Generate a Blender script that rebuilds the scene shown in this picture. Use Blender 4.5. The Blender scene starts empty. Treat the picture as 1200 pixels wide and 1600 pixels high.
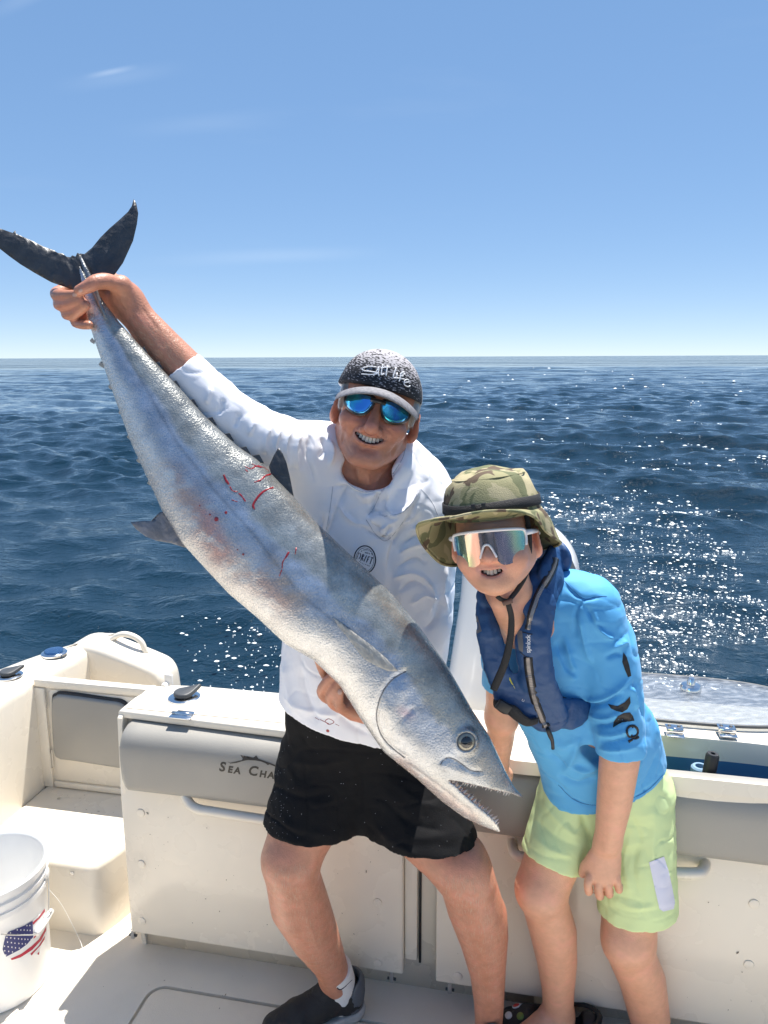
import bpy, bmesh, math, random
import numpy as np
from mathutils import Matrix, Vector
from mathutils.bvhtree import BVHTree

random.seed(7)
scene = bpy.context.scene
COL = scene.collection
R = math.radians

# ------------------------------------------------------------------ camera
CAM_H, FPX = 1.75, 1202.0            # eye height above the cockpit floor, focal length in photo pixels
PITCH = math.atan((800 - 557.5) / FPX)
cam_data = bpy.data.cameras.new('camera')
cam_data.sensor_fit = 'VERTICAL'
cam_data.sensor_height = 36.0
cam_data.lens = 36.0 * FPX / 1600.0
cam_data.clip_start = 0.02
cam_data.clip_end = 60000
cam = bpy.data.objects.new('camera', cam_data)
COL.objects.link(cam)
ROLL = R(0.24)
cam.matrix_world = (Matrix.Translation((0, 0, CAM_H)) @ Matrix.Rotation(math.pi / 2 - PITCH, 4, 'X')
                    @ Matrix.Rotation(-ROLL, 4, 'Z'))
scene.camera = cam

# ------------------------------------------------------------------ sky and sun
SUN_EL, SUN_AZ = R(71.5), R(36)        # azimuth measured to the right of the viewing direction (+Y)
SUN_DIR = Vector((math.sin(SUN_AZ) * math.cos(SUN_EL), math.cos(SUN_AZ) * math.cos(SUN_EL), math.sin(SUN_EL)))
world = bpy.data.worlds.new('World')
scene.world = world
world.use_nodes = True
wn, wl = world.node_tree.nodes, world.node_tree.links
wn.clear()
w_out = wn.new('ShaderNodeOutputWorld')
w_bg = wn.new('ShaderNodeBackground')
w_bg.inputs['Strength'].default_value = 0.15
w_sky = wn.new('ShaderNodeTexSky')
w_sky.sky_type = 'NISHITA'
w_sky.sun_disc = False
w_sky.sun_elevation = SUN_EL
w_sky.sun_rotation = SUN_AZ
w_sky.altitude = 0
w_sky.air_density = 0.42
w_sky.dust_density = 0.0
w_sky.ozone_density = 3.0
# thin cirrus wisps
w_tc = wn.new('ShaderNodeTexCoord')
w_map = wn.new('ShaderNodeMapping')
w_map.inputs['Rotation'].default_value = (0, R(-14), 0)
w_map.inputs['Scale'].default_value = (1.6, 1.6, 9.0)
w_map.inputs['Location'].default_value = (0.37, 0.0, 0.35)
w_noise = wn.new('ShaderNodeTexNoise')
w_noise.inputs['Scale'].default_value = 2.1
w_noise.inputs['Detail'].default_value = 7
w_noise.inputs['Roughness'].default_value = 0.55
w_ramp = wn.new('ShaderNodeMapRange')
w_ramp.inputs['From Min'].default_value = 0.60
w_ramp.inputs['From Max'].default_value = 0.85
w_ramp.inputs['To Max'].default_value = 0.04
w_mix = wn.new('ShaderNodeMix')
w_mix.data_type = 'RGBA'
w_mix.inputs[7].default_value = (2.6, 2.8, 3.0, 1)
wl.new(w_tc.outputs['Generated'], w_map.inputs['Vector'])
wl.new(w_map.outputs['Vector'], w_noise.inputs['Vector'])
wl.new(w_noise.outputs['Fac'], w_ramp.inputs['Value'])
wl.new(w_ramp.outputs['Result'], w_mix.inputs[0])
# soften the zenith-to-horizon contrast the way the photograph's exposure does
w_gam = wn.new('ShaderNodeGamma')
w_gam.inputs['Gamma'].default_value = 0.34
w_hs = wn.new('ShaderNodeHueSaturation')
w_hs.inputs['Saturation'].default_value = 1.95
w_hs.inputs['Value'].default_value = 1.55
w_hs.inputs['Hue'].default_value = 0.505
wl.new(w_sky.outputs['Color'], w_gam.inputs['Color'])
wl.new(w_gam.outputs['Color'], w_hs.inputs['Color'])
wl.new(w_hs.outputs['Color'], w_mix.inputs[6])
cur_sky = w_mix.outputs[2]


def streak(cur, d0, along, half_len, half_wid, amount):
    """one faint cirrus streak round the direction d0"""
    d0 = Vector(d0).normalized()
    along = Vector(along)
    along = (along - d0 * along.dot(d0)).normalized()
    perp = d0.cross(along)
    fac = None
    for ax, hw in ((along, half_len), (perp, half_wid)):
        dt = wn.new('ShaderNodeVectorMath')
        dt.operation = 'DOT_PRODUCT'
        dt.inputs[1].default_value = ax
        wl.new(w_tc.outputs['Generated'], dt.inputs[0])
        ab = wn.new('ShaderNodeMath')
        ab.operation = 'ABSOLUTE'
        wl.new(dt.outputs['Value'], ab.inputs[0])
        mr = wn.new('ShaderNodeMapRange')
        mr.interpolation_type = 'SMOOTHSTEP'
        mr.inputs['From Min'].default_value = hw
        mr.inputs['From Max'].default_value = 0.0
        wl.new(ab.outputs[0], mr.inputs['Value'])
        if fac is None:
            fac = mr.outputs['Result']
        else:
            mu = wn.new('ShaderNodeMath')
            mu.operation = 'MULTIPLY'
            wl.new(fac, mu.inputs[0])
            wl.new(mr.outputs['Result'], mu.inputs[1])
            fac = mu.outputs[0]
    fw = wn.new('ShaderNodeVectorMath')
    fw.operation = 'DOT_PRODUCT'
    fw.inputs[1].default_value = d0
    wl.new(w_tc.outputs['Generated'], fw.inputs[0])
    gt = wn.new('ShaderNodeMath')
    gt.operation = 'GREATER_THAN'
    gt.inputs[1].default_value = 0.5
    wl.new(fw.outputs['Value'], gt.inputs[0])
    m1 = wn.new('ShaderNodeMath')
    m1.operation = 'MULTIPLY'
    wl.new(fac, m1.inputs[0])
    wl.new(gt.outputs[0], m1.inputs[1])
    m2 = wn.new('ShaderNodeMath')
    m2.operation = 'MULTIPLY'
    m2.inputs[1].default_value = amount
    wl.new(m1.outputs[0], m2.inputs[0])
    mx = wn.new('ShaderNodeMix')
    mx.data_type = 'RGBA'
    mx.inputs[7].default_value = (3.4, 3.7, 4.0, 1)
    wl.new(m2.outputs[0], mx.inputs[0])
    wl.new(cur, mx.inputs[6])
    return mx.outputs[2]


for d0_, al_, hl_, hw_, am_ in (((-0.29, 0.90, 0.30), (1, 0.1, 0.22), 0.034, 0.004, 0.16), ((-0.28, 0.90, 0.295), (1, 0.1, 0.18), 0.085, 0.012, 0.05), ((-0.36, 0.87, 0.36), (1, 0.2, 0.5), 0.06, 0.010, 0.06),
                                ((-0.13, 0.97, 0.12), (1, 0.1, 0.04), 0.16, 0.012, 0.08), ((-0.20, 0.94, 0.26), (1, 0.1, 0.12), 0.12, 0.014, 0.04)):
    cur_sky = streak(cur_sky, d0_, al_, hl_, hw_, am_)
wl.new(cur_sky, w_bg.inputs['Color'])
wl.new(w_bg.outputs['Background'], w_out.inputs['Surface'])

sun_data = bpy.data.lights.new('sun', 'SUN')
sun_data.energy = 4.1
sun_data.angle = R(0.53)
sun_data.color = (1.0, 0.95, 0.88)
sun = bpy.data.objects.new('sun', sun_data)
sun.rotation_euler = SUN_DIR.to_track_quat('Z', 'Y').to_euler()
sun.location = (3, 5, 12)
COL.objects.link(sun)

scene.view_settings.view_transform = 'Standard'
scene.view_settings.look = 'None'
scene.view_settings.exposure = 1.14
scene.view_settings.gamma = 1.0
scene.view_settings.use_curve_mapping = False
scene.cycles.max_bounces = 10
scene.cycles.diffuse_bounces = 6
scene.cycles.glossy_bounces = 5
scene.cycles.transparent_max_bounces = 12
scene.cycles.caustics_reflective = False
scene.cycles.caustics_refractive = False
scene.cycles.sample_clamp_direct = 2.5
scene.cycles.sample_clamp_indirect = 3.0
scene.cycles.use_denoising = True

# ------------------------------------------------------------------ geometry helpers
_cm = np.array(cam.matrix_world)
_C = _cm[:3, 3]


def ray(px, py):
    d = _cm[:3, :3] @ np.array([(px - 600) / FPX, -(py - 800) / FPX, -1.0])
    return d


def W(px, py, Y):
    """point of the place seen at photo position (px, py), Y metres in front of the camera"""
    d = ray(px, py)
    return _C + d * (Y / d[1])


def WL(pts):
    return [W(*p) for p in pts]


YAW = R(11.65)                       # the transom is turned against the view
B_O = np.array([0, 1.839, 0.0])
B_U = np.array([math.cos(YAW), -math.sin(YAW), 0])
B_V = np.array([math.sin(YAW), math.cos(YAW), 0])
B_W = np.array([0, 0, 1.0])


def BL(u, v, w):
    return B_O + B_U * u + B_V * v + B_W * w


def BLs(P):
    P = np.asarray(P, float)
    return B_O + P[:, :1] * B_U + P[:, 1:2] * B_V + P[:, 2:3] * B_W


def Bv(px, py, v):
    d = ray(px, py)
    t = (v - (_C - B_O) @ B_V) / (d @ B_V)
    q = _C + d * t - B_O
    return np.array([q @ B_U, q @ B_V, q[2]])


def Bw(px, py, w):
    d = ray(px, py)
    t = (w - CAM_H) / d[2]
    q = _C + d * t - B_O
    return np.array([q @ B_U, q @ B_V, q[2]])


def link_mesh(name, verts, faces, mat, parent=None, smooth=True):
    me = bpy.data.meshes.new(name)
    if isinstance(faces, np.ndarray) and faces.ndim == 2:
        n, k = faces.shape
        verts = np.asarray(verts, dtype=np.float32)
        me.vertices.add(len(verts))
        me.vertices.foreach_set('co', verts.ravel())
        me.loops.add(n * k)
        me.loops.foreach_set('vertex_index', faces.astype(np.int32).ravel())
        me.polygons.add(n)
        me.polygons.foreach_set('loop_start', np.arange(0, n * k, k, dtype=np.int32))
        me.polygons.foreach_set('loop_total', np.full(n, k, dtype=np.int32))
        me.update(calc_edges=True)
        me.validate()
    else:
        me.from_pydata([tuple(float(c) for c in v) for v in verts], [], [tuple(int(i) for i in f) for f in faces])
    o = bpy.data.objects.new(name, me)
    COL.objects.link(o)
    if mat is not None:
        me.materials.append(mat)
    if smooth:
        me.polygons.foreach_set('use_smooth', np.ones(len(me.polygons), dtype=bool))
    if parent is not None:
        set_parent(o, parent)
    return o


def root_of(o):
    loc = Vector(o.location)
    p = o.parent
    return loc


def set_parent(o, parent):
    o.parent = parent
    # all part meshes hold world coordinates; every empty only translates
    t = Vector((0, 0, 0))
    p = parent
    while p is not None:
        if p.type == 'EMPTY':
            t += p.location
        p = p.parent
    o.matrix_parent_inverse = Matrix.Translation(-t) if parent.type == 'EMPTY' else Matrix.Identity(4)


def thing(name, loc, label, cat, group=None):
    o = bpy.data.objects.new(name, None)
    o.empty_display_size = 0.1
    o.location = Vector([float(c) for c in loc])
    COL.objects.link(o)
    o['label'] = label
    o['category'] = cat
    if group:
        o['group'] = group
    return o


def bm_obj(name, bm, mat, parent=None, smooth=True, xf=None, auto=35):
    bmesh.ops.recalc_face_normals(bm, faces=bm.faces)
    if xf is not None:
        for v in bm.verts:
            v.co = Vector(xf(*v.co))
    bmesh.ops.recalc_face_normals(bm, faces=bm.faces)
    if smooth and auto:
        for e in bm.edges:
            if len(e.link_faces) == 2 and e.calc_face_angle(0) > R(auto):
                e.smooth = False
    me = bpy.data.meshes.new(name)
    bm.to_mesh(me)
    bm.free()
    o = bpy.data.objects.new(name, me)
    COL.objects.link(o)
    if mat is not None:
        me.materials.append(mat)
    if smooth:
        me.polygons.foreach_set('use_smooth', np.ones(len(me.polygons), dtype=bool))
    if parent is not None:
        set_parent(o, parent)
    return o


def bm_box(a, b, bev=0.0, seg=2):
    bm = bmesh.new()
    bmesh.ops.create_cube(bm, size=1.0)
    a, b = np.array(a, float), np.array(b, float)
    for v in bm.verts:
        v.co = Vector((a + b) / 2 + np.array(v.co) * (b - a))
    if bev > 0:
        bmesh.ops.bevel(bm, geom=list(bm.edges), offset=bev, segments=seg, affect='EDGES', profile=0.5)
    return bm


def bm_prism(pts, d0, d1, axis, bev=0.0, seg=2):
    """outline pts (2D) extruded from d0 to d1; axis 0/1/2 = which coordinate is the depth"""
    bm = bmesh.new()

    def mk(p, d):
        c = [p[0], p[1]]
        c.insert(axis, d)
        return bm.verts.new(c)
    a = [mk(p, d0) for p in pts]
    b = [mk(p, d1) for p in pts]
    n = len(pts)
    bm.faces.new(a)
    bm.faces.new(b[::-1])
    for i in range(n):
        bm.faces.new((a[i], b[i], b[(i + 1) % n], a[(i + 1) % n]))
    bmesh.ops.recalc_face_normals(bm, faces=bm.faces)
    if bev > 0:
        es = [e for e in bm.edges if (e.verts[0] in a and e.verts[1] in a) or (e.verts[0] in b and e.verts[1] in b)]
        bmesh.ops.bevel(bm, geom=es, offset=bev, segments=seg, affect='EDGES', profile=0.5)
    return bm


def smooth_path(pts, n=8, closed=False):
    """Catmull-Rom through pts"""
    P = np.asarray(pts, float)
    m = len(P)
    out = []
    rng = range(m) if closed else range(m - 1)
    for i in rng:
        if closed:
            p0, p1, p2, p3 = P[(i - 1) % m], P[i], P[(i + 1) % m], P[(i + 2) % m]
        else:
            p1, p2 = P[i], P[i + 1]
            p0 = P[i - 1] if i > 0 else 2 * p1 - p2
            p3 = P[i + 2] if i + 2 < m else 2 * p2 - p1
        for k in range(n):
            t = k / n
            out.append(0.5 * ((2 * p1) + (-p0 + p2) * t + (2 * p0 - 5 * p1 + 4 * p2 - p3) * t * t
                              + (-p0 + 3 * p1 - 3 * p2 + p3) * t ** 3))
    if not closed:
        out.append(P[-1])
    return np.array(out)


def tube_geo(path, rad, nseg=10, cap=True, flat=None):
    """swept tube; rad scalar or list; flat=(normal, factor) squashes the section along normal"""
    P = np.asarray(path, float)
    n = len(P)
    rad = np.full(n, rad) if np.isscalar(rad) else np.interp(np.linspace(0, 1, n), np.linspace(0, 1, len(rad)), rad)
    T = np.gradient(P, axis=0)
    T /= np.linalg.norm(T, axis=1, keepdims=True) + 1e-12
    ref = np.array([0, 0, 1.0]) if abs(T[0][2]) < 0.9 else np.array([1.0, 0, 0])
    if flat is not None:
        ref = np.array(flat[0], float)
    N = np.cross(T[0], ref)
    N /= np.linalg.norm(N)
    verts, faces = [], []
    for i in range(n):
        if flat is not None:
            N = np.cross(T[i], ref)
        N = N - T[i] * (N @ T[i])
        N /= np.linalg.norm(N) + 1e-12
        Bn = np.cross(T[i], N)
        for k in range(nseg):
            a = 2 * math.pi * k / nseg
            f = flat[1] if flat is not None else 1.0
            verts.append(P[i] + rad[i] * (math.cos(a) * N + math.sin(a) * f * Bn))
    for i in range(n - 1):
        for k in range(nseg):
            a, b = i * nseg + k, i * nseg + (k + 1) % nseg
            faces.append((a, b, b + nseg, a + nseg))
    if cap:
        faces.append(tuple(range(nseg))[::-1])
        faces.append(tuple((n - 1) * nseg + k for k in range(nseg)))
    return verts, faces


def tube(name, path, rad, mat, parent=None, nseg=10, flat=None, sm=0):
    if sm:
        path = smooth_path(path, sm)
    v, f = tube_geo(path, rad, nseg, True, flat)
    return link_mesh(name, v, f, mat, parent)


def lathe(name, prof, center, axis, mat, parent=None, nseg=32, close=True):
    """prof: list of (radius, height) along axis"""
    axis = Vector([float(c) for c in axis]).normalized()
    q = Vector((0, 0, 1)).rotation_difference(axis)
    c = Vector([float(x) for x in center])
    verts, faces = [], []
    m = len(prof)
    for r, h in prof:
        for k in range(nseg):
            a = 2 * math.pi * k / nseg
            verts.append(c + q @ Vector((r * math.cos(a), r * math.sin(a), h)))
    for i in range(m - 1):
        for k in range(nseg):
            a, b = i * nseg + k, i * nseg + (k + 1) % nseg
            faces.append((a, b, b + nseg, a + nseg))
    if close:
        faces.append(tuple(range(nseg))[::-1])
        faces.append(tuple((m - 1) * nseg + k for k in range(nseg)))
    o = link_mesh(name, verts, faces, mat, parent)
    me = o.data
    bm = bmesh.new()
    bm.from_mesh(me)
    bmesh.ops.recalc_face_normals(bm, faces=bm.faces)
    for e in bm.edges:
        if len(e.link_faces) == 2 and e.calc_face_angle(0) > R(40):
            e.smooth = False
    bm.to_mesh(me)
    bm.free()
    return o


# ------------------------------------------------------------------ value noise
def _hash(i, j, k, seed):
    h = (i * 374761393 + j * 668265263 + k * 2147483647 + seed * 974634777) & 0xFFFFFFFF
    h = ((h ^ (h >> 13)) * 1274126177) & 0xFFFFFFFF
    h = h ^ (h >> 16)
    return (h & 0xFFFFFF) / float(0xFFFFFF) * 2 - 1


def vnoise(P, seed=0):
    P = np.asarray(P, float)
    I = np.floor(P).astype(np.int64)
    Fr = P - I
    Fr = Fr * Fr * Fr * (Fr * (Fr * 6 - 15) + 10)
    r = 0
    for dx in (0, 1):
        wx = Fr[:, 0] if dx else 1 - Fr[:, 0]
        for dy in (0, 1):
            wy = Fr[:, 1] if dy else 1 - Fr[:, 1]
            for dz in (0, 1):
                wz = Fr[:, 2] if dz else 1 - Fr[:, 2]
                r = r + wx * wy * wz * _hash(I[:, 0] + dx, I[:, 1] + dy, I[:, 2] + dz, seed)
    return r


def fbm(P, octv=3, seed=0, gain=0.5):
    P = np.asarray(P, float)
    a, s, r = 1.0, 1.0, 0
    for o in range(octv):
        r = r + a * vnoise(P * s + 17.3 * o, seed + o)
        a *= gain
        s *= 2.03
    return r


# ------------------------------------------------------------------ signed-distance bodies
def smin(a, b, k):
    if k <= 0:
        return np.minimum(a, b)
    h = np.clip(0.5 + 0.5 * (b - a) / k, 0, 1)
    return b * (1 - h) + a * h - k * h * (1 - h)


def smax(a, b, k):
    return -smin(-a, -b, k)


def _frame(Rm):
    return np.eye(3) if Rm is None else np.array(Rm, float)[:3, :3]


class Sdf:
    """blended solids meshed to one skin"""

    def __init__(self):
        self.p = []
        self.M = np.eye(3)
        self.t = np.zeros(3)
        self.s = 1.0

    def place(self, M=None, t=(0, 0, 0), s=1.0):
        self.M = _frame(M)
        self.t = np.array(t, float)
        self.s = s

    def X(self, p):
        return self.M @ (np.array(p, float) * self.s) + self.t

    def tube(self, pts, rad, k=0.01, op='u', flat=None, ks=0.0):
        P = np.array([self.X(p) for p in pts])
        rad = np.array([rad] * len(P) if np.isscalar(rad) else rad, float) * self.s
        n = None
        P32, r32 = P.astype(np.float32), rad.astype(np.float32)
        if flat is not None:
            n = self.M @ np.array(flat[0], float)
            n = n / np.linalg.norm(n)
            fs = flat[1]

        segs = []
        for i in range(len(P) - 1):
            a, ba = P32[i], P32[i + 1] - P32[i]
            nn = None
            if n is not None:
                nn = n - ba * (n @ ba) / (ba @ ba)
                nn = (nn / (np.linalg.norm(nn) + 1e-9)).astype(np.float32)
            segs.append((a, ba, np.float32(1 / (ba @ ba + 1e-12)), nn, r32[i], r32[i + 1] - r32[i]))
        fs_ = None if n is None else (np.float32(1.0 / fs - 1.0), np.float32(min(1.0, fs) ** 0.5))

        def f(Q):
            d = None
            for a, ba, ib, nn, r0, dr in segs:
                q = Q - a
                if nn is not None:
                    q = q + (q @ nn * fs_[0])[:, None] * nn
                t = np.clip(q @ ba * ib, 0, 1)
                q = q - t[:, None] * ba
                e = np.sqrt(np.einsum('ij,ij->i', q, q)) - (r0 + dr * t)
                if nn is not None:
                    e = e * fs_[1]
                d = e if d is None else (smin(d, e, ks) if ks else np.minimum(d, e))
            return d
        c = (P.min(0) + P.max(0)) / 2
        rr = np.linalg.norm(P - c, axis=1).max() + rad.max() * (max(1, flat[1]) if flat else 1)
        self.p.append((f, c, rr, k * self.s, op, P.min(0) - rad.max() * 1.3, P.max(0) + rad.max() * 1.3))
        return self

    def ell(self, c, r, k=0.01, op='u', rot=None):
        c = self.X(c)
        Rm = self.M @ _frame(rot)
        r = np.array([r] * 3 if np.isscalar(r) else r, float) * self.s

        c32, A32, ir = c.astype(np.float32), (Rm / r).astype(np.float32), (1 / r).astype(np.float32)

        def f(Q):
            q = (Q - c32) @ A32
            k0 = np.sqrt(np.einsum('ij,ij->i', q, q))
            q = q * ir
            k1 = np.sqrt(np.einsum('ij,ij->i', q, q)) + np.float32(1e-9)
            return np.where(k0 < 0.05, k0 * r.min() - r.min(), k0 * (k0 - 1) / k1)
        self.p.append((f, c, r.max(), k * self.s, op, c - r.max(), c + r.max()))
        return self

    def box(self, c, b, rnd=0.01, k=0.01, op='u', rot=None):
        c = self.X(c)
        Rm = self.M @ _frame(rot)
        b = np.array(b, float) * self.s - rnd * self.s
        rn = rnd * self.s

        def f(Q):
            q = np.abs((Q - c) @ Rm) - b
            return np.sqrt((np.maximum(q, 0) ** 2).sum(1)) + np.minimum(q.max(1), 0) - rn
        rr = np.linalg.norm(b) + rn
        self.p.append((f, c, rr, k * self.s, op, c - rr, c + rr))
        return self

    def plane(self, c, n, k=0.004, op='s'):
        """cut away everything on the side n points to"""
        c = self.X(c)
        n = self.M @ np.array(n, float)
        n = n / np.linalg.norm(n)

        def f(Q):
            return -((Q - c) @ n)
        self.p.append((f, c, 1e3, k * self.s, op, None, None))
        return self

    def func(self, f, c, r, k=0.0, op='u', lo=None, hi=None):
        self.p.append((f, np.array(c, float), r, k, op, lo if lo is not None else np.array(c) - r, hi if hi is not None else np.array(c) + r))
        return self

    def ev(self, Q, act=None):
        d = None
        for i, (f, c, r, k, op, lo, hi) in enumerate(self.p):
            if act is not None and i not in act:
                continue
            if op == 'u':
                e = f(Q)
                d = e if d is None else smin(d, e, k)
            elif d is not None:
                e = f(Q)
                if op == 's':
                    d = smax(d, -e, k)
                elif op == 'i':
                    d = smax(d, e, k)
                elif op == 'd':        # additive relief
                    d = d - e
        return np.full(len(Q), 1.0) if d is None else d

    def mesh(self, h, blk=20, smooth=1):
        us = [q for q in self.p if q[4] == 'u']
        lo = np.min([q[5] for q in us], axis=0) - 4 * h
        hi = np.max([q[6] for q in us], axis=0) + 4 * h
        nb = np.ceil((hi - lo) / (h * blk)).astype(int)
        dims = nb * blk + 2
        IDS, POS, QUADS = [], [], []
        g = np.arange(blk + 2)
        G = np.stack(np.meshgrid(g, g, g, indexing='ij'), -1).reshape(-1, 3)
        G32 = (G * h).astype(np.float32)
        n = blk + 2
        half = h * (blk + 1) / 2
        Rb = half * math.sqrt(3)
        cg = np.linspace(0, 1, 4)
        CG = np.stack(np.meshgrid(cg, cg, cg, indexing='ij'), -1).reshape(-1, 3) * (h * (blk + 1))
        cs = h * (blk + 1) / 3 * math.sqrt(3) / 2
        big = np.full(3, 1e3)
        PLO = np.array([-big if q[5] is None else q[5] for q in self.p])
        PHI = np.array([big if q[6] is None else q[6] for q in self.p])
        PC = np.array([q[1] for q in self.p])
        PR = np.array([q[2] for q in self.p])
        PM = np.array([[q[3] + 2 * h] for q in self.p])
        PU = np.array([q[4] == 'u' for q in self.p])
        for bx in range(nb[0]):
            for by in range(nb[1]):
                for bz in range(nb[2]):
                    s0 = np.array([bx, by, bz]) * blk
                    o = lo + s0 * h
                    c = o + half
                    hit = ~((PHI < o - PM).any(1) | (PLO > o + 2 * half + PM).any(1)) & (((PC - c) ** 2).sum(1) < (PR + Rb + PM[:, 0]) ** 2)
                    anyu = bool((hit & PU).any())
                    if not anyu:
                        continue
                    act = set(np.nonzero(hit)[0].tolist())
                    q = self.ev((o + CG).astype(np.float32), act)
                    if q.min() > cs * 1.35 or q.max() < -cs * 1.35:
                        continue
                    D = self.ev(o.astype(np.float32) + G32, act).reshape(n, n, n)
                    S = D < 0
                    cnt = (S[:-1, :-1, :-1].astype(np.int8) + S[1:, :-1, :-1] + S[:-1, 1:, :-1] + S[1:, 1:, :-1]
                           + S[:-1, :-1, 1:] + S[1:, :-1, 1:] + S[:-1, 1:, 1:] + S[1:, 1:, 1:])
                    ci = np.argwhere((cnt > 0) & (cnt < 8))
                    if len(ci) == 0:
                        continue
                    acc = np.zeros((len(ci), 3))
                    num = np.zeros(len(ci))
                    for ax in range(3):
                        o1, o2 = [a for a in range(3) if a != ax]
                        for u in (0, 1):
                            for v in (0, 1):
                                A = ci.copy()
                                A[:, o1] += u
                                A[:, o2] += v
                                Bc = A.copy()
                                Bc[:, ax] += 1
                                da = D[A[:, 0], A[:, 1], A[:, 2]]
                                db = D[Bc[:, 0], Bc[:, 1], Bc[:, 2]]
                                cr = (da < 0) != (db < 0)
                                t = np.where(cr, da / np.where(cr, da - db, 1), 0)
                                p = A.astype(float)
                                p[:, ax] += t
                                acc[cr] += p[cr]
                                num[cr] += 1
                    pos = o + acc / num[:, None] * h
                    gi = ci + s0
                    IDS.append((gi[:, 0] * dims[1] + gi[:, 1]) * dims[2] + gi[:, 2])
                    POS.append(pos)
                    for ax in range(3):
                        o1, o2 = [(1, 2), (2, 0), (0, 1)][ax]
                        sl = [slice(1, blk + 1)] * 3
                        sl[ax] = slice(0, blk)
                        sl2 = list(sl)
                        sl2[ax] = slice(1, blk + 1)
                        a, b = S[tuple(sl)], S[tuple(sl2)]
                        e = np.argwhere(a != b)
                        if len(e) == 0:
                            continue
                        sgn = a[e[:, 0], e[:, 1], e[:, 2]]
                        off = np.ones(3, int)
                        off[ax] = 0
                        e = e + off
                        qs = []
                        for (d1, d2) in ((-1, -1), (0, -1), (0, 0), (-1, 0)):
                            cc = e.copy()
                            cc[:, o1] += d1
                            cc[:, o2] += d2
                            cc = cc + s0
                            qs.append((cc[:, 0] * dims[1] + cc[:, 1]) * dims[2] + cc[:, 2])
                        qs = np.stack(qs, 1)
                        qs[~sgn] = qs[~sgn][:, ::-1]
                        QUADS.append(qs)
        ids = np.concatenate(IDS)
        pos = np.concatenate(POS)
        quads = np.concatenate(QUADS)
        uid, first = np.unique(ids, return_index=True)
        Vv = pos[first]
        ok = np.isin(quads, uid).all(1)
        Fq = np.searchsorted(uid, quads[ok])
        if smooth:
            Vv = relax(Vv, Fq, smooth)
        return Vv, Fq


def _scatter(idx, val, n):
    return np.stack([np.bincount(idx, val[:, k], n) for k in range(3)], 1)


def keep_largest(Vv, Fq):
    """drop stray crumbs: keep the biggest connected skin"""
    lab = np.arange(len(Vv))
    while True:
        m = lab[Fq].min(1)
        new = lab.copy()
        for i in range(4):
            np.minimum.at(new, Fq[:, i], m)
        new = new[new]
        if (new == lab).all():
            break
        lab = new
    ids, cnt = np.unique(lab, return_counts=True)
    keep = lab == ids[cnt.argmax()]
    Fk = Fq[keep[Fq].all(1)]
    idx = np.cumsum(keep) - 1
    return Vv[keep], idx[Fk]


def relax(Vv, Fq, it=1, lam=0.5):
    n = len(Vv)
    for _ in range(it):
        acc = np.zeros_like(Vv)
        cnt = np.zeros(n)
        for i in range(4):
            acc += _scatter(Fq[:, i], Vv[Fq[:, (i + 1) % 4]] + Vv[Fq[:, (i + 3) % 4]], n)
            cnt += 2 * np.bincount(Fq[:, i], minlength=n)
        Vv = Vv + lam * (acc / np.maximum(cnt, 1)[:, None] - Vv)
    return Vv


def vnormals(Vv, Fq):
    fn = np.cross(Vv[Fq[:, 2]] - Vv[Fq[:, 0]], Vv[Fq[:, 3]] - Vv[Fq[:, 1]])
    N = np.zeros_like(Vv)
    for i in range(4):
        N += _scatter(Fq[:, i], fn, len(Vv))
    return N / (np.linalg.norm(N, axis=1, keepdims=True) + 1e-12)


def to_px(P):
    """photo position of world points (to lay folds, prints and seams where they sit on a surface)"""
    Q = (np.asarray(P, float) - _C) @ _cm[:3, :3]
    return np.stack([600 + FPX * Q[:, 0] / -Q[:, 2], 800 - FPX * Q[:, 1] / -Q[:, 2]], 1)


def seg_dist(p2, poly):
    """distance of 2D points to a polyline, with the parameter along it"""
    best = np.full(len(p2), 1e9)
    par = np.zeros(len(p2))
    poly = np.asarray(poly, float)
    m = len(poly) - 1
    for i in range(m):
        a, b = poly[i], poly[i + 1]
        ba = b - a
        t = np.clip((p2 - a) @ ba / (ba @ ba + 1e-9), 0, 1)
        d = np.sqrt(((p2 - a - t[:, None] * ba) ** 2).sum(1))
        m_ = d < best
        best = np.where(m_, d, best)
        par = np.where(m_, (i + t) / m, par)
    return best, par


def add_folds(Vv, Fq, folds):
    """cloth folds: each (polyline, width px, height m); ridge if height>0, crease if <0; only on the side facing us"""
    N = vnormals(Vv, Fq)
    p2 = to_px(Vv)
    view = Vv - _C
    front = np.clip(-(N * (view / np.linalg.norm(view, axis=1, keepdims=True))).sum(1) * 3 + 0.2, 0, 1)
    disp = np.zeros(len(Vv))
    for poly, wd, ht in folds:
        poly = smooth_path(poly, 6) if len(poly) > 2 else np.asarray(poly, float)
        d, t = seg_dist(p2, poly)
        fade = np.clip(np.minimum(t, 1 - t) * 5, 0.05, 1)
        disp += ht * np.exp(-(d / wd) ** 1.35) * fade * front
    return Vv + N * disp[:, None]


def bvh_of(o):
    me = o.data
    return BVHTree.FromPolygons([v.co.copy() for v in me.vertices], [tuple(p.vertices) for p in me.polygons])


def cast(bvh, px, py, lift=0.0):
    d = ray(px, py)
    hit, nrm, idx, dist = bvh.ray_cast(Vector(_C), Vector(d).normalized())
    if hit is None:
        return None, None
    n = np.array(nrm)
    if n @ d > 0:
        n = -n
    return np.array(hit) + n * lift, n


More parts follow.
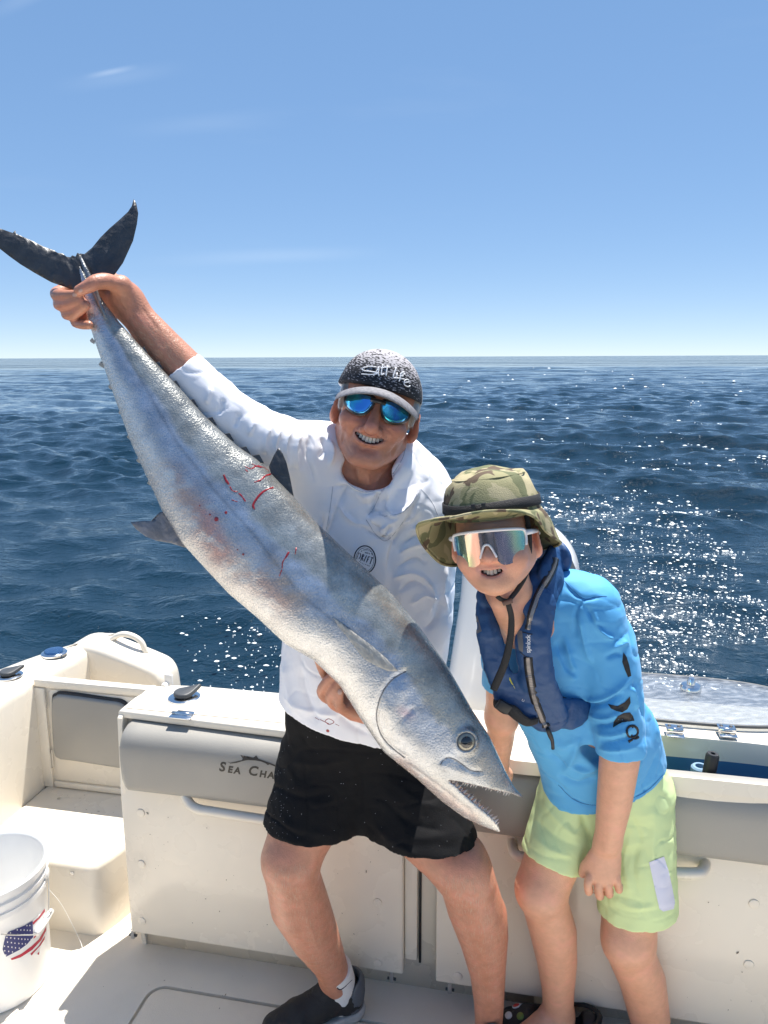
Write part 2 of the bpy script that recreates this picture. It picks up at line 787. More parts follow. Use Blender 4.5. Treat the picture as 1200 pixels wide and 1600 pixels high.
def stroke(name, px_pts, width, bvh, mat, parent, lift=0.0008, sm=6, hgt=0.35):
    """a painted or stitched line lying on a surface"""
    pts = smooth_path(px_pts, sm) if sm and len(px_pts) > 2 else np.array(px_pts, float)
    P, Nn = [], []
    for p in pts:
        h, n = cast(bvh, p[0], p[1], lift)
        if h is None:
            continue
        P.append(h)
        Nn.append(n)
    if len(P) < 2:
        return None
    v, f = tube_geo(P, width, 6, True, (np.mean(Nn, axis=0), hgt))
    return (v, f)


def strokes(name, lst, bvh, mat, parent, lift=0.0008, hgt=0.35, sm=6):
    """several strokes joined to one print"""
    VV, FF = [], []
    for px_pts, width in lst:
        g = stroke(name, px_pts, width, bvh, mat, parent, lift, sm, hgt)
        if g is None:
            continue
        b = len(VV)
        VV += list(g[0])
        FF += [tuple(i + b for i in f) for f in g[1]]
    if not VV:
        return None
    return link_mesh(name, VV, FF, mat, parent)


def patch(name, px_poly, bvh, mat, parent, lift=0.001, step=3.0, thick=0.0, dom=None):
    """a flat mark (print, tape, badge) cut to an outline and laid on a surface"""
    poly = np.asarray(px_poly, float)
    bm = bmesh.new()
    vs = [bm.verts.new((p[0], p[1], 0)) for p in poly]
    f = bm.faces.new(vs)
    bmesh.ops.triangulate(bm, faces=[f])
    # dice it so that it can follow the surface
    lo, hi = poly.min(0), poly.max(0)
    for ax in (0, 1):
        x = lo[ax] + step
        while x < hi[ax]:
            co = [0, 0, 0]
            co[ax] = x
            no = [0, 0, 0]
            no[ax] = 1
            bmesh.ops.bisect_plane(bm, geom=list(bm.verts) + list(bm.edges) + list(bm.faces), plane_co=co, plane_no=no)
            x += step
    bad = []
    for v in bm.verts:
        h, n = cast(bvh, v.co.x, v.co.y, lift)
        if h is None:
            bad.append(v)
        else:
            v.co = Vector(h)
    if bad:
        bmesh.ops.delete(bm, geom=bad, context='VERTS')
    if thick:
        bmesh.ops.solidify(bm, geom=list(bm.faces), thickness=thick)
    if len(bm.faces) == 0:
        bm.free()
        return None
    # outward facing
    bm.normal_update()
    if sum((f.normal.dot(Vector(_C) - f.calc_center_median()) for f in bm.faces)) < 0 and not thick:
        bmesh.ops.reverse_faces(bm, faces=list(bm.faces))
    me = bpy.data.meshes.new(name)
    bm.to_mesh(me)
    bm.free()
    o = bpy.data.objects.new(name, me)
    COL.objects.link(o)
    me.materials.append(mat)
    me.polygons.foreach_set('use_smooth', np.ones(len(me.polygons), dtype=bool))
    set_parent(o, parent)
    return o


def text_geo(txt, size, bold=0.0, shear=0.0, small=False, spacing=1.0):
    cu = bpy.data.curves.new('lettering', 'FONT')
    cu.body = txt
    cu.size = size
    cu.offset = bold
    cu.shear = shear
    cu.space_character = spacing
    cu.align_x = 'CENTER'
    cu.align_y = 'CENTER'
    if small:
        for i, ch in enumerate(txt):
            cu.body_format[i].use_small_caps = True
        cu.small_caps_scale = 0.72
    cu.resolution_u = 3
    o = bpy.data.objects.new('lettering', cu)
    COL.objects.link(o)
    dg = bpy.context.evaluated_depsgraph_get()
    me = o.evaluated_get(dg).to_mesh()
    v = np.array([tuple(x.co) for x in me.vertices])
    f = [tuple(p.vertices) for p in me.polygons]
    o.evaluated_get(dg).to_mesh_clear()
    bpy.data.objects.remove(o)
    bpy.data.curves.remove(cu)
    return v, f


# ------------------------------------------------------------------ materials
def mat(name, color, rough=0.5, metal=0.0, var=0.0, vscale=8.0, bump=0.0, bscale=60.0, spec=0.5, coat=0.0,
        sss=0.0, sssr=(1.0, 0.35, 0.2), sheen=0.0, rvar=0.0, col2=None, c2lo=0.5, c2hi=0.7, c2scale=4.0, c2det=4, attr=None,
        bdet=4, aniso=None, trans=0.0, ior=None):
    m = bpy.data.materials.new(name)
    m.use_nodes = True
    nt = m.node_tree
    b = nt.nodes['Principled BSDF']
    b.inputs['Base Color'].default_value = (*color, 1)
    b.inputs['Roughness'].default_value = rough
    b.inputs['Metallic'].default_value = metal
    b.inputs['Specular IOR Level'].default_value = spec
    if coat:
        b.inputs['Coat Weight'].default_value = coat
        b.inputs['Coat Roughness'].default_value = 0.08
    if sss:
        b.inputs['Subsurface Weight'].default_value = sss
        b.inputs['Subsurface Radius'].default_value = sssr
        b.inputs['Subsurface Scale'].default_value = 0.008
    if sheen:
        b.inputs['Sheen Weight'].default_value = sheen
    if trans:
        b.inputs['Transmission Weight'].default_value = trans
    if ior:
        b.inputs['IOR'].default_value = ior
    tc = nt.nodes.new('ShaderNodeTexCoord')
    src = tc.outputs['Object']
    if aniso is not None:
        mp = nt.nodes.new('ShaderNodeMapping')
        mp.inputs['Scale'].default_value = aniso
        nt.links.new(src, mp.inputs['Vector'])
        src = mp.outputs['Vector']
    cur = None
    if attr:
        at = nt.nodes.new('ShaderNodeAttribute')
        at.attribute_name = attr
        cur = at.outputs['Color']
    if col2 is not None:
        n2 = nt.nodes.new('ShaderNodeTexNoise')
        n2.inputs['Scale'].default_value = c2scale
        n2.inputs['Detail'].default_value = c2det
        nt.links.new(src, n2.inputs['Vector'])
        mr = nt.nodes.new('ShaderNodeMapRange')
        mr.inputs['From Min'].default_value = c2lo
        mr.inputs['From Max'].default_value = c2hi
        nt.links.new(n2.outputs['Fac'], mr.inputs['Value'])
        mx = nt.nodes.new('ShaderNodeMix')
        mx.data_type = 'RGBA'
        nt.links.new(mr.outputs['Result'], mx.inputs[0])
        if cur is not None:
            nt.links.new(cur, mx.inputs[6])
        else:
            mx.inputs[6].default_value = (*color, 1)
        mx.inputs[7].default_value = (*col2, 1)
        cur = mx.outputs[2]
    if var:
        n = nt.nodes.new('ShaderNodeTexNoise')
        n.inputs['Scale'].default_value = vscale
        n.inputs['Detail'].default_value = 6
        nt.links.new(src, n.inputs['Vector'])
        mr = nt.nodes.new('ShaderNodeMapRange')
        mr.inputs['From Min'].default_value = 0.25
        mr.inputs['From Max'].default_value = 0.75
        mr.inputs['To Min'].default_value = 1 - var
        mr.inputs['To Max'].default_value = 1 + var
        nt.links.new(n.outputs['Fac'], mr.inputs['Value'])
        mu = nt.nodes.new('ShaderNodeVectorMath')
        mu.operation = 'SCALE'
        if cur is not None:
            nt.links.new(cur, mu.inputs[0])
        else:
            mu.inputs[0].default_value = color
        nt.links.new(mr.outputs['Result'], mu.inputs['Scale'])
        cur = mu.outputs[0]
    if cur is not None:
        nt.links.new(cur, b.inputs['Base Color'])
    if rvar:
        n = nt.nodes.new('ShaderNodeTexNoise')
        n.inputs['Scale'].default_value = vscale * 2.3
        n.inputs['Detail'].default_value = 5
        nt.links.new(src, n.inputs['Vector'])
        mr = nt.nodes.new('ShaderNodeMapRange')
        mr.inputs['From Min'].default_value = 0.3
        mr.inputs['From Max'].default_value = 0.7
        mr.inputs['To Min'].default_value = max(0.02, rough - rvar)
        mr.inputs['To Max'].default_value = min(1, rough + rvar)
        nt.links.new(n.outputs['Fac'], mr.inputs['Value'])
        nt.links.new(mr.outputs['Result'], b.inputs['Roughness'])
    if bump:
        n = nt.nodes.new('ShaderNodeTexNoise')
        n.inputs['Scale'].default_value = bscale
        n.inputs['Detail'].default_value = bdet
        nt.links.new(src, n.inputs['Vector'])
        bp = nt.nodes.new('ShaderNodeBump')
        bp.inputs['Strength'].default_value = min(1.0, bump)
        bp.inputs['Distance'].default_value = 0.004 * max(1.0, bump)
        nt.links.new(n.outputs['Fac'], bp.inputs['Height'])
        nt.links.new(bp.outputs['Normal'], b.inputs['Normal'])
    return m


def set_color(o, rgb, name='Col'):
    a = o.data.attributes.new(name, 'FLOAT_COLOR', 'POINT')
    c = np.ones((len(o.data.vertices), 4), dtype=np.float32)
    c[:, :3] = rgb
    a.data.foreach_set('color', c.ravel())
# ================================================================== sea
SEA_Z = -0.42


def build_sea():
    r1 = np.exp(np.linspace(math.log(1.6), math.log(170), 900))
    r2 = np.exp(np.linspace(math.log(170), math.log(26000), 130))[1:]
    r = np.concatenate([[0.0], r1, r2])
    a1 = np.linspace(R(-40), R(44), 520)
    a2 = np.linspace(R(44), R(320), 90)[1:-1]
    a = np.concatenate([a1, a2])
    RR, AA = np.meshgrid(r, a, indexing='ij')
    X, Y = RR * np.sin(AA), RR * np.cos(AA)
    spac = np.maximum(np.gradient(r)[:, None] * np.ones_like(AA), RR * R(84) / 520)
    spac = np.where((AA > R(44.5)), np.maximum(spac, RR * R(276) / 90), spac)
    rng = np.random.RandomState(4)
    Z = np.zeros_like(X)
    DX = np.zeros_like(X)
    DY = np.zeros_like(X)
    n = 70
    lam = np.exp(rng.uniform(math.log(0.22), math.log(4.5), n))
    th0 = R(205)
    patchy = 0.75 + 0.45 * fbm(np.stack([X.ravel() / 9, Y.ravel() / 9, np.zeros(X.size)], 1), 2, 5).reshape(X.shape)
    for i in range(n):
        L = lam[i]
        th = th0 + rng.normal(0, 0.62 if L < 2.5 else 0.4)
        k = 2 * math.pi / L
        st = 0.052 * (1.3 if 0.28 < L < 1.4 else 0.75)
        if L > 2.0:
            st *= 0.6
        amp = st / k
        ph = rng.uniform(0, 6.28)
        fade = np.clip((L / spac - 2.5) / 3.0, 0, 1)
        if fade.max() <= 0:
            continue
        q = k * (X * math.sin(th) + Y * math.cos(th)) + ph
        loc = patchy if L < 2.0 else 1.0
        cq, sq = np.cos(q), np.sin(q)
        Z += amp * fade * loc * (sq + 0.22 * np.cos(2 * q + 1.5))
        DX += amp * fade * loc * cq * math.sin(th) * 0.8
        DY += amp * fade * loc * cq * math.cos(th) * 0.8
    # keep the water flat and low inside the hull
    V = np.stack([X + DX, Y + DY, Z + SEA_Z], -1)
    loc = V.reshape(-1, 3) - B_O
    lu, lv = loc @ B_U, loc @ B_V
    inside = ((lu > -1.55) & (lu < 2.3) & (lv < 0.75)).reshape(X.shape)
    V[..., 2] = np.where(inside, SEA_Z - 0.5, V[..., 2])
    nr, na = X.shape
    idx = np.arange(nr * na).reshape(nr, na)
    b = np.roll(idx, -1, axis=1)
    F = np.stack([idx[:-1], b[:-1], b[1:], idx[1:]], -1).reshape(-1, 4)[:, ::-1]
    m = bpy.data.materials.new('sea_water')
    m.use_nodes = True
    nt = m.node_tree
    N, Lk = nt.nodes, nt.links
    p = N['Principled BSDF']
    p.inputs['Base Color'].default_value = (0.004, 0.019, 0.034, 1)
    p.inputs['Roughness'].default_value = 0.05
    p.inputs['IOR'].default_value = 1.333
    tc = N.new('ShaderNodeTexCoord')
    h = None
    for sc, st, an in ((2.2, 0.07, (0.8, 1.3, 1)), (6.5, 0.045, (0.8, 1.3, 1)), (19.0, 0.026, (1, 1.2, 1)), (60.0, 0.010, (1, 1, 1))):
        mp = N.new('ShaderNodeMapping')
        mp.inputs['Scale'].default_value = an
        mp.inputs['Rotation'].default_value = (0, 0, R(-24))
        Lk.new(tc.outputs['Object'], mp.inputs['Vector'])
        t = N.new('ShaderNodeTexNoise')
        t.inputs['Scale'].default_value = sc
        t.inputs['Detail'].default_value = 3
        t.inputs['Distortion'].default_value = 0.6
        Lk.new(mp.outputs['Vector'], t.inputs['Vector'])
        mu = N.new('ShaderNodeMath')
        mu.operation = 'MULTIPLY'
        mu.inputs[1].default_value = st
        Lk.new(t.outputs['Fac'], mu.inputs[0])
        if h is None:
            h = mu.outputs[0]
        else:
            ad = N.new('ShaderNodeMath')
            Lk.new(h, ad.inputs[0])
            Lk.new(mu.outputs[0], ad.inputs[1])
            h = ad.outputs[0]
    ch = N.new('ShaderNodeAttribute')
    ch.attribute_name = 'chop'
    c1 = N.new('ShaderNodeMath')
    c1.operation = 'MULTIPLY_ADD'
    c1.inputs[1].default_value = 0.15
    c1.inputs[2].default_value = 1.0
    Lk.new(ch.outputs['Fac'], c1.inputs[0])
    c2_ = N.new('ShaderNodeMath')
    c2_.operation = 'MULTIPLY'
    Lk.new(c1.outputs[0], c2_.inputs[0])
    Lk.new(h, c2_.inputs[1])
    h = c2_.outputs[0]
    fa = N.new('ShaderNodeAttribute')
    fa.attribute_name = 'far'
    # beyond the resolved waves their tilt only shows as a duller, rougher sheet
    for inp, a_, b_ in (('Specular IOR Level', 0.5, 0.13), ('Roughness', 0.045, 0.07)):
        mr_ = N.new('ShaderNodeMapRange')
        mr_.inputs['To Min'].default_value = a_
        mr_.inputs['To Max'].default_value = b_
        Lk.new(fa.outputs['Fac'], mr_.inputs['Value'])
        Lk.new(mr_.outputs['Result'], p.inputs[inp])
    for sc, st in ((0.55, 0.36), (0.14, 1.8), (0.035, 8.0), (0.009, 32.0)):
        t = N.new('ShaderNodeTexNoise')
        t.inputs['Scale'].default_value = sc
        t.inputs['Detail'].default_value = 4
        Lk.new(tc.outputs['Object'], t.inputs['Vector'])
        mu = N.new('ShaderNodeMath')
        mu.operation = 'MULTIPLY'
        mu.inputs[1].default_value = st
        Lk.new(t.outputs['Fac'], mu.inputs[0])
        m2 = N.new('ShaderNodeMath')
        m2.operation = 'MULTIPLY_ADD'
        Lk.new(mu.outputs[0], m2.inputs[0])
        Lk.new(fa.outputs['Fac'], m2.inputs[1])
        Lk.new(h, m2.inputs[2])
        h = m2.outputs[0]
    bp = N.new('ShaderNodeBump')
    bp.inputs['Strength'].default_value = 1.0
    bp.inputs['Distance'].default_value = 0.55
    Lk.new(h, bp.inputs['Height'])
    Lk.new(bp.outputs['Normal'], p.inputs['Normal'])
    # foam: vertex mask broken up by noise
    at = N.new('ShaderNodeAttribute')
    at.attribute_name = 'foam'
    vz = N.new('ShaderNodeTexNoise')
    vz.inputs['Scale'].default_value = 13
    vz.inputs['Detail'].default_value = 8
    vz.inputs['Roughness'].default_value = 0.68
    Lk.new(tc.outputs['Object'], vz.inputs['Vector'])
    ad = N.new('ShaderNodeMath')
    Lk.new(vz.outputs['Fac'], ad.inputs[0])
    Lk.new(at.outputs['Fac'], ad.inputs[1])
    mr = N.new('ShaderNodeMapRange')
    mr.inputs['From Min'].default_value = 0.98
    mr.inputs['From Max'].default_value = 1.10
    Lk.new(ad.outputs[0], mr.inputs['Value'])
    fb = N.new('ShaderNodeBsdfDiffuse')
    fb.inputs['Color'].default_value = (0.72, 0.78, 0.80, 1)
    ms = N.new('ShaderNodeMixShader')
    Lk.new(mr.outputs['Result'], ms.inputs['Fac'])
    Lk.new(p.outputs['BSDF'], ms.inputs[1])
    Lk.new(fb.outputs['BSDF'], ms.inputs[2])
    Lk.new(ms.outputs['Shader'], N['Material Output'].inputs['Surface'])
    o = link_mesh('sea', V.reshape(-1, 3), F, m)
    # foam mask: the churned wake astern and the flecks by the quarter
    P = V.reshape(-1, 3)
    w0 = np.array([0.75, 2.9])
    wd = np.array([math.sin(R(17)), math.cos(R(17))])
    rel = P[:, :2] - w0
    al = rel @ wd
    ac = np.abs(rel @ np.array([wd[1], -wd[0]]))
    wid = 0.55 + 0.10 * np.maximum(al, 0)
    fo = np.exp(-(ac / wid) ** 2) * np.clip((al + 0.5) / 1.0, 0, 1) * np.exp(-np.maximum(al, 0) / 9.0) * 0.46
    rr_ = np.sqrt((P[:, :2] ** 2).sum(1))
    azi = np.degrees(np.arctan2(P[:, 0], P[:, 1]))
    nz_ = np.zeros(len(P))
    nr_ = rr_ < 60
    nz_[nr_] = fbm(P[nr_] * np.array((0.5, 0.35, 0)), 3, 6)
    chop = np.exp(-((azi - 19) / 15.0) ** 2) * np.exp(-np.maximum(rr_ - 5, 0) / 14.0) * np.clip(0.55 + 0.9 * nz_, 0, 1.3)
    o.data.attributes.new('chop', 'FLOAT', 'POINT').data.foreach_set('value', chop.astype(np.float32))
    c2 = W(385, 1010, 3.4)
    f2 = 0.0 * np.exp(-(((P[:, 0] - c2[0]) / 0.45) ** 2 + ((P[:, 1] - c2[1]) / 0.55) ** 2))
    fr = np.clip((np.sqrt((P[:, :2] ** 2).sum(1)) - 35) / 150, 0, 1) ** 0.7
    o.data.attributes.new('far', 'FLOAT', 'POINT').data.foreach_set('value', fr.astype(np.float32))
    at_ = o.data.attributes.new('foam', 'FLOAT', 'POINT')
    at_.data.foreach_set('value', np.maximum(fo, f2).astype(np.float32))
    o['kind'] = 'structure'
    return o


sea = build_sea()
# bubbles of foam drifting beside the stern, and white specks for sun glitter
M_FOAM_GLITTER = mat('foam_glitter_white', (0.8, 0.84, 0.85), 0.7)


def build_foam_and_glitter():
    rng = random.Random(11)
    VV, FF = [], []
    for i in range(190):
        px = rng.gauss(390, 50)
        py = rng.uniform(950, 1085)
        d = ray(px, py)
        t = (SEA_Z + 0.012 - CAM_H) / d[2]
        c = _C + d * t
        s = rng.choice([0.0022, 0.003, 0.003, 0.004, 0.006, 0.013]) * rng.uniform(0.7, 1.2)
        n = 7
        b = len(VV)
        ring = [(c[0] + s * rng.uniform(.5, 1.3) * math.cos(a) * 1.5, c[1] + s * rng.uniform(.5, 1.3) * math.sin(a), c[2] + 0.01) for a in [2 * math.pi * k / n for k in range(n)]]
        VV += ring + [(c[0], c[1], c[2] + 0.018)]
        FF += [(b + k, b + (k + 1) % n, b + n) for k in range(n)]
    # wake foam, and many white specks standing in for sun glitter
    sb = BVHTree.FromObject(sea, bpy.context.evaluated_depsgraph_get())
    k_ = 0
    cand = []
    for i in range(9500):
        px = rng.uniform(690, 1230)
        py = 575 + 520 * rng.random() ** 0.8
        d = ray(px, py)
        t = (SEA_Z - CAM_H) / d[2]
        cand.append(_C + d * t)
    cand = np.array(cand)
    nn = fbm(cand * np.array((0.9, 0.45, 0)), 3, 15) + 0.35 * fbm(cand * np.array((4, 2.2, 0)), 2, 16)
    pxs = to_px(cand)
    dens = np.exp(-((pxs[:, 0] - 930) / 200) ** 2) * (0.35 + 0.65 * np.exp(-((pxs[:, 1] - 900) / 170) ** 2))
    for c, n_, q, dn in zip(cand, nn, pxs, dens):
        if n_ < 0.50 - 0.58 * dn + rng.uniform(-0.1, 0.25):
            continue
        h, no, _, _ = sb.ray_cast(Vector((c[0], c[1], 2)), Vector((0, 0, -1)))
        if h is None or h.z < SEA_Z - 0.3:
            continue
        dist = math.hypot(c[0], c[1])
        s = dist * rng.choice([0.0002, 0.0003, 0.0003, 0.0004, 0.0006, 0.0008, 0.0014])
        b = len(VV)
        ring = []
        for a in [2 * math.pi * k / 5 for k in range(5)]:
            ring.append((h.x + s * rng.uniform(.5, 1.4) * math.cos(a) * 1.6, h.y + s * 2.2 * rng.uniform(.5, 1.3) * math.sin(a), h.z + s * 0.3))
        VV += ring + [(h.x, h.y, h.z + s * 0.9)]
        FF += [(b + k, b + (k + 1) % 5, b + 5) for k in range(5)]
    o = link_mesh('sea_foam_and_glitter', VV, FF, M_FOAM_GLITTER)
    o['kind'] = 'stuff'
    o['label'] = 'white flecks of foam, and white specks standing in for sun glitter, on the dark sea astern'
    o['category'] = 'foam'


build_foam_and_glitter()

# ================================================================== boat
M_GEL = mat('gelcoat', (0.765, 0.70, 0.59), 0.28, var=0.035, vscale=3.0, rvar=0.08, coat=0.25, bump=0.03, bscale=9,
            col2=(0.72, 0.645, 0.53), c2lo=0.55, c2hi=0.9, c2scale=2.3)
M_DECK = mat('nonskid_deck', (0.76, 0.70, 0.60), 0.55, var=0.06, vscale=5.0, bump=0.25, bscale=420,
             col2=(0.50, 0.44, 0.36), c2lo=0.60, c2hi=0.9, c2scale=3.1, c2det=8)
M_VINYL = mat('grey_vinyl', (0.31, 0.295, 0.265), 0.42, var=0.06, vscale=4, bump=0.12, bscale=260, rvar=0.08)
M_CHROME = mat('stainless', (0.72, 0.72, 0.72), 0.16, 1.0, rvar=0.08, vscale=20)
M_BLACK = mat('black_rubber', (0.018, 0.018, 0.02), 0.5, bump=0.08, bscale=150)
M_DGREY = mat('dark_grey_rubber', (0.06, 0.065, 0.07), 0.5, bump=0.1, bscale=120)
M_WHITEP = mat('white_plastic', (0.80, 0.79, 0.76), 0.3, var=0.03)
M_BLUEWELL = mat('blue_livewell', (0.035, 0.13, 0.26), 0.35, var=0.12, vscale=5, coat=0.3)
M_LPIPE = mat('pale_blue_plastic', (0.22, 0.34, 0.46), 0.35)
M_PRINT = mat('black_print', (0.012, 0.012, 0.014), 0.5)
M_SCUFF = mat('scuff_mark', (0.10, 0.075, 0.05), 0.7)
M_BLUECAP = mat('blue_steel_cap', (0.10, 0.22, 0.40), 0.22, 0.85, rvar=0.1, vscale=40)

boat = thing('fishing_boat', BL(0.4, 0, 0), 'white fibreglass fishing boat stern with grey padded bench backrest and low transom door', 'boat')
XB = BL


def bpart(name, bm, m, parent=None, auto=35):
    return bm_obj(name, bm, m, parent or boat, True, XB, auto)


# --- cockpit floor, with a recessed hatch outline
def build_floor():
    hu0, hu1, hv0, hv1, r, g = -0.66, 0.45, -1.1, -0.088, 0.05, 0.010

    def rr(u0, u1, v0, v1, r_):
        p = []
        for cu, cv, a0 in ((u1 - r_, v1 - r_, 0), (u0 + r_, v1 - r_, 90), (u0 + r_, v0 + r_, 180), (u1 - r_, v0 + r_, 270)):
            for k in range(7):
                a = R(a0 + 15 * k)
                p.append((cu + r_ * math.cos(a), cv + r_ * math.sin(a)))
        return p
    outer = rr(hu0, hu1, hv0, hv1, r)
    inner = rr(hu0 + g, hu1 - g, hv0 + g, hv1 - g, r - g)
    big = [(2.2, 0.45), (-1.34, 0.45), (-1.34, -3.2), (2.2, -3.2)]
    bm = bmesh.new()
    vo = [bm.verts.new((x, y, 0)) for x, y in outer]
    vb = [bm.verts.new((x, y, 0)) for x, y in big]
    for i in range(4):       # corners of the sheet to the corner arcs of the hatch
        q = vo[i * 7:(i + 1) * 7]
        for j in range(6):
            bm.faces.new((vb[i], q[j], q[j + 1]))
        bm.faces.new((vb[i], q[6], vo[((i + 1) % 4) * 7], vb[(i + 1) % 4]))
    vd = [bm.verts.new((x, y, -0.012)) for x, y in outer]
    ve = [bm.verts.new((x, y, -0.012)) for x, y in inner]
    n = len(outer)
    for i in range(n):
        j = (i + 1) % n
        bm.faces.new((vo[i], vo[j], vd[j], vd[i]))
        bm.faces.new((vd[i], vd[j], ve[j], ve[i]))
    o = bpart('cockpit_floor', bm, M_DECK, auto=30)
    bm = bm_prism(inner, -0.012, 0.0012, 2, 0.003, 2)
    bpart('floor_hatch', bm, M_DECK)


build_floor()

# --- port side: inner wall, gunwale cap, hull side, stern quarter
prof_v = [-3.2, -2.0, -1.0, -0.3, 0.1, 0.30, 0.42, 0.55, 0.68, 0.78, 0.85]
out_u = [-1.60, -1.60, -1.60, -1.59, -1.565, -1.545, -1.525, -1.485, -1.43, -1.375, -1.31]


def build_gunwale():
    bm = bmesh.new()
    rows = []
    for v, uo in zip(prof_v, out_u):
        ui = -1.335 if v <= 0.44 else -1.335 + (v - 0.44) * 0.12
        if v > 0.44:
            lift = 0.0
        ring = [(ui - 0.004, 0.0), (ui, 0.05), (ui, 0.615), (ui - 0.008, 0.643), (ui - 0.03, 0.658), (ui - 0.075, 0.663),
                (uo + 0.05, 0.668), (uo + 0.018, 0.66), (uo + 0.002, 0.64), (uo, 0.60), (uo + 0.01, 0.1), (uo + 0.06, -0.7)]
        if v < -0.2:
            pass
        rows.append([bm.verts.new((u, v, w)) for u, w in ring])
    for a, b in zip(rows, rows[1:]):
        for i in range(len(a) - 1):
            bm.faces.new((a[i], a[i + 1], b[i + 1], b[i]))
    bmesh.ops.subdivide_edges(bm, edges=list(bm.edges), cuts=1, smooth=0.6)
    bpart('gunwale', bm, M_GEL, auto=0)
    # the stern quarter that runs round behind the little door
    top = [Bv(x, y, 0.76)[[0, 2]] for x, y in ((88, 1034), (112, 1008), (135, 999), (165, 1004), (200, 1017), (232, 1030), (249, 1038), (258, 1047), (264, 1060), (268, 1085))]
    top = smooth_path(top, 4)
    pts = [tuple(p) for p in top] + [(top[-1][0], -0.3), (-1.45, -0.3), (-1.45, 0.55)]
    bm = bm_prism(pts, 0.70, 0.86, 1, 0.028, 4)
    bpart('stern_quarter', bm, M_GEL, auto=50)
    # fairing between gunwale cap and the quarter
    sd = []


build_gunwale()
tube('grab_rail', [BL(*Bv(x, y, 0.80)) for x, y in ((172, 1012), (174, 1001), (184, 993), (197, 991), (212, 996), (222, 1005), (228, 1022))], 0.0115, M_GEL, boat, 12, None, 5)
lathe('latch_keeper', [(0.0, 0), (0.013, 0), (0.013, 0.03), (0.009, 0.034), (0.0, 0.034)], BL(*Bv(262, 1068, 0.70)), -B_V, M_WHITEP, boat, 14)
bpart('latch_plate', bm_box(Bv(258, 1085, 0.69) + [0, 0, 0], Bv(268, 1055, 0.69) + [0.0, 0.012, 0], 0.003), M_WHITEP)

# --- step and sill in front of the door
bm = bm_prism([(-1.34, 0.045), (-0.93, 0.045), (-0.905, 0.06), (-0.885, 0.11), (-0.80, 0.40), (-0.80, 0.47), (-1.34, 0.47)], -0.02, 0.243, 2, 0.022, 4)
bpart('boarding_step', bm, M_GEL, auto=60)
bpart('transom_shell', bm_prism([(-1.36, 0.505), (-0.70, 0.505), (-0.70, 0.60), (-1.36, 0.60)], -0.4, 0.24, 2, 0.01), M_GEL)
for px, py in ((113, 1364), (92, 1248)):
    q = Bv(px, py, 0.045) if py > 1300 else Bw(px, py, 0.243)
    lathe('drain_screw', [(0, 0), (0.005, 0), (0.0065, 0.001), (0.0065, 0.002), (0, 0.003)], BL(*q), -B_V if py > 1300 else B_W, M_CHROME, boat, 10)

# --- transom door
door_pts = [(-1.333, 0.232), (-0.80, 0.232), (-0.80, 0.645), (-1.333, 0.648)]
door = bpart('transom_door', bm_prism(door_pts, 0.425, 0.465, 1, 0.006, 2), M_GEL)
# raised frame round the door leaf
for a, b in (((-1.337, 0.415, 0.625), (-0.83, 0.445, 0.652)), ((-1.337, 0.413, 0.243), (-1.298, 0.447, 0.622)), ((-1.295, 0.4135, 0.246), (-0.80, 0.4465, 0.268))):
    bpart('frame', bm_box(a, b, 0.004), M_GEL, door)
leaf = [(-1.287, 0.282), (-1.272, 0.272), (-0.82, 0.272), (-0.82, 0.618), (-1.275, 0.618), (-1.288, 0.606)]
bpart('leaf', bm_prism(leaf, 0.418, 0.44, 1, 0.005, 2), M_GEL, door)
cush = [Bv(x, y, 0.405)[[0, 2]] for x, y in ((80, 1100), (86, 1088), (100, 1086), (165, 1095), (185, 1098), (196, 1106), (206, 1122), (216, 1132), (222, 1150), (222, 1205), (200, 1203), (110, 1189), (92, 1186), (83, 1172))]
bpart('cushion', bm_prism([tuple(p) for p in smooth_path(cush, 3, True)], 0.400, 0.424, 1, 0.012, 4), M_VINYL, door, 50)
gask = [(p[0] + (p[0] + 1.13) * 0.03 + 0.002, p[1] + (p[1] - 0.47) * 0.02 + 0.006) for p in cush]
bpart('cushion_gasket', bm_prism([tuple(p) for p in smooth_path(gask, 3, True)], 0.410, 0.4205, 1, 0.002, 1), M_BLACK, door, 50)
for y0, y1 in ((1082, 1108), (1172, 1200)):
    a, b = Bv(70 + (y0 - 1082) * .09, y0, 0.41), Bv(73.5 + (y0 - 1082) * .09, y1, 0.41)
    hg = bpart('hinge', bm_box((a[0], 0.407, b[2]), (b[0], 0.4165, a[2]), 0.002), M_CHROME, door)
a, b = Bv(212, 1100, 0.41), Bv(238, 1116, 0.41)
bpart('latch', bm_box((a[0], 0.40, b[2]), (b[0], 0.4175, a[2]), 0.004), M_CHROME, door)

# --- transom box with the fold-down bench
for u0_, u1_ in ((-0.752, 0.405), (1.195, 2.1)):
    bpart('transom_box', bm_prism([(0.05, 0.0), (0.05, 0.09), (0.032, 0.10), (0.032, 0.765), (0.21, 0.765), (0.21, -0.4), (0.12, -0.4), (0.10, 0.0)], u0_, u1_, 0, 0.0), M_GEL)
bpart('transom_box', bm_prism([(0.05, 0.0), (0.05, 0.09), (0.032, 0.10), (0.032, 0.50), (0.21, 0.50), (0.21, -0.4), (0.12, -0.4), (0.10, 0.0)], 0.4055, 1.1945, 0, 0.0), M_GEL)
bpart('livewell_front', bm_box((0.4055, -0.0, 0.5005), (1.1945, 0.004, 0.745)), M_GEL)
bpart('box_end', bm_prism([(-0.004, 0.56), (0.006, 0.76), (0.02, 0.772), (0.205, 0.772), (0.205, 0.0), (0.045, 0.0), (0.03, 0.10)], -0.768, -0.7525, 0, 0.003), M_GEL)
# top deck with the livewell opening
WC, WA, WB_ = (0.80, 0.058), 0.36, 0.100


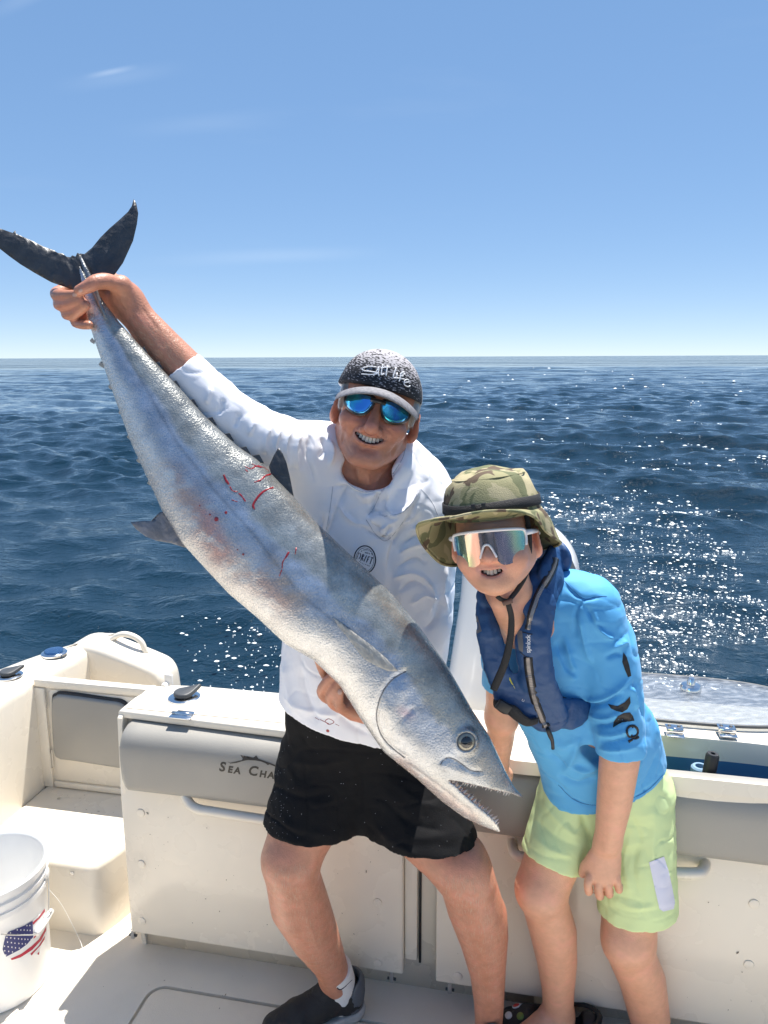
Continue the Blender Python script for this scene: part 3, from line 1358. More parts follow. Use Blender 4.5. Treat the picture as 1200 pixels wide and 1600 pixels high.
def build_deck():
    bm = bmesh.new()
    n = 48
    hole = []
    for k in range(n):
        a = 2 * math.pi * k / n
        c, s = math.cos(a), math.sin(a)
        hole.append((WC[0] + WA * math.copysign(abs(c) ** 0.75, c), WC[1] + WB_ * math.copysign(abs(s) ** 0.75, s)))
    u0, u1, v0, v1 = 0.30, 1.6, -0.048, 0.38

    def outer(p):
        x, y = p[0] - WC[0], p[1] - WC[1]
        t = min(((u1 - WC[0]) / x) if x > 1e-9 else 9e9, ((u0 - WC[0]) / x) if x < -1e-9 else 9e9,
                ((v1 - WC[1]) / y) if y > 1e-9 else 9e9, ((v0 - WC[1]) / y) if y < -1e-9 else 9e9)
        return (WC[0] + x * t, WC[1] + y * t)
    top, bot = 0.780, 0.722
    A = [bm.verts.new((*p, top)) for p in hole]
    A2 = [bm.verts.new((*[WC[i] + (p[i] - WC[i]) * 0.985 for i in (0, 1)], top - 0.006)) for p in hole]
    Bq = [bm.verts.new((*[WC[i] + (p[i] - WC[i]) * 0.985 for i in (0, 1)], bot)) for p in hole]
    O = [bm.verts.new((*outer(p), top)) for p in hole]
    O2 = [bm.verts.new((*outer(p), top - 0.035)) for p in hole]
    for i in range(n):
        j = (i + 1) % n
        bm.faces.new((A[i], A[j], O[j], O[i]))
        bm.faces.new((A2[i], A2[j], A[j], A[i]))
        bm.faces.new((Bq[i], Bq[j], A2[j], A2[i]))
        bm.faces.new((O[i], O[j], O2[j], O2[i]))
    for cu, cv in ((u1, v1), (u0, v1), (u0, v0), (u1, v0)):
        pass
    bpart('livewell_deck', bm, M_GEL, auto=30)
    # basin under it
    bm = bmesh.new()
    rows = []
    for w, s in ((bot + 0.001, 0.985), (bot - 0.01, 0.98), (0.53, 0.95), (0.515, 0.9)):
        rows.append([bm.verts.new((WC[0] + (p[0] - WC[0]) * s, max(0.006, WC[1] + (p[1] - WC[1]) * s) if w < bot else WC[1] + (p[1] - WC[1]) * s, w)) for p in hole])
    for a, b in zip(rows, rows[1:]):
        for i in range(n):
            j = (i + 1) % n
            bm.faces.new((a[i], a[j], b[j], b[i]))
    bm.faces.new(rows[-1])
    bmesh.ops.recalc_face_normals(bm, faces=bm.faces)
    bmesh.ops.reverse_faces(bm, faces=bm.faces)
    well = bm_obj('livewell', bm, M_BLUEWELL, None, True, XB)
    set_parent(well, boat)
    return well


well = build_deck()
bpart('transom_deck', bm_prism([(-0.768, 0.016), (0.2985, -0.036), (0.2985, 0.215), (-0.62, 0.215), (-0.70, 0.205), (-0.755, 0.16), (-0.768, 0.10)], 0.755, 0.7795, 2, 0.007, 3), M_GEL)
bpart('deck_seam', bm_box((-0.76, 0.0305, 0.7790), (0.29, 0.0325, 0.7803)), M_SCUFF)
# livewell contents
q = Bv(1094, 1215, 0.09)
lathe('standpipe', [(0.018, -0.15), (0.018, 0.0), (0.022, 0.0), (0.022, 0.03), (0.018, 0.034), (0.012, 0.034), (0.012, 0.0)], BL(q[0], 0.10, 0.70), B_W, M_LPIPE, well, 18)
lathe('drain_plug', [(0.016, -0.1), (0.016, 0.055), (0.013, 0.061), (0.006, 0.061), (0.005, 0.055), (0, 0.055)], BL(*Bw(1107, 1212, 0.73)), B_W + 0.1 * B_U, M_BLACK, well, 16)
# clear lid folded back on its hinges
M_ACRYL = bpy.data.materials.new('clear_acrylic')
M_ACRYL.use_nodes = True
_n, _l = M_ACRYL.node_tree.nodes, M_ACRYL.node_tree.links
_n.remove(_n['Principled BSDF'])
_tr, _gl, _df = _n.new('ShaderNodeBsdfTransparent'), _n.new('ShaderNodeBsdfGlossy'), _n.new('ShaderNodeBsdfDiffuse')
_tr.inputs['Color'].default_value = (0.93, 0.95, 0.96, 1)
_gl.inputs['Roughness'].default_value = 0.08
_df.inputs['Color'].default_value = (0.75, 0.78, 0.82, 1)
_nz = _n.new('ShaderNodeTexNoise')
_nz.inputs['Scale'].default_value = 22
_nz.inputs['Detail'].default_value = 8
_mr = _n.new('ShaderNodeMapRange')
_mr.inputs['From Min'].default_value = 0.45
_mr.inputs['From Max'].default_value = 0.75
_mr.inputs['To Min'].default_value = 0.08
_mr.inputs['To Max'].default_value = 0.30
_m1, _m2 = _n.new('ShaderNodeMixShader'), _n.new('ShaderNodeMixShader')
_m1.inputs['Fac'].default_value = 0.22
_l.new(_tr.outputs[0], _m1.inputs[1])
_l.new(_gl.outputs[0], _m1.inputs[2])
_l.new(_nz.outputs['Fac'], _mr.inputs['Value'])
_l.new(_mr.outputs['Result'], _m2.inputs['Fac'])
_l.new(_m1.outputs[0], _m2.inputs[1])
_l.new(_df.outputs[0], _m2.inputs[2])
_l.new(_m2.outputs[0], _n['Material Output'].inputs['Surface'])
LC, LA, LB = (0.75, 0.372), 0.365, 0.155
lid_pts = []
for k in range(56):
    a = 2 * math.pi * k / 56
    c, s = math.cos(a), math.sin(a)
    lid_pts.append((LC[0] + LA * math.copysign(abs(c) ** 0.7, c), LC[1] + LB * math.copysign(abs(s) ** 0.7, s)))
bpart('livewell_lid', bm_prism(lid_pts, 0.789, 0.797, 2, 0.002, 1), M_ACRYL)
lid = boat.children[-1]
ring = [BL(LC[0] + (p[0] - LC[0]) * 1.008, LC[1] + (p[1] - LC[1]) * 1.015, 0.793) for p in lid_pts]
v_, f_ = tube_geo(np.array(ring + ring[:1]), 0.0050, 8, False)
link_mesh('gasket', v_, f_, M_DGREY, lid)
for px in (1055, 1137):
    q = Bw(px, 1141, 0.798)
    bpart('hinge', bm_box((q[0] - 0.022, q[1] - 0.020, 0.786), (q[0] + 0.022, q[1] + 0.004, 0.7905), 0.002), M_CHROME, lid)
    bpart('hinge', bm_box((q[0] - 0.022, q[1] + 0.007, 0.7972), (q[0] + 0.022, q[1] + 0.030, 0.8005), 0.0015), M_CHROME, lid)
    tube('hinge_pin', [BL(q[0] - 0.021, q[1] + 0.0055, 0.797), BL(q[0] + 0.021, q[1] + 0.0055, 0.797)], 0.0055, M_CHROME, lid, 10)
    for du in (-0.012, 0.012):
        lathe('hinge_screw', [(0, 0.003), (0.004, 0.002), (0.005, 0)], BL(q[0] + du, q[1] + 0.019, 0.8006), B_W, M_DGREY, lid, 10)
q = Bw(1079, 1076, 0.797)
lathe('lid_knob', [(0.030, 0), (0.030, 0.006), (0.026, 0.012), (0.012, 0.014), (0.010, 0.03), (0.007, 0.034), (0, 0.034)], BL(*q), B_W, M_CHROME, lid, 22)

# --- bench panels
def bench_panel(u0, u1, w0, w1):
    p = bpart('bench_panel', bm_box((u0, -0.002, w0), (u1, 0.030, w1), 0.007, 3), M_GEL)
    return p


pa = bench_panel(-0.772, 0.049, 0.077, 0.560)
bpart('back_flange', bm_box((0.0495, 0.014, 0.115), (0.085, 0.034, 0.60), 0.004), M_GEL, pa)
bpart('panel_gap', bm_box((0.088, 0.026, 0.10), (0.094, 0.0318, 0.60)), M_BLACK, pa)
pb = bench_panel(0.138, 1.35, 0.072, 0.560)


def dimple(px, py, parent):
    q = Bv(px, py, -0.0025)
    lathe('screw_cap', [(0.0125, -0.001), (0.0125, 0.0008), (0.0115, 0.0022), (0.008, 0.003), (0.0, 0.0033)], BL(*q), -B_V, M_GEL, parent, 18)


for x, y in ((220, 1270), (221, 1350), (222, 1439), (590, 1410), (590, 1505)):
    dimple(x, y, pa)
for x, y in ((715, 1525), (1178, 1412), (1170, 1507), (800, 1312), (720, 1330)):
    dimple(x, y, pb)
for x, y, p in ((208, 1459, pa), (612, 1527, pa), (703, 1544, pb)):
    q = Bv(x, y, 0.012)
    bpart('latch_bolt', bm_box((q[0] - 0.006, 0.006, q[2] - 0.014), (q[0] + 0.006, 0.018, 0.079), 0.002), M_CHROME, p)
    tube('latch_spring', [BL(q[0] - 0.012, 0.012, q[2] - 0.004), BL(q[0] + 0.012, 0.012, q[2] - 0.004)], 0.004, M_DGREY, p, 8)


def handle(pts, parent):
    P = [BL(*q) for q in pts]
    tube('grab_handle', P, 0.0135, M_GEL, parent, 14, None, 6)


a, b = Bv(283, 1240, -0.03), Bv(455, 1288, -0.045)
handle([(a[0] - 0.005, 0.01, a[2] + 0.012), (a[0] + 0.004, -0.02, a[2] + 0.002), (a[0] + 0.04, -0.042, a[2] - 0.028), (a[0] + 0.12, -0.05, b[2] + 0.012),
        (-0.2, -0.05, b[2] + 0.006), (-0.09, -0.042, a[2] - 0.028), (-0.06, -0.02, a[2]), (-0.055, 0.01, a[2] + 0.01)], pa)
a = Bv(1050, 1366, -0.05)
b = Bv(1102, 1357, -0.02)
handle([(b[0] + 0.004, 0.01, b[2] + 0.004), (b[0] - 0.004, -0.02, b[2] - 0.002), (b[0] - 0.045, -0.045, a[2] + 0.004), (0.55, -0.05, a[2] - 0.002),
        (0.40, -0.05, a[2] - 0.002), (0.345, -0.042, b[2] - 0.01), (0.33, 0.01, b[2])], pb)


# --- long bolster cushion
def cushion_bar(name, u0, u1, seed):
    prof = [(0.03, 0.566), (-0.024, 0.566), (-0.040, 0.572), (-0.048, 0.60), (-0.052, 0.66), (-0.050, 0.700), (-0.040, 0.728), (-0.020, 0.745), (0.010, 0.7535), (0.030, 0.754)]
    prof = smooth_path(prof, 3)
    us = [u0, u0 + 0.006, u0 + 0.018] + list(np.linspace(u0 + 0.05, u1 - 0.05, 40)) + [u1 - 0.018, u1 - 0.006, u1]
    bm = bmesh.new()
    rows = []
    for u in us:
        e = min(u - u0, u1 - u)
        ins = 0.014 * (1 - min(1, e / 0.018)) ** 2
        row = []
        for v, w in prof:
            bul = 0.004 * math.sin(u * 9 + seed) * (1 if v < 0.0 else 0.3)
            vv = v + ins if v < 0.02 else v
            ww = w + (ins if w < 0.6 else (-ins if w > 0.70 else 0))
            row.append(bm.verts.new((u, vv + 0.6 * bul, ww)))
        rows.append(row)
    for a, b in zip(rows, rows[1:]):
        for i in range(len(a) - 1):
            bm.faces.new((a[i], a[i + 1], b[i + 1], b[i]))
    bm.faces.new(rows[0])
    bm.faces.new(rows[-1][::-1])
    return bpart(name, bm, M_VINYL, auto=60)


cb = cushion_bar('backrest_cushion', -0.742, 1.36, 1.0)
bpart('cushion_gap', bm_box((-0.75, 0.004, 0.5605), (1.36, 0.0315, 0.5655)), M_BLACK)
# hinge on the deck edge above the cushion
q = Bw(283, 1120, 0.78)
hg = bpart('deck_hinge', bm_box((q[0] - 0.032, q[1] - 0.014, 0.7785), (q[0] + 0.032, q[1] + 0.012, 0.7835), 0.002), M_CHROME)
tube('hinge_pin', [BL(q[0] - 0.032, q[1] + 0.012, 0.783), BL(q[0] + 0.032, q[1] + 0.012, 0.783)], 0.0055, M_CHROME, hg, 10)
bpart('hinge_plate', bm_box((q[0] - 0.026, q[1] + 0.015, 0.778), (q[0] + 0.026, q[1] + 0.034, 0.7825), 0.002), M_CHROME, hg)


# --- flush rod holders with rubber caps
def rod_holder(q, yaw):
    flange = lathe('rod_holder', [(0.046, 0), (0.046, 0.003), (0.040, 0.006), (0.030, 0.006), (0.028, 0.003), (0, 0.003)], BL(*q), B_W, M_CHROME, boat, 28)
    pts = []
    for k in range(28):
        a = 2 * math.pi * k / 28
        r = 0.030
        x, y = r * math.cos(a), r * math.sin(a)
        if x > 0:
            x *= 1.7 - 0.5 * abs(y) / r
            y *= 1 - 0.45 * (x / (1.7 * r))
        c, s = math.cos(yaw), math.sin(yaw)
        pts.append((q[0] + x * c - y * s, q[1] + x * s + y * c))
    bm = bm_prism(pts, q[2] + 0.0062, q[2] + 0.022, 2, 0.006, 3)
    for v in bm.verts:      # tab lifts
        t = (v.co.x - q[0]) * math.cos(yaw) + (v.co.y - q[1]) * math.sin(yaw)
        if t > 0.01:
            v.co.z += (t - 0.01) * 0.32
    bpart('rubber_cap', bm, M_DGREY, flange, 50)


rod_holder(Bw(288, 1090, 0.78), 0.7)
rod_holder(Bw(14, 1056, 0.664), 0.7)
q = Bw(85, 1022, 0.665)
cap = lathe('filler_cap', [(0.047, 0), (0.047, 0.006), (0.043, 0.010), (0.036, 0.011)], BL(*q), B_W, M_CHROME, boat, 28)
lathe('cap_disc', [(0.036, 0.0), (0.034, 0.006), (0.018, 0.0075), (0, 0.008)], BL(q[0], q[1], q[2] + 0.0105), B_W, M_BLUECAP, cap, 28)

# lettering and leaping-fish mark pressed into the cushion
cb_bvh = bvh_of(cb)


def place_text(name, txt, size, cpx, dir_px, bvh, m, parent, bold=0.0, shear=0.0, small=False, lift=0.0008, flip=False, spacing=1.0):
    """centre the lettering on the surface point seen at cpx, baseline along dir_px"""
    v, f = text_geo(txt, size, bold, shear, small, spacing)
    c, n = cast(bvh, cpx[0], cpx[1])
    e, _ = cast(bvh, cpx[0] + dir_px[0], cpx[1] + dir_px[1])
    xa = e - c
    n = n / np.linalg.norm(n)
    xa = xa - n * (xa @ n)
    xa /= np.linalg.norm(xa)
    ya = np.cross(n, xa)
    out = []
    for p in v:
        w = c + xa * p[0] + ya * p[1]
        h, nn, _, _ = bvh.ray_cast(Vector(w + n * 0.05), Vector(-n), 0.12)
        if h is None:
            out.append(w + n * lift)
        else:
            out.append(np.array(h) + np.array(nn) * lift * (1 if np.array(nn) @ n > 0 else -1))
    # deal with outward orientation
    return link_mesh(name, out, f, m, parent, False)


M_LETTER = mat('pressed_lettering', (0.035, 0.028, 0.022), 0.5)
for word, cx_, cy_ in (('S', 346.5, 1198.5), ('ea', 364.5, 1203.5), ('C', 394.5, 1205), ('haser', 435, 1213)):
    for i_, ch in enumerate(word):
        big = word in 'SC'
        place_text('letter', ch.upper(), 0.0375 if big else 0.0262, (cx_ + (0 if big else (i_ - (len(word) - 1) / 2) * (11.0 if word == 'ea' else 12.4)), cy_ + (0 if big else (i_ - (len(word) - 1) / 2) * 1.6)), (40, 5.0), cb_bvh, M_LETTER, cb, 0.0011, 0.22, False)


def logo_fish():
    s = 110 / 1200.0
    top = [(270, 318), (325, 345), (420, 325), (530, 300), (540, 270), (500, 215), (590, 285), (650, 282), (720, 258), (770, 222), (810, 280), (880, 305), (950, 330), (1010, 352), (1080, 380), (1150, 420),
           (1080, 405), (1000, 372), (965, 385), (930, 355), (850, 322), (760, 305), (620, 300), (540, 315), (440, 345), (330, 358)]
    patch('leaping_fish_mark', [(330 + x * s, 1160 + y * s) for x, y in top], cb_bvh, M_LETTER, cb, 0.0012, 4)


logo_fish()

# small scuffs and spots of dirt on the mouldings
def scuffs():
    rng = random.Random(3)
    VV, FF = [], []
    for i in range(130):
        m_ = rng.random()
        if m_ < 0.5:
            c = BL(rng.uniform(-0.75, 1.2), -0.0032, rng.uniform(0.1, 0.54))
            ex, ey, n = B_U, B_W, -B_V
        elif m_ < 0.75:
            c = BL(rng.uniform(-1.25, -0.93), rng.uniform(0.09, 0.4), 0.2437)
            ex, ey, n = B_U, B_V, B_W
        else:
            c = BL(rng.uniform(-1.2, 0.6), rng.uniform(-0.3, 0.0), 0.0018)
            ex, ey, n = B_U, B_V, B_W
        s = rng.choice([0.0006, 0.0008, 0.001, 0.0016])
        st = rng.choice([1, 1, 1.5, 3])
        a0 = rng.uniform(0, 3.14)
        b = len(VV)
        for k in range(6):
            a = 2 * math.pi * k / 6
            x, y = s * st * math.cos(a), s * math.sin(a) * rng.uniform(.6, 1.3)
            VV.append(c + ex * (x * math.cos(a0) - y * math.sin(a0)) + ey * (x * math.sin(a0) + y * math.cos(a0)) + n * 0.0004)
        FF.append(tuple(range(b, b + 6)))
    o = link_mesh('scuff_spots', VV, FF, M_SCUFF, boat, False)
    o['kind'] = 'stuff'


scuffs()
# starboard side and bow-ward coaming, out of the picture but part of the light
bm = bm_box((2.0, -3.2, -0.5), (2.3, 0.6, 0.66), 0.03)
bpart('gunwale', bm, M_GEL)

# ================================================================== outboard motor
M_COWL = mat('white_cowling', (0.82, 0.82, 0.82), 0.22, coat=0.5, var=0.02)
motor = thing('outboard_motor', W(790, 1130, 2.55), 'large white outboard motor cowling rising behind the boy', 'outboard motor')


def build_motor():
    s = Sdf()
    c = W(800, 960, 2.62)
    Rm = Matrix.Rotation(-YAW, 3, 'Z') @ Matrix.Rotation(R(7), 3, 'Y') @ Matrix.Rotation(R(-8), 3, 'X')
    s.place(Rm, c)
    s.box((0.0, 0.08, -0.06), (0.185, 0.27, 0.30), 0.10, 0.02)
    s.ell((0.01, 0.05, 0.18), (0.185, 0.26, 0.17), 0.09)
    s.box((-0.01, 0.05, -0.45), (0.15, 0.22, 0.22), 0.06, 0.06)
    V, F = s.mesh(0.009, 20, 2)
    o = link_mesh('cowling', V, F, M_COWL, motor)
    bv = bvh_of(o)
    vent = [(885, 874), (893, 876), (898, 888), (900, 901), (893, 905), (886, 896), (882, 884)]
    patch('air_vent', vent, bv, M_DGREY, motor, 0.003, 3)
    g = strokes('cowl_seam', [([(735, 895), (760, 925), (775, 960)], 0.0014)], bv, M_DGREY, motor, 0.0002)
    # leg below the cowling down into the water
    s2 = Sdf()
    s2.place(Matrix.Rotation(-YAW, 3, 'Z'), (c[0], c[1], 0))
    s2.tube([(0, 0.1, 0.6), (0, 0.1, -0.2), (0, 0.14, -0.8)], [0.09, 0.07, 0.05], 0.02)
    V, F = s2.mesh(0.015, 20, 1)
    link_mesh('leg', V, F, M_COWL, motor)


build_motor()
# ================================================================== the fish
fish = thing('mackerel', W(520, 900, 1.40), 'big silver mackerel with bloody scratches held across the man by tail and belly', 'fish')
FT, FH = W(150, 452, 1.455), W(798, 1272, 1.345)
f_mid = (FT + FH) / 2
e1 = (FH - FT) / np.linalg.norm(FH - FT)
tc_ = _C - f_mid
e3 = tc_ - e1 * (tc_ @ e1)
e3 /= np.linalg.norm(e3)
e2 = np.cross(e3, e1)
if e2[2] < 0:
    e2 = -e2


def fplane(px, py, off=0.0):
    """photo position -> (a, b) on the fish's middle plane"""
    d = ray(px, py)
    t = ((f_mid + e3 * off - _C) @ e3) / (d @ e3)
    q = _C + d * t - FT
    return np.array([q @ e1, q @ e2])


def FW(a, b, c=0.0):
    return FT + e1 * a + e2 * b + e3 * c


dors = [(126, 416), (138, 436), (149, 453), (187, 504), (227, 549), (280, 605), (320, 650), (370, 696), (402, 718), (458, 775), (497, 819), (557, 876), (610, 925), (650, 972),
        (697, 1038), (735, 1105), (764, 1149), (789, 1203), (803, 1229), (821, 1249)]
vent = [(123, 420), (128, 445), (134, 470), (135, 493), (149, 536), (165, 581), (184, 635), (203, 688), (221, 727), (253, 797), (284, 848), (316, 883), (357, 927), (402, 965),
        (446, 1006), (490, 1031), (530, 1070), (564, 1124), (599, 1174), (650, 1215), (688, 1250), (723, 1276), (752, 1290), (778, 1300)]
D2 = np.array([fplane(*p) for p in dors])
V2 = np.array([fplane(*p) for p in vent])
A_END = max(D2[-1, 0], V2[-1, 0]) + 0.001
A_0 = max(D2[0, 0], V2[0, 0]) - 0.004
wedge = [(690, 1206), (716, 1211), (745, 1219), (789, 1233), (822, 1250), (900, 1300), (830, 1400), (779, 1291), (775, 1284), (761, 1268), (729, 1240), (701, 1213)]
WD = np.array([fplane(*p) for p in wedge])
_sa = np.array([A_0, 0.0, 0.08, 0.2, 0.35, 0.55, 0.75, 0.92, 1.02, 1.10, 1.16, 1.21, 1.26]) * 1.0
_L = A_END
_ta = np.array([-0.05, 0.0, 0.05, 0.12, 0.25, 0.42, 0.58, 0.72, 0.80, 0.88, 0.94, 0.98, 1.0]) * _L
_tt = np.array([0.003, 0.010, 0.016, 0.026, 0.045, 0.064, 0.073, 0.072, 0.066, 0.052, 0.036, 0.021, 0.012])


def poly_sd(P, poly):
    n = len(poly)
    d = np.full(len(P), 1e9)
    s = np.ones(len(P))
    j = n - 1
    for i in range(n):
        e = poly[j] - poly[i]
        w = P - poly[i]
        b = w - e * np.clip(w @ e / (e @ e), 0, 1)[:, None]
        d = np.minimum(d, (b ** 2).sum(1))
        c1 = P[:, 1] >= poly[i][1]
        c2 = P[:, 1] < poly[j][1]
        c3 = e[0] * w[:, 1] > e[1] * w[:, 0]
        s = np.where((c1 & c2 & c3) | (~c1 & ~c2 & ~c3), -s, s)
        j = i
    return s * np.sqrt(d)


def fish_aqc(Q):
    q = Q - FT
    a, b, c = q @ e1, q @ e2, q @ e3
    bd = np.interp(a, D2[:, 0], D2[:, 1])
    bv = np.interp(a, V2[:, 0], V2[:, 1])
    m, hh = (bd + bv) / 2, np.maximum((bd - bv) / 2, 1e-3)
    return a, b, c, (b - m) / hh, hh


def fish_f(Q):
    a, b, c, q, hh = fish_aqc(Q)
    ht = np.interp(a, _ta, _tt)
    # a little fuller towards the back than the belly
    ht = ht * (1 + 0.08 * np.clip(q, -1, 1))
    n = 2.25
    g = (np.abs(q) ** n + np.abs(c / ht) ** n) ** (1 / n)
    d = (g - 1) * np.minimum(hh, ht) * 0.8
    d = np.maximum(d, np.maximum(a - A_END, A_0 - a))
    return d


def fish_wedge(Q):
    q = Q - FT
    return poly_sd(np.stack([q @ e1, q @ e2], 1), WD)


def build_fish():
    s = Sdf()
    lo = np.min([FW(a, b, c) for a in (A_0, A_END) for b in (-.13, .13) for c in (-.08, .08)], axis=0) - .02
    hi = np.max([FW(a, b, c) for a in (A_0, A_END) for b in (-.13, .13) for c in (-.08, .08)], axis=0) + .02
    s.func(fish_f, f_mid, 0.75, 0, 'u', lo, hi)
    wl_, wh_ = FW(_L * .9, 0, 0) - .2, FW(_L, 0, 0) + .2
    s.func(fish_wedge, FW(*WD.mean(0)), 0.3, 0.003, 's', wl_, wh_)

    def on_side(px, py):      # point of the near flank
        a, b = fplane(px, py, 0.05)
        for _ in range(3):
            ht = np.interp(a, _ta, _tt)
            bd, bv = np.interp(a, D2[:, 0], D2[:, 1]), np.interp(a, V2[:, 0], V2[:, 1])
            q = np.clip((b - (bd + bv) / 2) / ((bd - bv) / 2), -0.999, 0.999)
            c = ht * (1 + 0.08 * q) * (1 - abs(q) ** 2.25) ** (1 / 2.25)
            a, b = fplane(px, py, c)
        return FW(a, b, c), c
    # gill cover edge, jaw bone, cheek line
    for pts, r, k in (([(633, 1050), (612, 1062), (597, 1082), (588, 1110), (589, 1132), (597, 1152), (612, 1168), (632, 1182)], 0.0028, 0.006),
                      ([(690, 1190), (700, 1184), (716, 1190), (735, 1204), (752, 1206)], 0.0022, 0.004),
                      ([(612, 1138), (622, 1130), (634, 1118), (645, 1108)], 0.002, 0.006),
                      ([(640, 1196), (668, 1216), (700, 1240), (735, 1268)], 0.0016, 0.004)):
        P = [on_side(*p)[0] for p in smooth_path(pts, 3)]
        s.tube(P, r, k, 's')
    # swelling of the cover behind the groove, upper jaw plate, eye socket
    P = [on_side(*p)[0] for p in ((625, 1080), (615, 1110), (625, 1145))]
    s.tube([p - e3 * 0.016 for p in P], 0.0185, 0.008)
    P = [on_side(*p)[0] for p in ((694, 1196), (715, 1203), (742, 1213))]
    s.tube([p - e3 * 0.009 for p in P], [0.011, 0.011, 0.008], 0.005)
    ec = on_side(727.5, 1158)[0]
    s.ell(ec - e3 * 0.004, 0.0235, 0.008)
    s.ell(ec + e3 * 0.012, 0.0185, 0.005, 's')
    V, F = s.mesh(0.0034, 22, 1)
    # scale texture and soft dents
    N = vnormals(V, F)
    a, b, c, q, hh = fish_aqc(V)
    V = V + N * (0.0005 * fbm(V * 40, 2, 3) * (np.abs(q) < 0.95))[:, None]
    o = link_mesh('body', V, F, None, fish)
    # natural colouring: dark back, silver flank, white belly, bruised patches
    px = to_px(V)
    nz = fbm(V * 26, 4, 9)
    n2 = fbm(V * 90, 3, 21)
    back, flank, blue, belly = np.array((0.27, 0.275, 0.26)), np.array((0.45, 0.46, 0.48)), np.array((0.36, 0.41, 0.50)), np.array((0.66, 0.655, 0.65))

    def ss(x, lo, hi):
        t = np.clip((x - lo) / (hi - lo), 0, 1)
        return (t * t * (3 - 2 * t))[:, None]
    qq = q + 0.10 * nz
    col = belly + (flank - belly) * ss(qq, -0.62, -0.28)
    col = col + (blue - col) * (ss(qq, -0.42, -0.1) * (1 - ss(qq, 0.12, 0.36))) * 0.85  # bluish sky reflection put into the flank colour
    col = col + (back * 1.25 - col) * ss(qq, 0.12, 0.34)
    col = col + (back - col) * ss(qq, 0.38, 0.85)
    tail = 1 - ss(a, 0.10, 0.42)
    head = ss(a, 0.93 * _L - 0.17, 0.93 * _L - 0.06)
    col = col + (np.array((0.48, 0.48, 0.47)) * (0.75 + 0.35 * (1 - ss(qq, 0.1, 0.7))) - col) * head * ss(qq, -0.75, -0.35) * 0.8
    col = col + (np.array((0.62, 0.58, 0.50)) - col) * head * (1 - ss(q, -0.62, -0.4)) * 0.4
    # dusky line along the flank
    ll, _ = seg_dist(px, [(150, 470), (185, 530), (230, 610), (275, 690), (330, 760), (400, 840), (470, 930), (560, 1000)])
    front = ss((N * -(V - _C)).sum(1), 0.0, 0.05)
    col *= 1 - 0.28 * np.exp(-(ll / 3.0) ** 2)[:, None] * front
    # rubbed brownish and red skin
    for poly, w, cc, st in (([(268, 745), (300, 790), (320, 830), (345, 870), (400, 900), (440, 940)], 24, (0.40, 0.27, 0.24), 0.75),
                            ([(320, 800), (345, 860)], 16, (0.50, 0.22, 0.20), 0.5),
                            ([(430, 880), (445, 910), (470, 940)], 14, (0.38, 0.30, 0.24), 0.6),
                            ([(460, 830), (520, 900), (560, 950)], 26, (0.40, 0.41, 0.40), 0.5),
                            ([(625, 1190), (680, 1235), (740, 1280)], 11, (0.48, 0.33, 0.28), 0.6),
                            ([(628, 1110), (640, 1118)], 8, (0.45, 0.30, 0.36), 0.5)):
        d, _ = seg_dist(px, poly)
        m = np.exp(-(d / w) ** 2) * np.clip(0.75 + 0.9 * nz + 0.5 * n2, 0, 1)
        col = col + (np.array(cc) - col) * (m * st)[:, None] * front
    mot = fbm(V * 200, 2, 41)
    mid_ = fbm(V * np.array((34, 34, 34)), 3, 52)
    col *= (1 + 0.24 * mid_ * np.clip(q + 0.8, 0.2, 1))[:, None]
    col *= (1 + 0.07 * n2 + 0.11 * mot * np.clip(q + 0.35, 0, 1))[:, None]
    # mouth lining
    wd = fish_wedge(V)
    inm = (wd < 0.004) & (np.abs((N @ e3)) < 0.6) & (a > 0.84 * _L)
    col[inm] = np.array((0.30, 0.20, 0.19)) * (1 + 0.2 * n2[inm])[:, None]
    set_color(o, np.clip(col, 0.01, 0.95))
    m = mat('fish_skin', (0.5, 0.5, 0.5), 0.24, 0.50, attr='Col', rvar=0.10, vscale=45, coat=0.45, bump=0.36, bscale=300, bdet=3)
    nt = m.node_tree
    nz_ = nt.nodes.new('ShaderNodeTexNoise')
    nz_.inputs['Scale'].default_value = 380
    nz_.inputs['Detail'].default_value = 3
    bp_ = nt.nodes.new('ShaderNodeBump')
    bp_.inputs['Strength'].default_value = 0.42
    bp_.inputs['Distance'].default_value = 0.006
    nt.links.new(nt.nodes['Texture Coordinate'].outputs['Object'], nz_.inputs['Vector'])
    nt.links.new(nz_.outputs['Fac'], bp_.inputs['Height'])
    nt.links.new(bp_.outputs['Normal'], nt.nodes['Principled BSDF'].inputs['Coat Normal'])
    o.data.materials.append(m)
    return o, on_side, ec


fbody, on_side, eye_c = build_fish()
f_bvh = bvh_of(fbody)
M_FIN = mat('fin_dark', (0.045, 0.046, 0.05), 0.42, var=0.35, vscale=40, bump=0.5, bscale=90, coat=0.2)
M_FINL = mat('fin_grey', (0.20, 0.20, 0.22), 0.4, var=0.35, vscale=40, bump=0.4, bscale=120)
M_FINP = mat('fin_pale', (0.42, 0.40, 0.36), 0.4, var=0.25, vscale=50, bump=0.4, bscale=120)
M_EYEW = mat('fish_iris', (0.30, 0.28, 0.22), 0.2, 0.5, coat=0.6)
M_EYEB = mat('fish_pupil', (0.006, 0.007, 0.010), 0.04, coat=1.0)
M_EYER = mat('fish_eye_rim', (0.07, 0.075, 0.085), 0.3, 0.2, coat=0.5)
M_TEETH = mat('fish_teeth', (0.72, 0.62, 0.56), 0.3, sss=0.2)
M_BLOOD = mat('blood', (0.27, 0.010, 0.014), 0.16, var=0.3, vscale=90, coat=0.6)


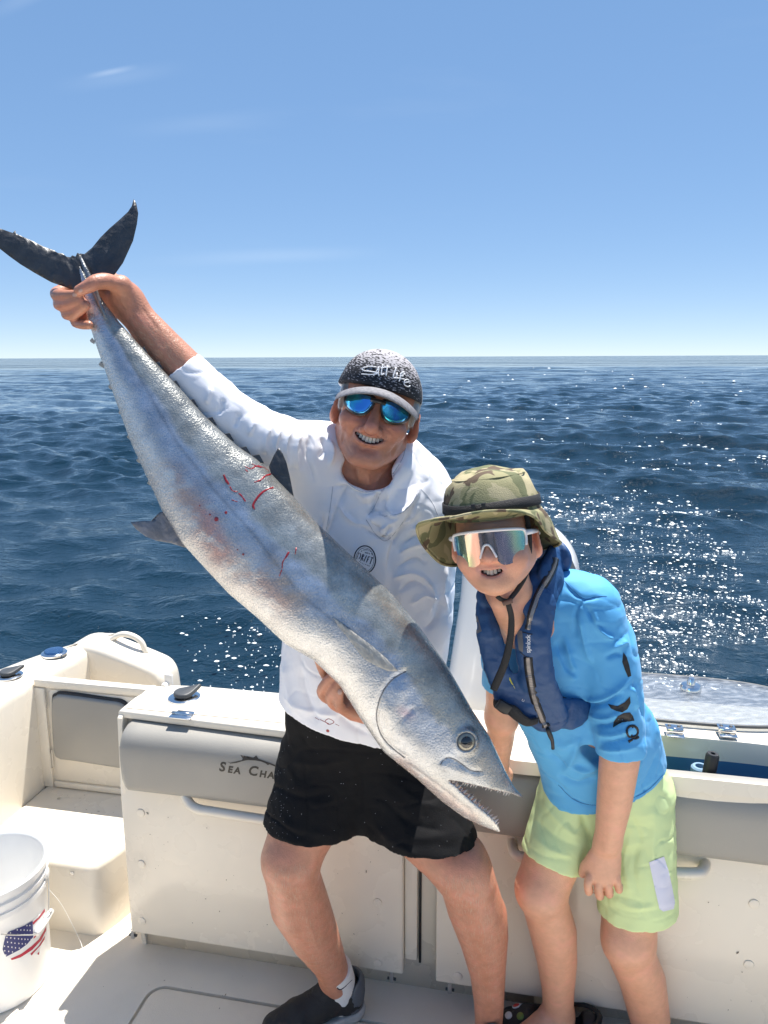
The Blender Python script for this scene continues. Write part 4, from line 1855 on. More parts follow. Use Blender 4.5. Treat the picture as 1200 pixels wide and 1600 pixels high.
def fin(name, outline, m, off=0.0, thick=0.004, tilt=None, rays=None, sub=3, closed=True):
    """fin blade: a thin solid with a rippled, ray-ribbed surface, thinner towards its rim"""
    P = np.array([fplane(*p, off) for p in outline])
    bm = bmesh.new()
    f = bm.faces.new([bm.verts.new((p[0], p[1], 0)) for p in P])
    bmesh.ops.triangulate(bm, faces=[f])
    lo, hi = P.min(0), P.max(0)
    for ax in (0, 1):
        n = 14
        for k in range(1, n):
            x = lo[ax] + (hi[ax] - lo[ax]) * k / n
            co, no = [0, 0, 0], [0, 0, 0]
            co[ax], no[ax] = x, 1
            bmesh.ops.bisect_plane(bm, geom=list(bm.verts) + list(bm.edges) + list(bm.faces), plane_co=co, plane_no=no)
    bmesh.ops.remove_doubles(bm, verts=bm.verts, dist=1e-5)
    co2 = np.array([(v.co.x, v.co.y) for v in bm.verts])
    sd = -poly_sd(co2, P)
    base = np.array(rays[0]) if rays else None
    if base is not None:
        base = fplane(*base, off)
    th = thick * np.clip(sd / 0.012, 0.12, 1)
    top, vmap = [], {}
    n0 = len(bm.verts)
    bm.verts.index_update()
    VV = []
    rip = np.zeros(n0)
    if base is not None:
        ang = np.arctan2(co2[:, 1] - base[1], co2[:, 0] - base[0])
        rip = 0.0012 * np.sin(ang * rays[1]) * np.clip(sd / 0.006, 0, 1)
    cz = np.array([tilt(a, b) for a, b in co2]) if tilt else np.zeros(n0)
    for s_ in (1, -1):
        for i in range(n0):
            VV.append(FW(co2[i, 0], co2[i, 1], off + cz[i] + s_ * th[i] / 2 + rip[i]))
    FF = []
    for f in bm.faces:
        ix = [v.index for v in f.verts]
        FF.append(tuple(ix))
        FF.append(tuple(i + n0 for i in ix[::-1]))
    for e in bm.edges:
        if len(e.link_faces) == 1:
            i, j = [v.index for v in e.verts]
            FF.append((i, j, j + n0, i + n0))
    bm.free()
    o = link_mesh(name, VV, FF, m, fish)
    b2 = bmesh.new()
    b2.from_mesh(o.data)
    bmesh.ops.recalc_face_normals(b2, faces=b2.faces)
    b2.to_mesh(o.data)
    b2.free()
    return o


# tail: two long lobes
fin('tail_fin', [(153, 450), (177, 432), (192, 411), (208, 376), (214, 350), (216, 333), (213, 318), (209, 311), (206, 322), (200, 331), (186, 344), (171, 357), (157, 371), (144, 387), (132, 397), (125, 396),
                 (122, 404), (128, 420), (140, 440)], M_FIN, 0, 0.007, None, ((140, 445), 60))
fin('tail_fin', [(127, 398), (121, 395), (118, 401), (113, 399), (110, 402), (104, 401), (98, 396), (90, 395), (84, 391), (67, 385), (52, 377), (38, 371), (25, 365), (24, 360), (20, 364), (0, 357), (-22, 347), (-38, 342), (-30, 356), (-14, 376), (0, 389),
                 (14, 400), (32, 413), (55, 427), (80, 441), (112, 452), (134, 458), (140, 438)], M_FIN, 0, 0.007, None, ((138, 446), 60))
fin('dorsal_fin', [(424, 742), (420, 729), (427, 713), (435, 699), (442, 709), (448, 724), (453, 745), (459, 776), (448, 775)], M_FIN, 0, 0.004, None, ((452, 775), 50))
fin('anal_fin', [(256, 800), (250, 800), (244, 812), (236, 814), (222, 814), (204, 816), (212, 826), (227, 838), (245, 845), (268, 849), (290, 856), (286, 840)], M_FINL, 0, 0.004, None, ((292, 850), 50))
fin('pectoral_fin', [(622, 1048), (604, 1029), (580, 1008), (556, 990), (538, 977), (519, 963), (528, 977), (543, 996), (557, 1015), (570, 1030), (588, 1040), (606, 1048)], M_FINP, 0.072, 0.004,
    lambda a, b: 0.004, ((626, 1052), 70))
for i, (x, y, s_) in enumerate(((142, 533, 5), (156, 570, 5.5), (171, 605, 6), (187, 645, 6), (200, 683, 5.5), (215, 720, 5.5), (232, 755, 5.5))):
    k = min(range(len(vent) - 1), key=lambda j: (vent[j][0] - x) ** 2 + (vent[j][1] - y) ** 2)
    fin('finlet', [(x + 2, y - s_ * 1.1), (x - s_ * 0.35, y - s_ * 0.2), (x - s_ * 0.1, y + s_ * 0.3), (x + s_ * 1.1, y + s_ * 1.0), (x + s_ * 1.3, y)], M_FINP, 0, 0.003)
for i, (x, y, s_) in enumerate(((225, 547, 6), (248, 571, 7), (275, 600, 7), (302, 630, 8), (331, 658, 8), (358, 683, 8), (384, 704, 8), (404, 717, 9))):
    fin('finlet', [(x - s_ * 1.2, y - s_ * 0.6), (x + s_ * 0.1, y - s_ * 0.8), (x + s_ * 0.5, y - s_ * 0.1), (x + s_ * 1.0, y + s_ * 0.8), (x - s_ * .2, y + s_ * 0.6)], M_FIN, 0, 0.003)
# keel on the tail stalk
tube('tail_keel', [FW(*fplane(x, y, 0.012), 0.013) for x, y in ((126, 402), (135, 424), (145, 446), (158, 480), (176, 520))], [0.002, 0.005, 0.006, 0.004, 0.001], fbody.data.materials[0], fish, 8)
set_color(fish.children[-1], np.array([(0.20, 0.21, 0.22)] * len(fish.children[-1].data.vertices)))
# eye
q_ = Vector((0, 0, 1)).rotation_difference(Vector(e3))
eye = lathe('eye', [(0.0208, -0.004), (0.0200, 0.0020), (0.0175, 0.0038), (0.0150, 0.0040)], eye_c + e3 * 0.001, e3, M_EYER, fish, 28)
lathe('iris', [(0.0156, 0.0), (0.0150, 0.0030), (0.0120, 0.0050), (0.0085, 0.0058)], eye_c + e3 * 0.0025, e3, M_EYEW, eye, 28)
lathe('pupil', [(0.0112, 0.0), (0.0107, 0.0020), (0.0080, 0.0040), (0.0040, 0.0050), (0.0, 0.0053)], eye_c + e3 * 0.0066, e3, M_EYEB, eye, 24)


def build_teeth():
    rows = [([(716, 1212), (735, 1216), (755, 1221), (775, 1228), (795, 1236)], 17, (-0.35, 1.0), 0.0075),
            ([(702, 1214), (716, 1228), (731, 1243), (748, 1258), (764, 1272), (776, 1285)], 15, (0.75, -0.65), 0.0090)]
    rng = random.Random(5)
    for pts, n, dr, ln in rows:
        path = smooth_path(pts, 10)
        for sgn in (0.012, -0.010):
            VV, FF = [], []
            for k in range(n):
                i = int((k + 0.5) / n * (len(path) - 1))
                p = path[i]
                ab = fplane(p[0], p[1], 0)
                ab2 = fplane(p[0] + dr[0] * 10, p[1] + dr[1] * 10, 0)
                d2 = (ab2 - ab) / np.linalg.norm(ab2 - ab)
                ht = np.interp(ab[0], _ta, _tt) * (0.72 if sgn > 0 else -0.6)
                c = FW(ab[0], ab[1], ht)
                dv = e1 * d2[0] + e2 * d2[1]
                L = ln * rng.uniform(0.65, 1.25)
                sd_ = np.cross(dv, e3)
                b = len(VV)
                r = L * 0.36
                VV += [c + sd_ * r - dv * 0.002, c - sd_ * r - dv * 0.002, c + e3 * r * 0.8 - dv * 0.002, c + dv * L + sd_ * r * 0.3]
                FF += [(b, b + 2, b + 3), (b + 2, b + 1, b + 3), (b + 1, b, b + 3), (b, b + 1, b + 2)]
            t = link_mesh('teeth', VV, FF, M_TEETH, fish, False)
            t['kind'] = 'stuff'


build_teeth()
M_GILL = mat('gill_edge_skin', (0.13, 0.13, 0.14), 0.35, coat=0.4)
for pts_, w_ in (([(634, 1049), (613, 1062), (598, 1082), (589, 1110), (590, 1132), (598, 1152), (612, 1168), (632, 1184)], 0.0018), ([(688, 1196), (694, 1187), (704, 1184), (718, 1191), (736, 1204), (754, 1206)], 0.0014),
                 ([(636, 1052), (650, 1062), (668, 1072), (690, 1082)], 0.0008), ([(612, 1142), (622, 1130), (634, 1118), (646, 1106)], 0.0008)):
    strokes('gill_edge', [(pts_, w_)], f_bvh, M_GILL, fish, -0.0002, 0.35)
# bloody scratches
blood = [
    ([(393, 725), (402, 728), (412, 731), (421, 737), (428, 738)], 0.0022), ([(383, 729), (391, 732), (398, 730), (405, 727)], 0.0014),
    ([(429, 735), (422, 741), (414, 744), (406, 750), (398, 753)], 0.0020), ([(388, 737), (384, 733)], 0.0012),
    ([(428, 762), (418, 764), (408, 770), (400, 779), (395, 788), (397, 796)], 0.0024),
    ([(350, 742), (353, 750), (358, 757)], 0.0022), ([(359, 760), (364, 766), (371, 768)], 0.0012), ([(372, 770), (378, 775), (384, 783)], 0.0014),
    ([(452, 863), (446, 870), (442, 878), (440, 888)], 0.0018), ([(463, 855), (461, 866)], 0.0011), ([(441, 890), (437, 900)], 0.0010), ([(362, 781), (371, 784)], 0.0009),
]
for pts, w in blood:
    rb_ = random.Random(int(w * 1e5) + len(pts))
    g = stroke('blood', [(x + rb_.uniform(-1, 1), y + rb_.uniform(-1, 1)) for x, y in pts], [w * rb_.uniform(0.35, 1.1) for _ in range(9)], f_bvh, M_BLOOD, fish, 0.0002, 5, 0.25)
    if g:
        link_mesh('blood_streak', g[0], g[1], M_BLOOD, fish)
for x, y, r in ((338, 811, 0.0042), (353, 801, 0.0028), (328, 804, 0.0019), (380, 866, 0.0022), (371, 859, 0.0014), (312, 790, 0.0012)):
    h, n = cast(f_bvh, x, y)
    if h is not None:
        lathe('blood_spot', [(r, -0.0004), (r * 0.9, 0.0004), (r * 0.5, 0.0009), (0, 0.001)], h, n, M_BLOOD, fish, 12)
# ================================================================== people: shared pieces
def rot(roll=0, yaw=0, pitch=0):
    return np.array(Matrix.Rotation(R(roll), 3, 'Y') @ Matrix.Rotation(R(yaw), 3, 'Z') @ Matrix.Rotation(R(pitch), 3, 'X'))


def head_sdf(s, M, c, sc, child=False):
    """skull, face and ears around the point between the ears; face looks along local -y"""
    s.place(M, c, sc)
    s.ell((0, 0.018, 0.045), (0.077, 0.097, 0.088), 0.02)
    if child:
        s.ell((0, -0.020, -0.012), (0.068, 0.074, 0.066), 0.03)
        s.tube([(-0.054, 0.0, -0.030), (-0.020, -0.058, -0.058)], [0.021, 0.022], 0.03)
        s.tube([(0.054, 0.0, -0.030), (0.020, -0.058, -0.058)], [0.021, 0.022], 0.03)
        s.ell((0, -0.072, -0.062), 0.021, 0.022)
        for x in (-1, 1):
            s.ell((x * 0.041, -0.062, -0.016), (0.028, 0.027, 0.026), 0.02)
        s.tube([(0, -0.085, 0.025), (0, -0.103, -0.002)], [0.008, 0.010], 0.012)
        s.ell((0, -0.105, -0.006), 0.0120, 0.006)
        for x in (-1, 1):
            s.ell((x * 0.0125, -0.095, -0.0095), 0.0090, 0.005)
            s.ell((x * 0.0065, -0.102, -0.0175), (0.0034, 0.004, 0.003), 0.002, 's')
        mc, mw, mz, drop, my = 0.0, 0.0275, -0.0285, 0.0090, -0.089
    else:
        s.ell((0, -0.018, -0.026), (0.063, 0.072, 0.072), 0.03)
        s.tube([(-0.059, 0.012, -0.044), (-0.022, -0.060, -0.080)], [0.016, 0.017], 0.022)
        s.tube([(0.059, 0.012, -0.044), (0.022, -0.060, -0.080)], [0.016, 0.017], 0.022)
        s.tube([(-0.013, -0.076, -0.083), (0.013, -0.076, -0.083)], 0.0165, 0.014)
        for x in (-1, 1):
            s.ell((x * 0.043, -0.064, -0.016), (0.025, 0.024, 0.022), 0.016)
        s.tube([(-0.040, -0.080, 0.032), (0.040, -0.080, 0.032)], 0.013, 0.016)
        s.tube([(0, -0.088, 0.020), (0, -0.112, -0.016)], [0.0085, 0.0115], 0.011)
        s.ell((0, -0.113, -0.021), 0.0130, 0.006)
        for x in (-1, 1):
            s.ell((x * 0.0155, -0.098, -0.025), 0.0100, 0.005)
            s.ell((x * 0.0075, -0.106, -0.033), (0.004, 0.006, 0.0035), 0.002, 's')
        mc, mw, mz, drop, my = 0.0, 0.0310, -0.0345, 0.0105, -0.091
    # eye hollows
    for x in (-1, 1):
        s.ell((x * 0.032, -0.104, 0.013), (0.019, 0.016, 0.012), 0.012, 's')
        s.ell((x * 0.032, -0.083, 0.013), 0.0125, 0.003)
    # ears
    for x in (-1, 1):
        Re = np.array(Matrix.Rotation(R(x * 22), 3, 'Z') @ Matrix.Rotation(R(-12), 3, 'X'))
        s.ell((x * 0.083, 0.014, 0.001), (0.008, 0.020, 0.031), 0.006, rot=Re)
        s.ell((x * 0.080, 0.010, -0.022), (0.007, 0.012, 0.012), 0.006, rot=Re)
        s.ell((x * 0.091, 0.009, 0.004), (0.0075, 0.011, 0.018), 0.005, 's', rot=Re)
    # mouth: lips then opening
    xs = np.linspace(-1, 1, 9)
    def arc(wd, z0, dr, y0):
        return [(mc + wd * t, y0 + 0.020 * abs(t) ** 1.8, z0 - dr * (1 - t * t)) for t in xs]
    if not child:
        s.tube(arc(mw * 1.02, mz + 0.0035, drop * 0.5, my - 0.001), [0.004, 0.0050, 0.0055, 0.0055, 0.0060, 0.0055, 0.0055, 0.0050, 0.004], 0.006)
        s.tube(arc(mw * 1.0, mz - 0.0035, drop * 1.4, my - 0.001), [0.0040, 0.0055, 0.0062, 0.0066, 0.0068, 0.0066, 0.0062, 0.0055, 0.0040], 0.007)
        s.tube(arc(mw, mz - 0.0005, drop, my + 0.002), [0.0022, 0.0042, 0.0058, 0.0066, 0.0068, 0.0066, 0.0058, 0.0042, 0.0022], 0.002, 's')
        s.tube(arc(mw * 0.97, mz - 0.0005, drop, my - 0.006), [0.0018, 0.0040, 0.0056, 0.0064, 0.0066, 0.0064, 0.0056, 0.0040, 0.0018], 0.001, 's')
        s.tube(arc(mw * 0.94, mz - 0.0005, drop, my + 0.008), [0.0014, 0.0038, 0.0056, 0.0064, 0.0066, 0.0064, 0.0056, 0.0038, 0.0014], 0.001, 's')
        for x in (-1, 1):      # smile lines
            s.tube([(x * 0.0215, -0.100, -0.018), (x * 0.034, -0.092, -0.028), (x * 0.0425, -0.081, -0.043), (x * 0.042, -0.074, -0.058)], [0.0026, 0.0036, 0.0036, 0.0018], 0.008, 's')
            s.tube([(x * 0.052, -0.066, -0.024), (x * 0.056, -0.056, -0.042), (x * 0.050, -0.050, -0.062)], [0.0012, 0.0024, 0.0012], 0.008, 's')
        s.tube([(-0.016, -0.095, -0.062), (0.016, -0.095, -0.062)], 0.003, 0.010, 's')
    else:
        s.tube(arc(mw * 1.0, mz + 0.0030, drop * 0.35, my - 0.001), [0.003, 0.0042, 0.0050, 0.0050, 0.0046, 0.0050, 0.0050, 0.0042, 0.003], 0.006)
        s.tube(arc(mw * 0.9, mz - 0.0060, drop * 1.6, my + 0.000), [0.0034, 0.0046, 0.0056, 0.0060, 0.0062, 0.0060, 0.0056, 0.0046, 0.0034], 0.006)
        for dy, f_ in ((0.003, 1.0), (-0.005, 0.97), (0.009, 0.94)):
            s.tube(arc(mw * f_, mz - 0.0010, drop * 1.05, my + dy), [0.0014, 0.0036, 0.0054, 0.0064, 0.0066, 0.0064, 0.0054, 0.0036, 0.0014], 0.0015, 's')
    s.place()
    return dict(mw=mw, mz=mz, drop=drop, my=my)


def teeth(M, c, sc, hp, mt, parent, n=8, up=0.0):
    """row of upper teeth following the smile"""
    for i in range(n):
        t = (i - (n - 1) / 2) / (n / 2)
        w = hp['mw'] * 0.86
        x = w * t
        y = hp['my'] + 0.0040 + 0.018 * abs(t) ** 1.8
        z = hp['mz'] + 0.0012 - hp['drop'] * (1 - t * t) * 0.9 + up
        bm = bmesh.new()
        bmesh.ops.create_cube(bm, size=1)
        hw = w / n * 0.97
        for v in bm.verts:
            v.co = Vector((x + v.co.x * 2 * hw * (0.92 if v.co.z > 0 else 1.0), y + v.co.y * 0.006 + v.co.x * 0.030 * t * hw * 60 * 0.01, z + v.co.z * (0.0150 - 0.004 * abs(t))))
        bmesh.ops.bevel(bm, geom=list(bm.edges), offset=0.0013, segments=2, affect='EDGES', profile=0.5)
        for v in bm.verts:
            v.co = Vector(M @ (np.array(v.co) * sc) + c)
        bm_obj('tooth', bm, mt, parent)


def skin_color(o, base, V, c, M, sc, hp, blotch, seed, lips):
    """skin tone with ruddier nose, cheeks, ears, knuckles and knees"""
    L = ((V - c) @ M) / sc
    nz = fbm(V * 38, 4, seed)
    n2 = fbm(V * 130, 2, seed + 5)
    col = np.tile(np.array(base), (len(V), 1))
    inh = (np.abs(L) < 0.16).all(1)
    red = np.zeros(len(V))
    for p, r, st in (((0, -0.11, -0.02), 0.026, 0.55), ((0.043, -0.08, -0.02), 0.03, 0.45), ((-0.043, -0.08, -0.02), 0.03, 0.45), ((0.088, 0.012, 0), 0.03, 0.7), ((-0.088, 0.012, 0), 0.03, 0.7), ((0, -0.08, -0.1), 0.025, 0.25)):
        red += st * np.exp(-(((L - np.array(p)) ** 2).sum(1)) / r ** 2)
    red = red * inh
    col = col * (1 - np.clip(red, 0, 1)[:, None] * np.array((-0.06, 0.22, 0.20)))
    t = L[:, 0] / hp['mw']
    za = hp['mz'] - hp['drop'] * (1 - np.clip(t, -1, 1) ** 2)
    lip = np.exp(-((L[:, 2] - za) / 0.0085) ** 2) * (np.abs(t) < 1.06) * (L[:, 1] < hp['my'] + 0.035) * inh
    col = col + (np.array(lips) - col) * (lip * 0.55)[:, None]
    deep = (lip > 0.55) & (L[:, 1] > hp['my'] + 0.0055 + 0.019 * np.abs(np.clip(t, -1, 1)) ** 1.8) & (np.abs(t) < 1.0)
    col[deep] = (0.06, 0.015, 0.015)
    col = col * (1 + blotch * nz + blotch * 0.5 * n2)[:, None]
    col[:, 1] *= 1 - 0.05 * np.clip(nz, 0, 1)
    set_color(o, np.clip(col, 0.005, 0.9))


def finger(s, pts, r0, r1, k=0.004):
    n = len(pts)
    P = smooth_path(pts, 3) if n > 2 else np.array(pts)
    s.tube([tuple(p) for p in P], list(np.interp(np.linspace(0, 1, len(P)), [0, 0.35, 0.7, 1], [r0, r0 * 0.97, (r0 + r1) / 2, r1])), k)


def nail(px, py, bvh, m, parent, w, h, ang):
    """finger nail laid on the fingertip"""
    c, s_ = math.cos(R(ang)), math.sin(R(ang))
    pts = []
    for k in range(12):
        a = 2 * math.pi * k / 12
        x, y = w * math.copysign(abs(math.cos(a)) ** 0.7, math.cos(a)), h * math.copysign(abs(math.sin(a)) ** 0.7, math.sin(a))
        pts.append((px + x * c - y * s_, py + x * s_ + y * c))
    patch('nail', pts, bvh, m, parent, 0.0006, 1.6)


def cloth_noise(V, F, amp, scale, seed, stretch=(1, 1, 1)):
    N = vnormals(V, F)
    n = fbm(V * np.array(stretch) * scale, 3, seed)
    rid = 1 - 2 * np.abs(n)
    # thin pinched creases over the soft undulation
    w = V + 0.02 * np.stack([vnoise(V * 9 + 3.1, seed + 3), vnoise(V * 9 + 9.7, seed + 4), vnoise(V * 9 + 1.3, seed + 5)], 1)
    c1 = vnoise(w * np.array((9, 9, 16)), seed + 11)
    c2 = vnoise(w * np.array((26, 22, 15)), seed + 12)
    m = np.clip(0.5 + 1.2 * vnoise(V * 6, seed + 13), 0, 1)
    pin = np.exp(-np.abs(c1) / 0.055) * m + 0.6 * np.exp(-np.abs(c2) / 0.07) * (1 - m)
    return V + N * (amp * 0.7 * (rid - 0.4) - amp * 1.5 * pin)[:, None]


def decimate_quads(o):
    return o


M_SKIN_M = mat('tanned_skin', (0.5, 0.3, 0.2), 0.40, attr='Col', sss=0.06, bump=0.28, bscale=300, rvar=0.10, vscale=60, var=0.10, bdet=6)
M_SKIN_B = mat('fair_skin', (0.6, 0.4, 0.3), 0.42, attr='Col', sss=0.08, bump=0.30, bscale=340, rvar=0.08, vscale=60, var=0.06, bdet=6)
M_TOOTH = mat('tooth_white', (0.72, 0.68, 0.60), 0.22, sss=0.2)
M_TOOTHB = mat('tooth_ivory', (0.66, 0.58, 0.47), 0.25, sss=0.2)
M_NAIL = mat('nail', (0.58, 0.36, 0.29), 0.28, coat=0.3)
M_GREYHAIR = mat('grey_hair', (0.55, 0.53, 0.50), 0.6, var=0.3, vscale=90, bump=0.9, bscale=140, aniso=(1, 1, 0.25))
M_BROWNHAIR = mat('brown_hair', (0.10, 0.06, 0.035), 0.5, var=0.3, vscale=90, bump=0.9, bscale=140, aniso=(1, 1, 0.25))

# ================================================================== the man
man = thing('person', W(610, 1640, 1.70), 'grinning man in white sun shirt, black shorts and dark cap holding the big fish', 'person')
MC, MM, MS = W(587, 652, 1.565), rot(15, -2, -4), 1.0
SK = (0.50, 0.225, 0.143)


def build_man_body():
    s = Sdf()
    hp = head_sdf(s, MM, MC, MS)
    # neck
    s.tube([MC + MM @ np.array((0, 0.025, -0.03)), MC + MM @ np.array((0.0, 0.030, -0.11)), W(588, 790, 1.615)], [0.055, 0.054, 0.066], 0.025)
    s.tube([MC + MM @ np.array((-0.010, -0.045, -0.090)), W(578, 765, 1.56)], [0.010, 0.013], 0.016)     # throat
    for p, q in (((-0.05, 0.02, -0.075), (572, 775, 1.565)), ((0.052, 0.02, -0.075), (594, 778, 1.565))):
        s.tube([MC + MM @ np.array(p), W(*q)], [0.010, 0.012], 0.014)
    # trunk (under the shirt)
    T = WL([(588, 800, 1.63), (578, 900, 1.63), (565, 1030, 1.64), (556, 1160, 1.665)])
    s.tube(T, [0.10, 0.115, 0.11, 0.115], 0.05, flat=((0, 1, 0), 0.7))
    s.tube(WL([(500, 715, 1.60), (588, 780, 1.63), (668, 800, 1.605)]), [0.045, 0.05, 0.045], 0.04)
    # raised arm
    s.tube(WL([(500, 715, 1.60), (395, 678, 1.50)]), [0.045, 0.040], 0.02)
    s.tube(WL([(395, 678, 1.50), (330, 625, 1.492), (262, 553, 1.486), (222, 503, 1.484), (196, 468, 1.486)]), [0.040, 0.046, 0.040, 0.031, 0.029], 0.02, flat=((0, 1, 0), 0.85))
    # hand round the tail stalk
    s.tube(WL([(200, 474, 1.486), (172, 458, 1.497), (150, 452, 1.500)]), [0.030, 0.036, 0.034], 0.016, flat=((0, 1, 0), 0.62))
    s.tube(WL([(160, 440, 1.497), (165, 478, 1.497)]), 0.024, 0.014, flat=((0, 1, 0), 0.7))
    s.tube(WL([(196, 466, 1.478), (189, 447, 1.462)]), [0.024, 0.020], 0.014)                   # thumb base
    finger(s, WL([(188, 448, 1.462), (168, 440, 1.432), (150, 441, 1.410), (139, 447, 1.402), (124, 454, 1.400)]), 0.0150, 0.0098, 0.008)
    finger(s, WL([(150, 440, 1.500), (112, 450, 1.498), (91, 457, 1.474), (90, 461, 1.446), (104, 462, 1.424), (121, 461, 1.412)]), 0.0125, 0.0092)
    finger(s, WL([(150, 458, 1.502), (114, 466, 1.502), (96, 473, 1.478), (94, 476, 1.448), (108, 475, 1.424), (126, 470, 1.410)]), 0.0125, 0.0092)
    finger(s, WL([(154, 472, 1.502), (122, 484, 1.502), (107, 489, 1.478), (106, 491, 1.450), (118, 489, 1.426), (134, 477, 1.409)]), 0.0118, 0.0088)
    finger(s, WL([(160, 486, 1.500), (134, 500, 1.500), (122, 503, 1.478), (119, 504, 1.454), (128, 507, 1.434), (139, 508, 1.420)]), 0.0104, 0.0080)
    # the other arm, under the fish
    s.tube(WL([(668, 800, 1.605), (672, 960, 1.60), (600, 1060, 1.53)]), [0.045, 0.042, 0.034], 0.03)
    s.tube(WL([(600, 1060, 1.53), (562, 1092, 1.495), (540, 1090, 1.475)]), [0.032, 0.029, 0.030], 0.02, flat=((0, 1, 0), 0.7))
    finger(s, WL([(548, 1078, 1.475), (520, 1066, 1.462), (509, 1052, 1.440), (503, 1040, 1.415), (497, 1026, 1.398)]), 0.0128, 0.0098, 0.005)
    finger(s, WL([(545, 1098, 1.470), (514, 1092, 1.452), (503, 1080, 1.425), (512, 1064, 1.405), (522, 1052, 1.400)]), 0.0118, 0.0090, 0.004)
    finger(s, WL([(552, 1106, 1.466), (528, 1104, 1.446), (517, 1093, 1.420), (522, 1077, 1.402), (531, 1064, 1.398)]), 0.0115, 0.0090, 0.004)
    finger(s, WL([(566, 1112, 1.460), (545, 1112, 1.440), (531, 1104, 1.415), (529, 1092, 1.402), (531, 1080, 1.396)]), 0.0110, 0.0088, 0.004)
    s.tube(WL([(585, 1120, 1.475), (552, 1112, 1.455), (538, 1100, 1.445)]), [0.020, 0.018, 0.016], 0.012)
    # legs
    s.tube(WL([(512, 1190, 1.675), (478, 1280, 1.615), (455, 1342, 1.585)]), [0.085, 0.082, 0.066], 0.03)
    s.tube(WL([(455, 1342, 1.585), (457, 1368, 1.588), (468, 1412, 1.625), (492, 1462, 1.685), (514, 1503, 1.738), (524, 1530, 1.762)]), [0.064, 0.063, 0.070, 0.060, 0.045, 0.040], 0.02)
    s.ell(W(452, 1352, 1.555), (0.036, 0.026, 0.040), 0.04)
    s.tube(WL([(470, 1420, 1.655), (488, 1470, 1.69)]), [0.044, 0.028], 0.03)          # calf
    s.tube(WL([(524, 1528, 1.762), (531, 1556, 1.770)]), [0.039, 0.030], 0.02)
    s.tube(WL([(612, 1200, 1.675), (655, 1285, 1.625), (714, 1350, 1.570)]), [0.088, 0.080, 0.066], 0.03)
    s.tube(WL([(716, 1345, 1.565), (730, 1375, 1.568), (742, 1415, 1.59), (755, 1465, 1.62), (762, 1520, 1.645), (764, 1570, 1.66), (763, 1625, 1.675)]), [0.066, 0.064, 0.066, 0.058, 0.044, 0.037, 0.033], 0.02)
    s.ell(W(736, 1372, 1.540), (0.036, 0.026, 0.040), 0.04)
    s.tube(WL([(757, 1425, 1.62), (766, 1480, 1.66)]), [0.046, 0.028], 0.03)
    s.tube(WL([(763, 1625, 1.675), (745, 1690, 1.58)]), [0.034, 0.034], 0.02)
    V, F = s.mesh(0.0029, 20, 1)
    V = add_folds(V, F, [
        ([(542, 660), (538, 672), (540, 684)], 2.2, -0.0020), ([(536, 679), (543, 699), (553, 712)], 2.2, -0.0018), ([(567, 661), (555, 668), (550, 676), (549, 686)], 2.6, -0.0030), ([(601, 668), (611, 676), (615, 684), (612, 694)], 2.6, -0.0030),
        ([(631, 670), (624, 690), (612, 705), (600, 713)], 2.2, -0.0022), ([(637, 676), (631, 692), (622, 704)], 2.0, -0.0016), ([(560, 705), (578, 700), (590, 706)], 3, -0.0022), ([(559, 734), (563, 752)], 2.5, 0.0030), ([(612, 724), (595, 742), (588, 756)], 2.5, 0.0025), ([(575, 742), (576, 758)], 2.5, 0.0025),
        ([(546, 648), (541, 652), (537, 658)], 1.8, -0.0014), ([(634, 664), (640, 668)], 1.8, -0.0014), ([(560, 652), (552, 656)], 2.0, -0.0012), ([(612, 668), (622, 672)], 2.0, -0.0012),
        ([(470, 1395), (482, 1440), (500, 1490)], 5, 0.0022), ([(745, 1410), (757, 1470), (763, 1540)], 5, 0.0022), ([(440, 1372), (452, 1380), (470, 1374)], 4, -0.0022), ([(722, 1398), (740, 1404), (758, 1396)], 4, -0.0022),
        ([(205, 480), (235, 525), (262, 560)], 4, 0.0022), ([(220, 478), (250, 520)], 4, -0.0016), ([(158, 452), (175, 456), (190, 470)], 3, -0.0020), ([(178, 470), (195, 482)], 2.5, -0.0016)])
    o = link_mesh('body', V, F, M_SKIN_M, man)
    skin_color(o, SK, V, MC, MM, MS, hp, 0.09, 31, (0.42, 0.20, 0.17))
    return o, hp


mbody, mhp = build_man_body()
m_bvh = bvh_of(mbody)
teeth(MM, MC, MS, mhp, M_TOOTH, man, 8)
for a_ in ((497, 1024, 3.4, 4.4, -12), (531, 1081, 3.2, 4.2, 10), (117, 461, 3.6, 2.8, 0), (126, 454, 3.4, 2.4, -25)):
    nail(*a_[:2], m_bvh, M_NAIL, man, *a_[2:])

# fine pale hair along forearm and shins
def limb_hair(name, areas, bvh, m, parent, n, seed):
    rng = random.Random(seed)
    VV, FF = [], []
    for _ in range(n):
        poly, w, dr = rng.choice(areas)
        t = rng.random() * (len(poly) - 1)
        i = int(t)
        p = np.array(poly[i]) * (1 - t + i) + np.array(poly[i + 1]) * (t - i)
        p = p + np.array([rng.uniform(-w, w), rng.uniform(-4, 4)])
        h, nn = cast(bvh, p[0], p[1])
        if h is None:
            continue
        h2 = _C + ray(p[0] + dr[0] * 8, p[1] + dr[1] * 8) * 0
        e = W(p[0] + dr[0] * rng.uniform(4, 8) + rng.uniform(-2, 2), p[1] + dr[1] * rng.uniform(5, 9), h[1]) - h
        e = e - nn * (e @ nn)
        tip = h + e + nn * rng.uniform(0.001, 0.004)
        sd = np.cross(e, nn)
        sd = sd / (np.linalg.norm(sd) + 1e-9) * 0.00022
        b = len(VV)
        mid = h + e * 0.5 + nn * 0.0012
        VV += [h + sd, h - sd, mid + sd * .8, mid - sd * .8, tip]
        FF += [(b, b + 1, b + 3, b + 2), (b + 2, b + 3, b + 4)]
    o = link_mesh(name, VV, FF, m, parent, False)
    o['kind'] = 'stuff'


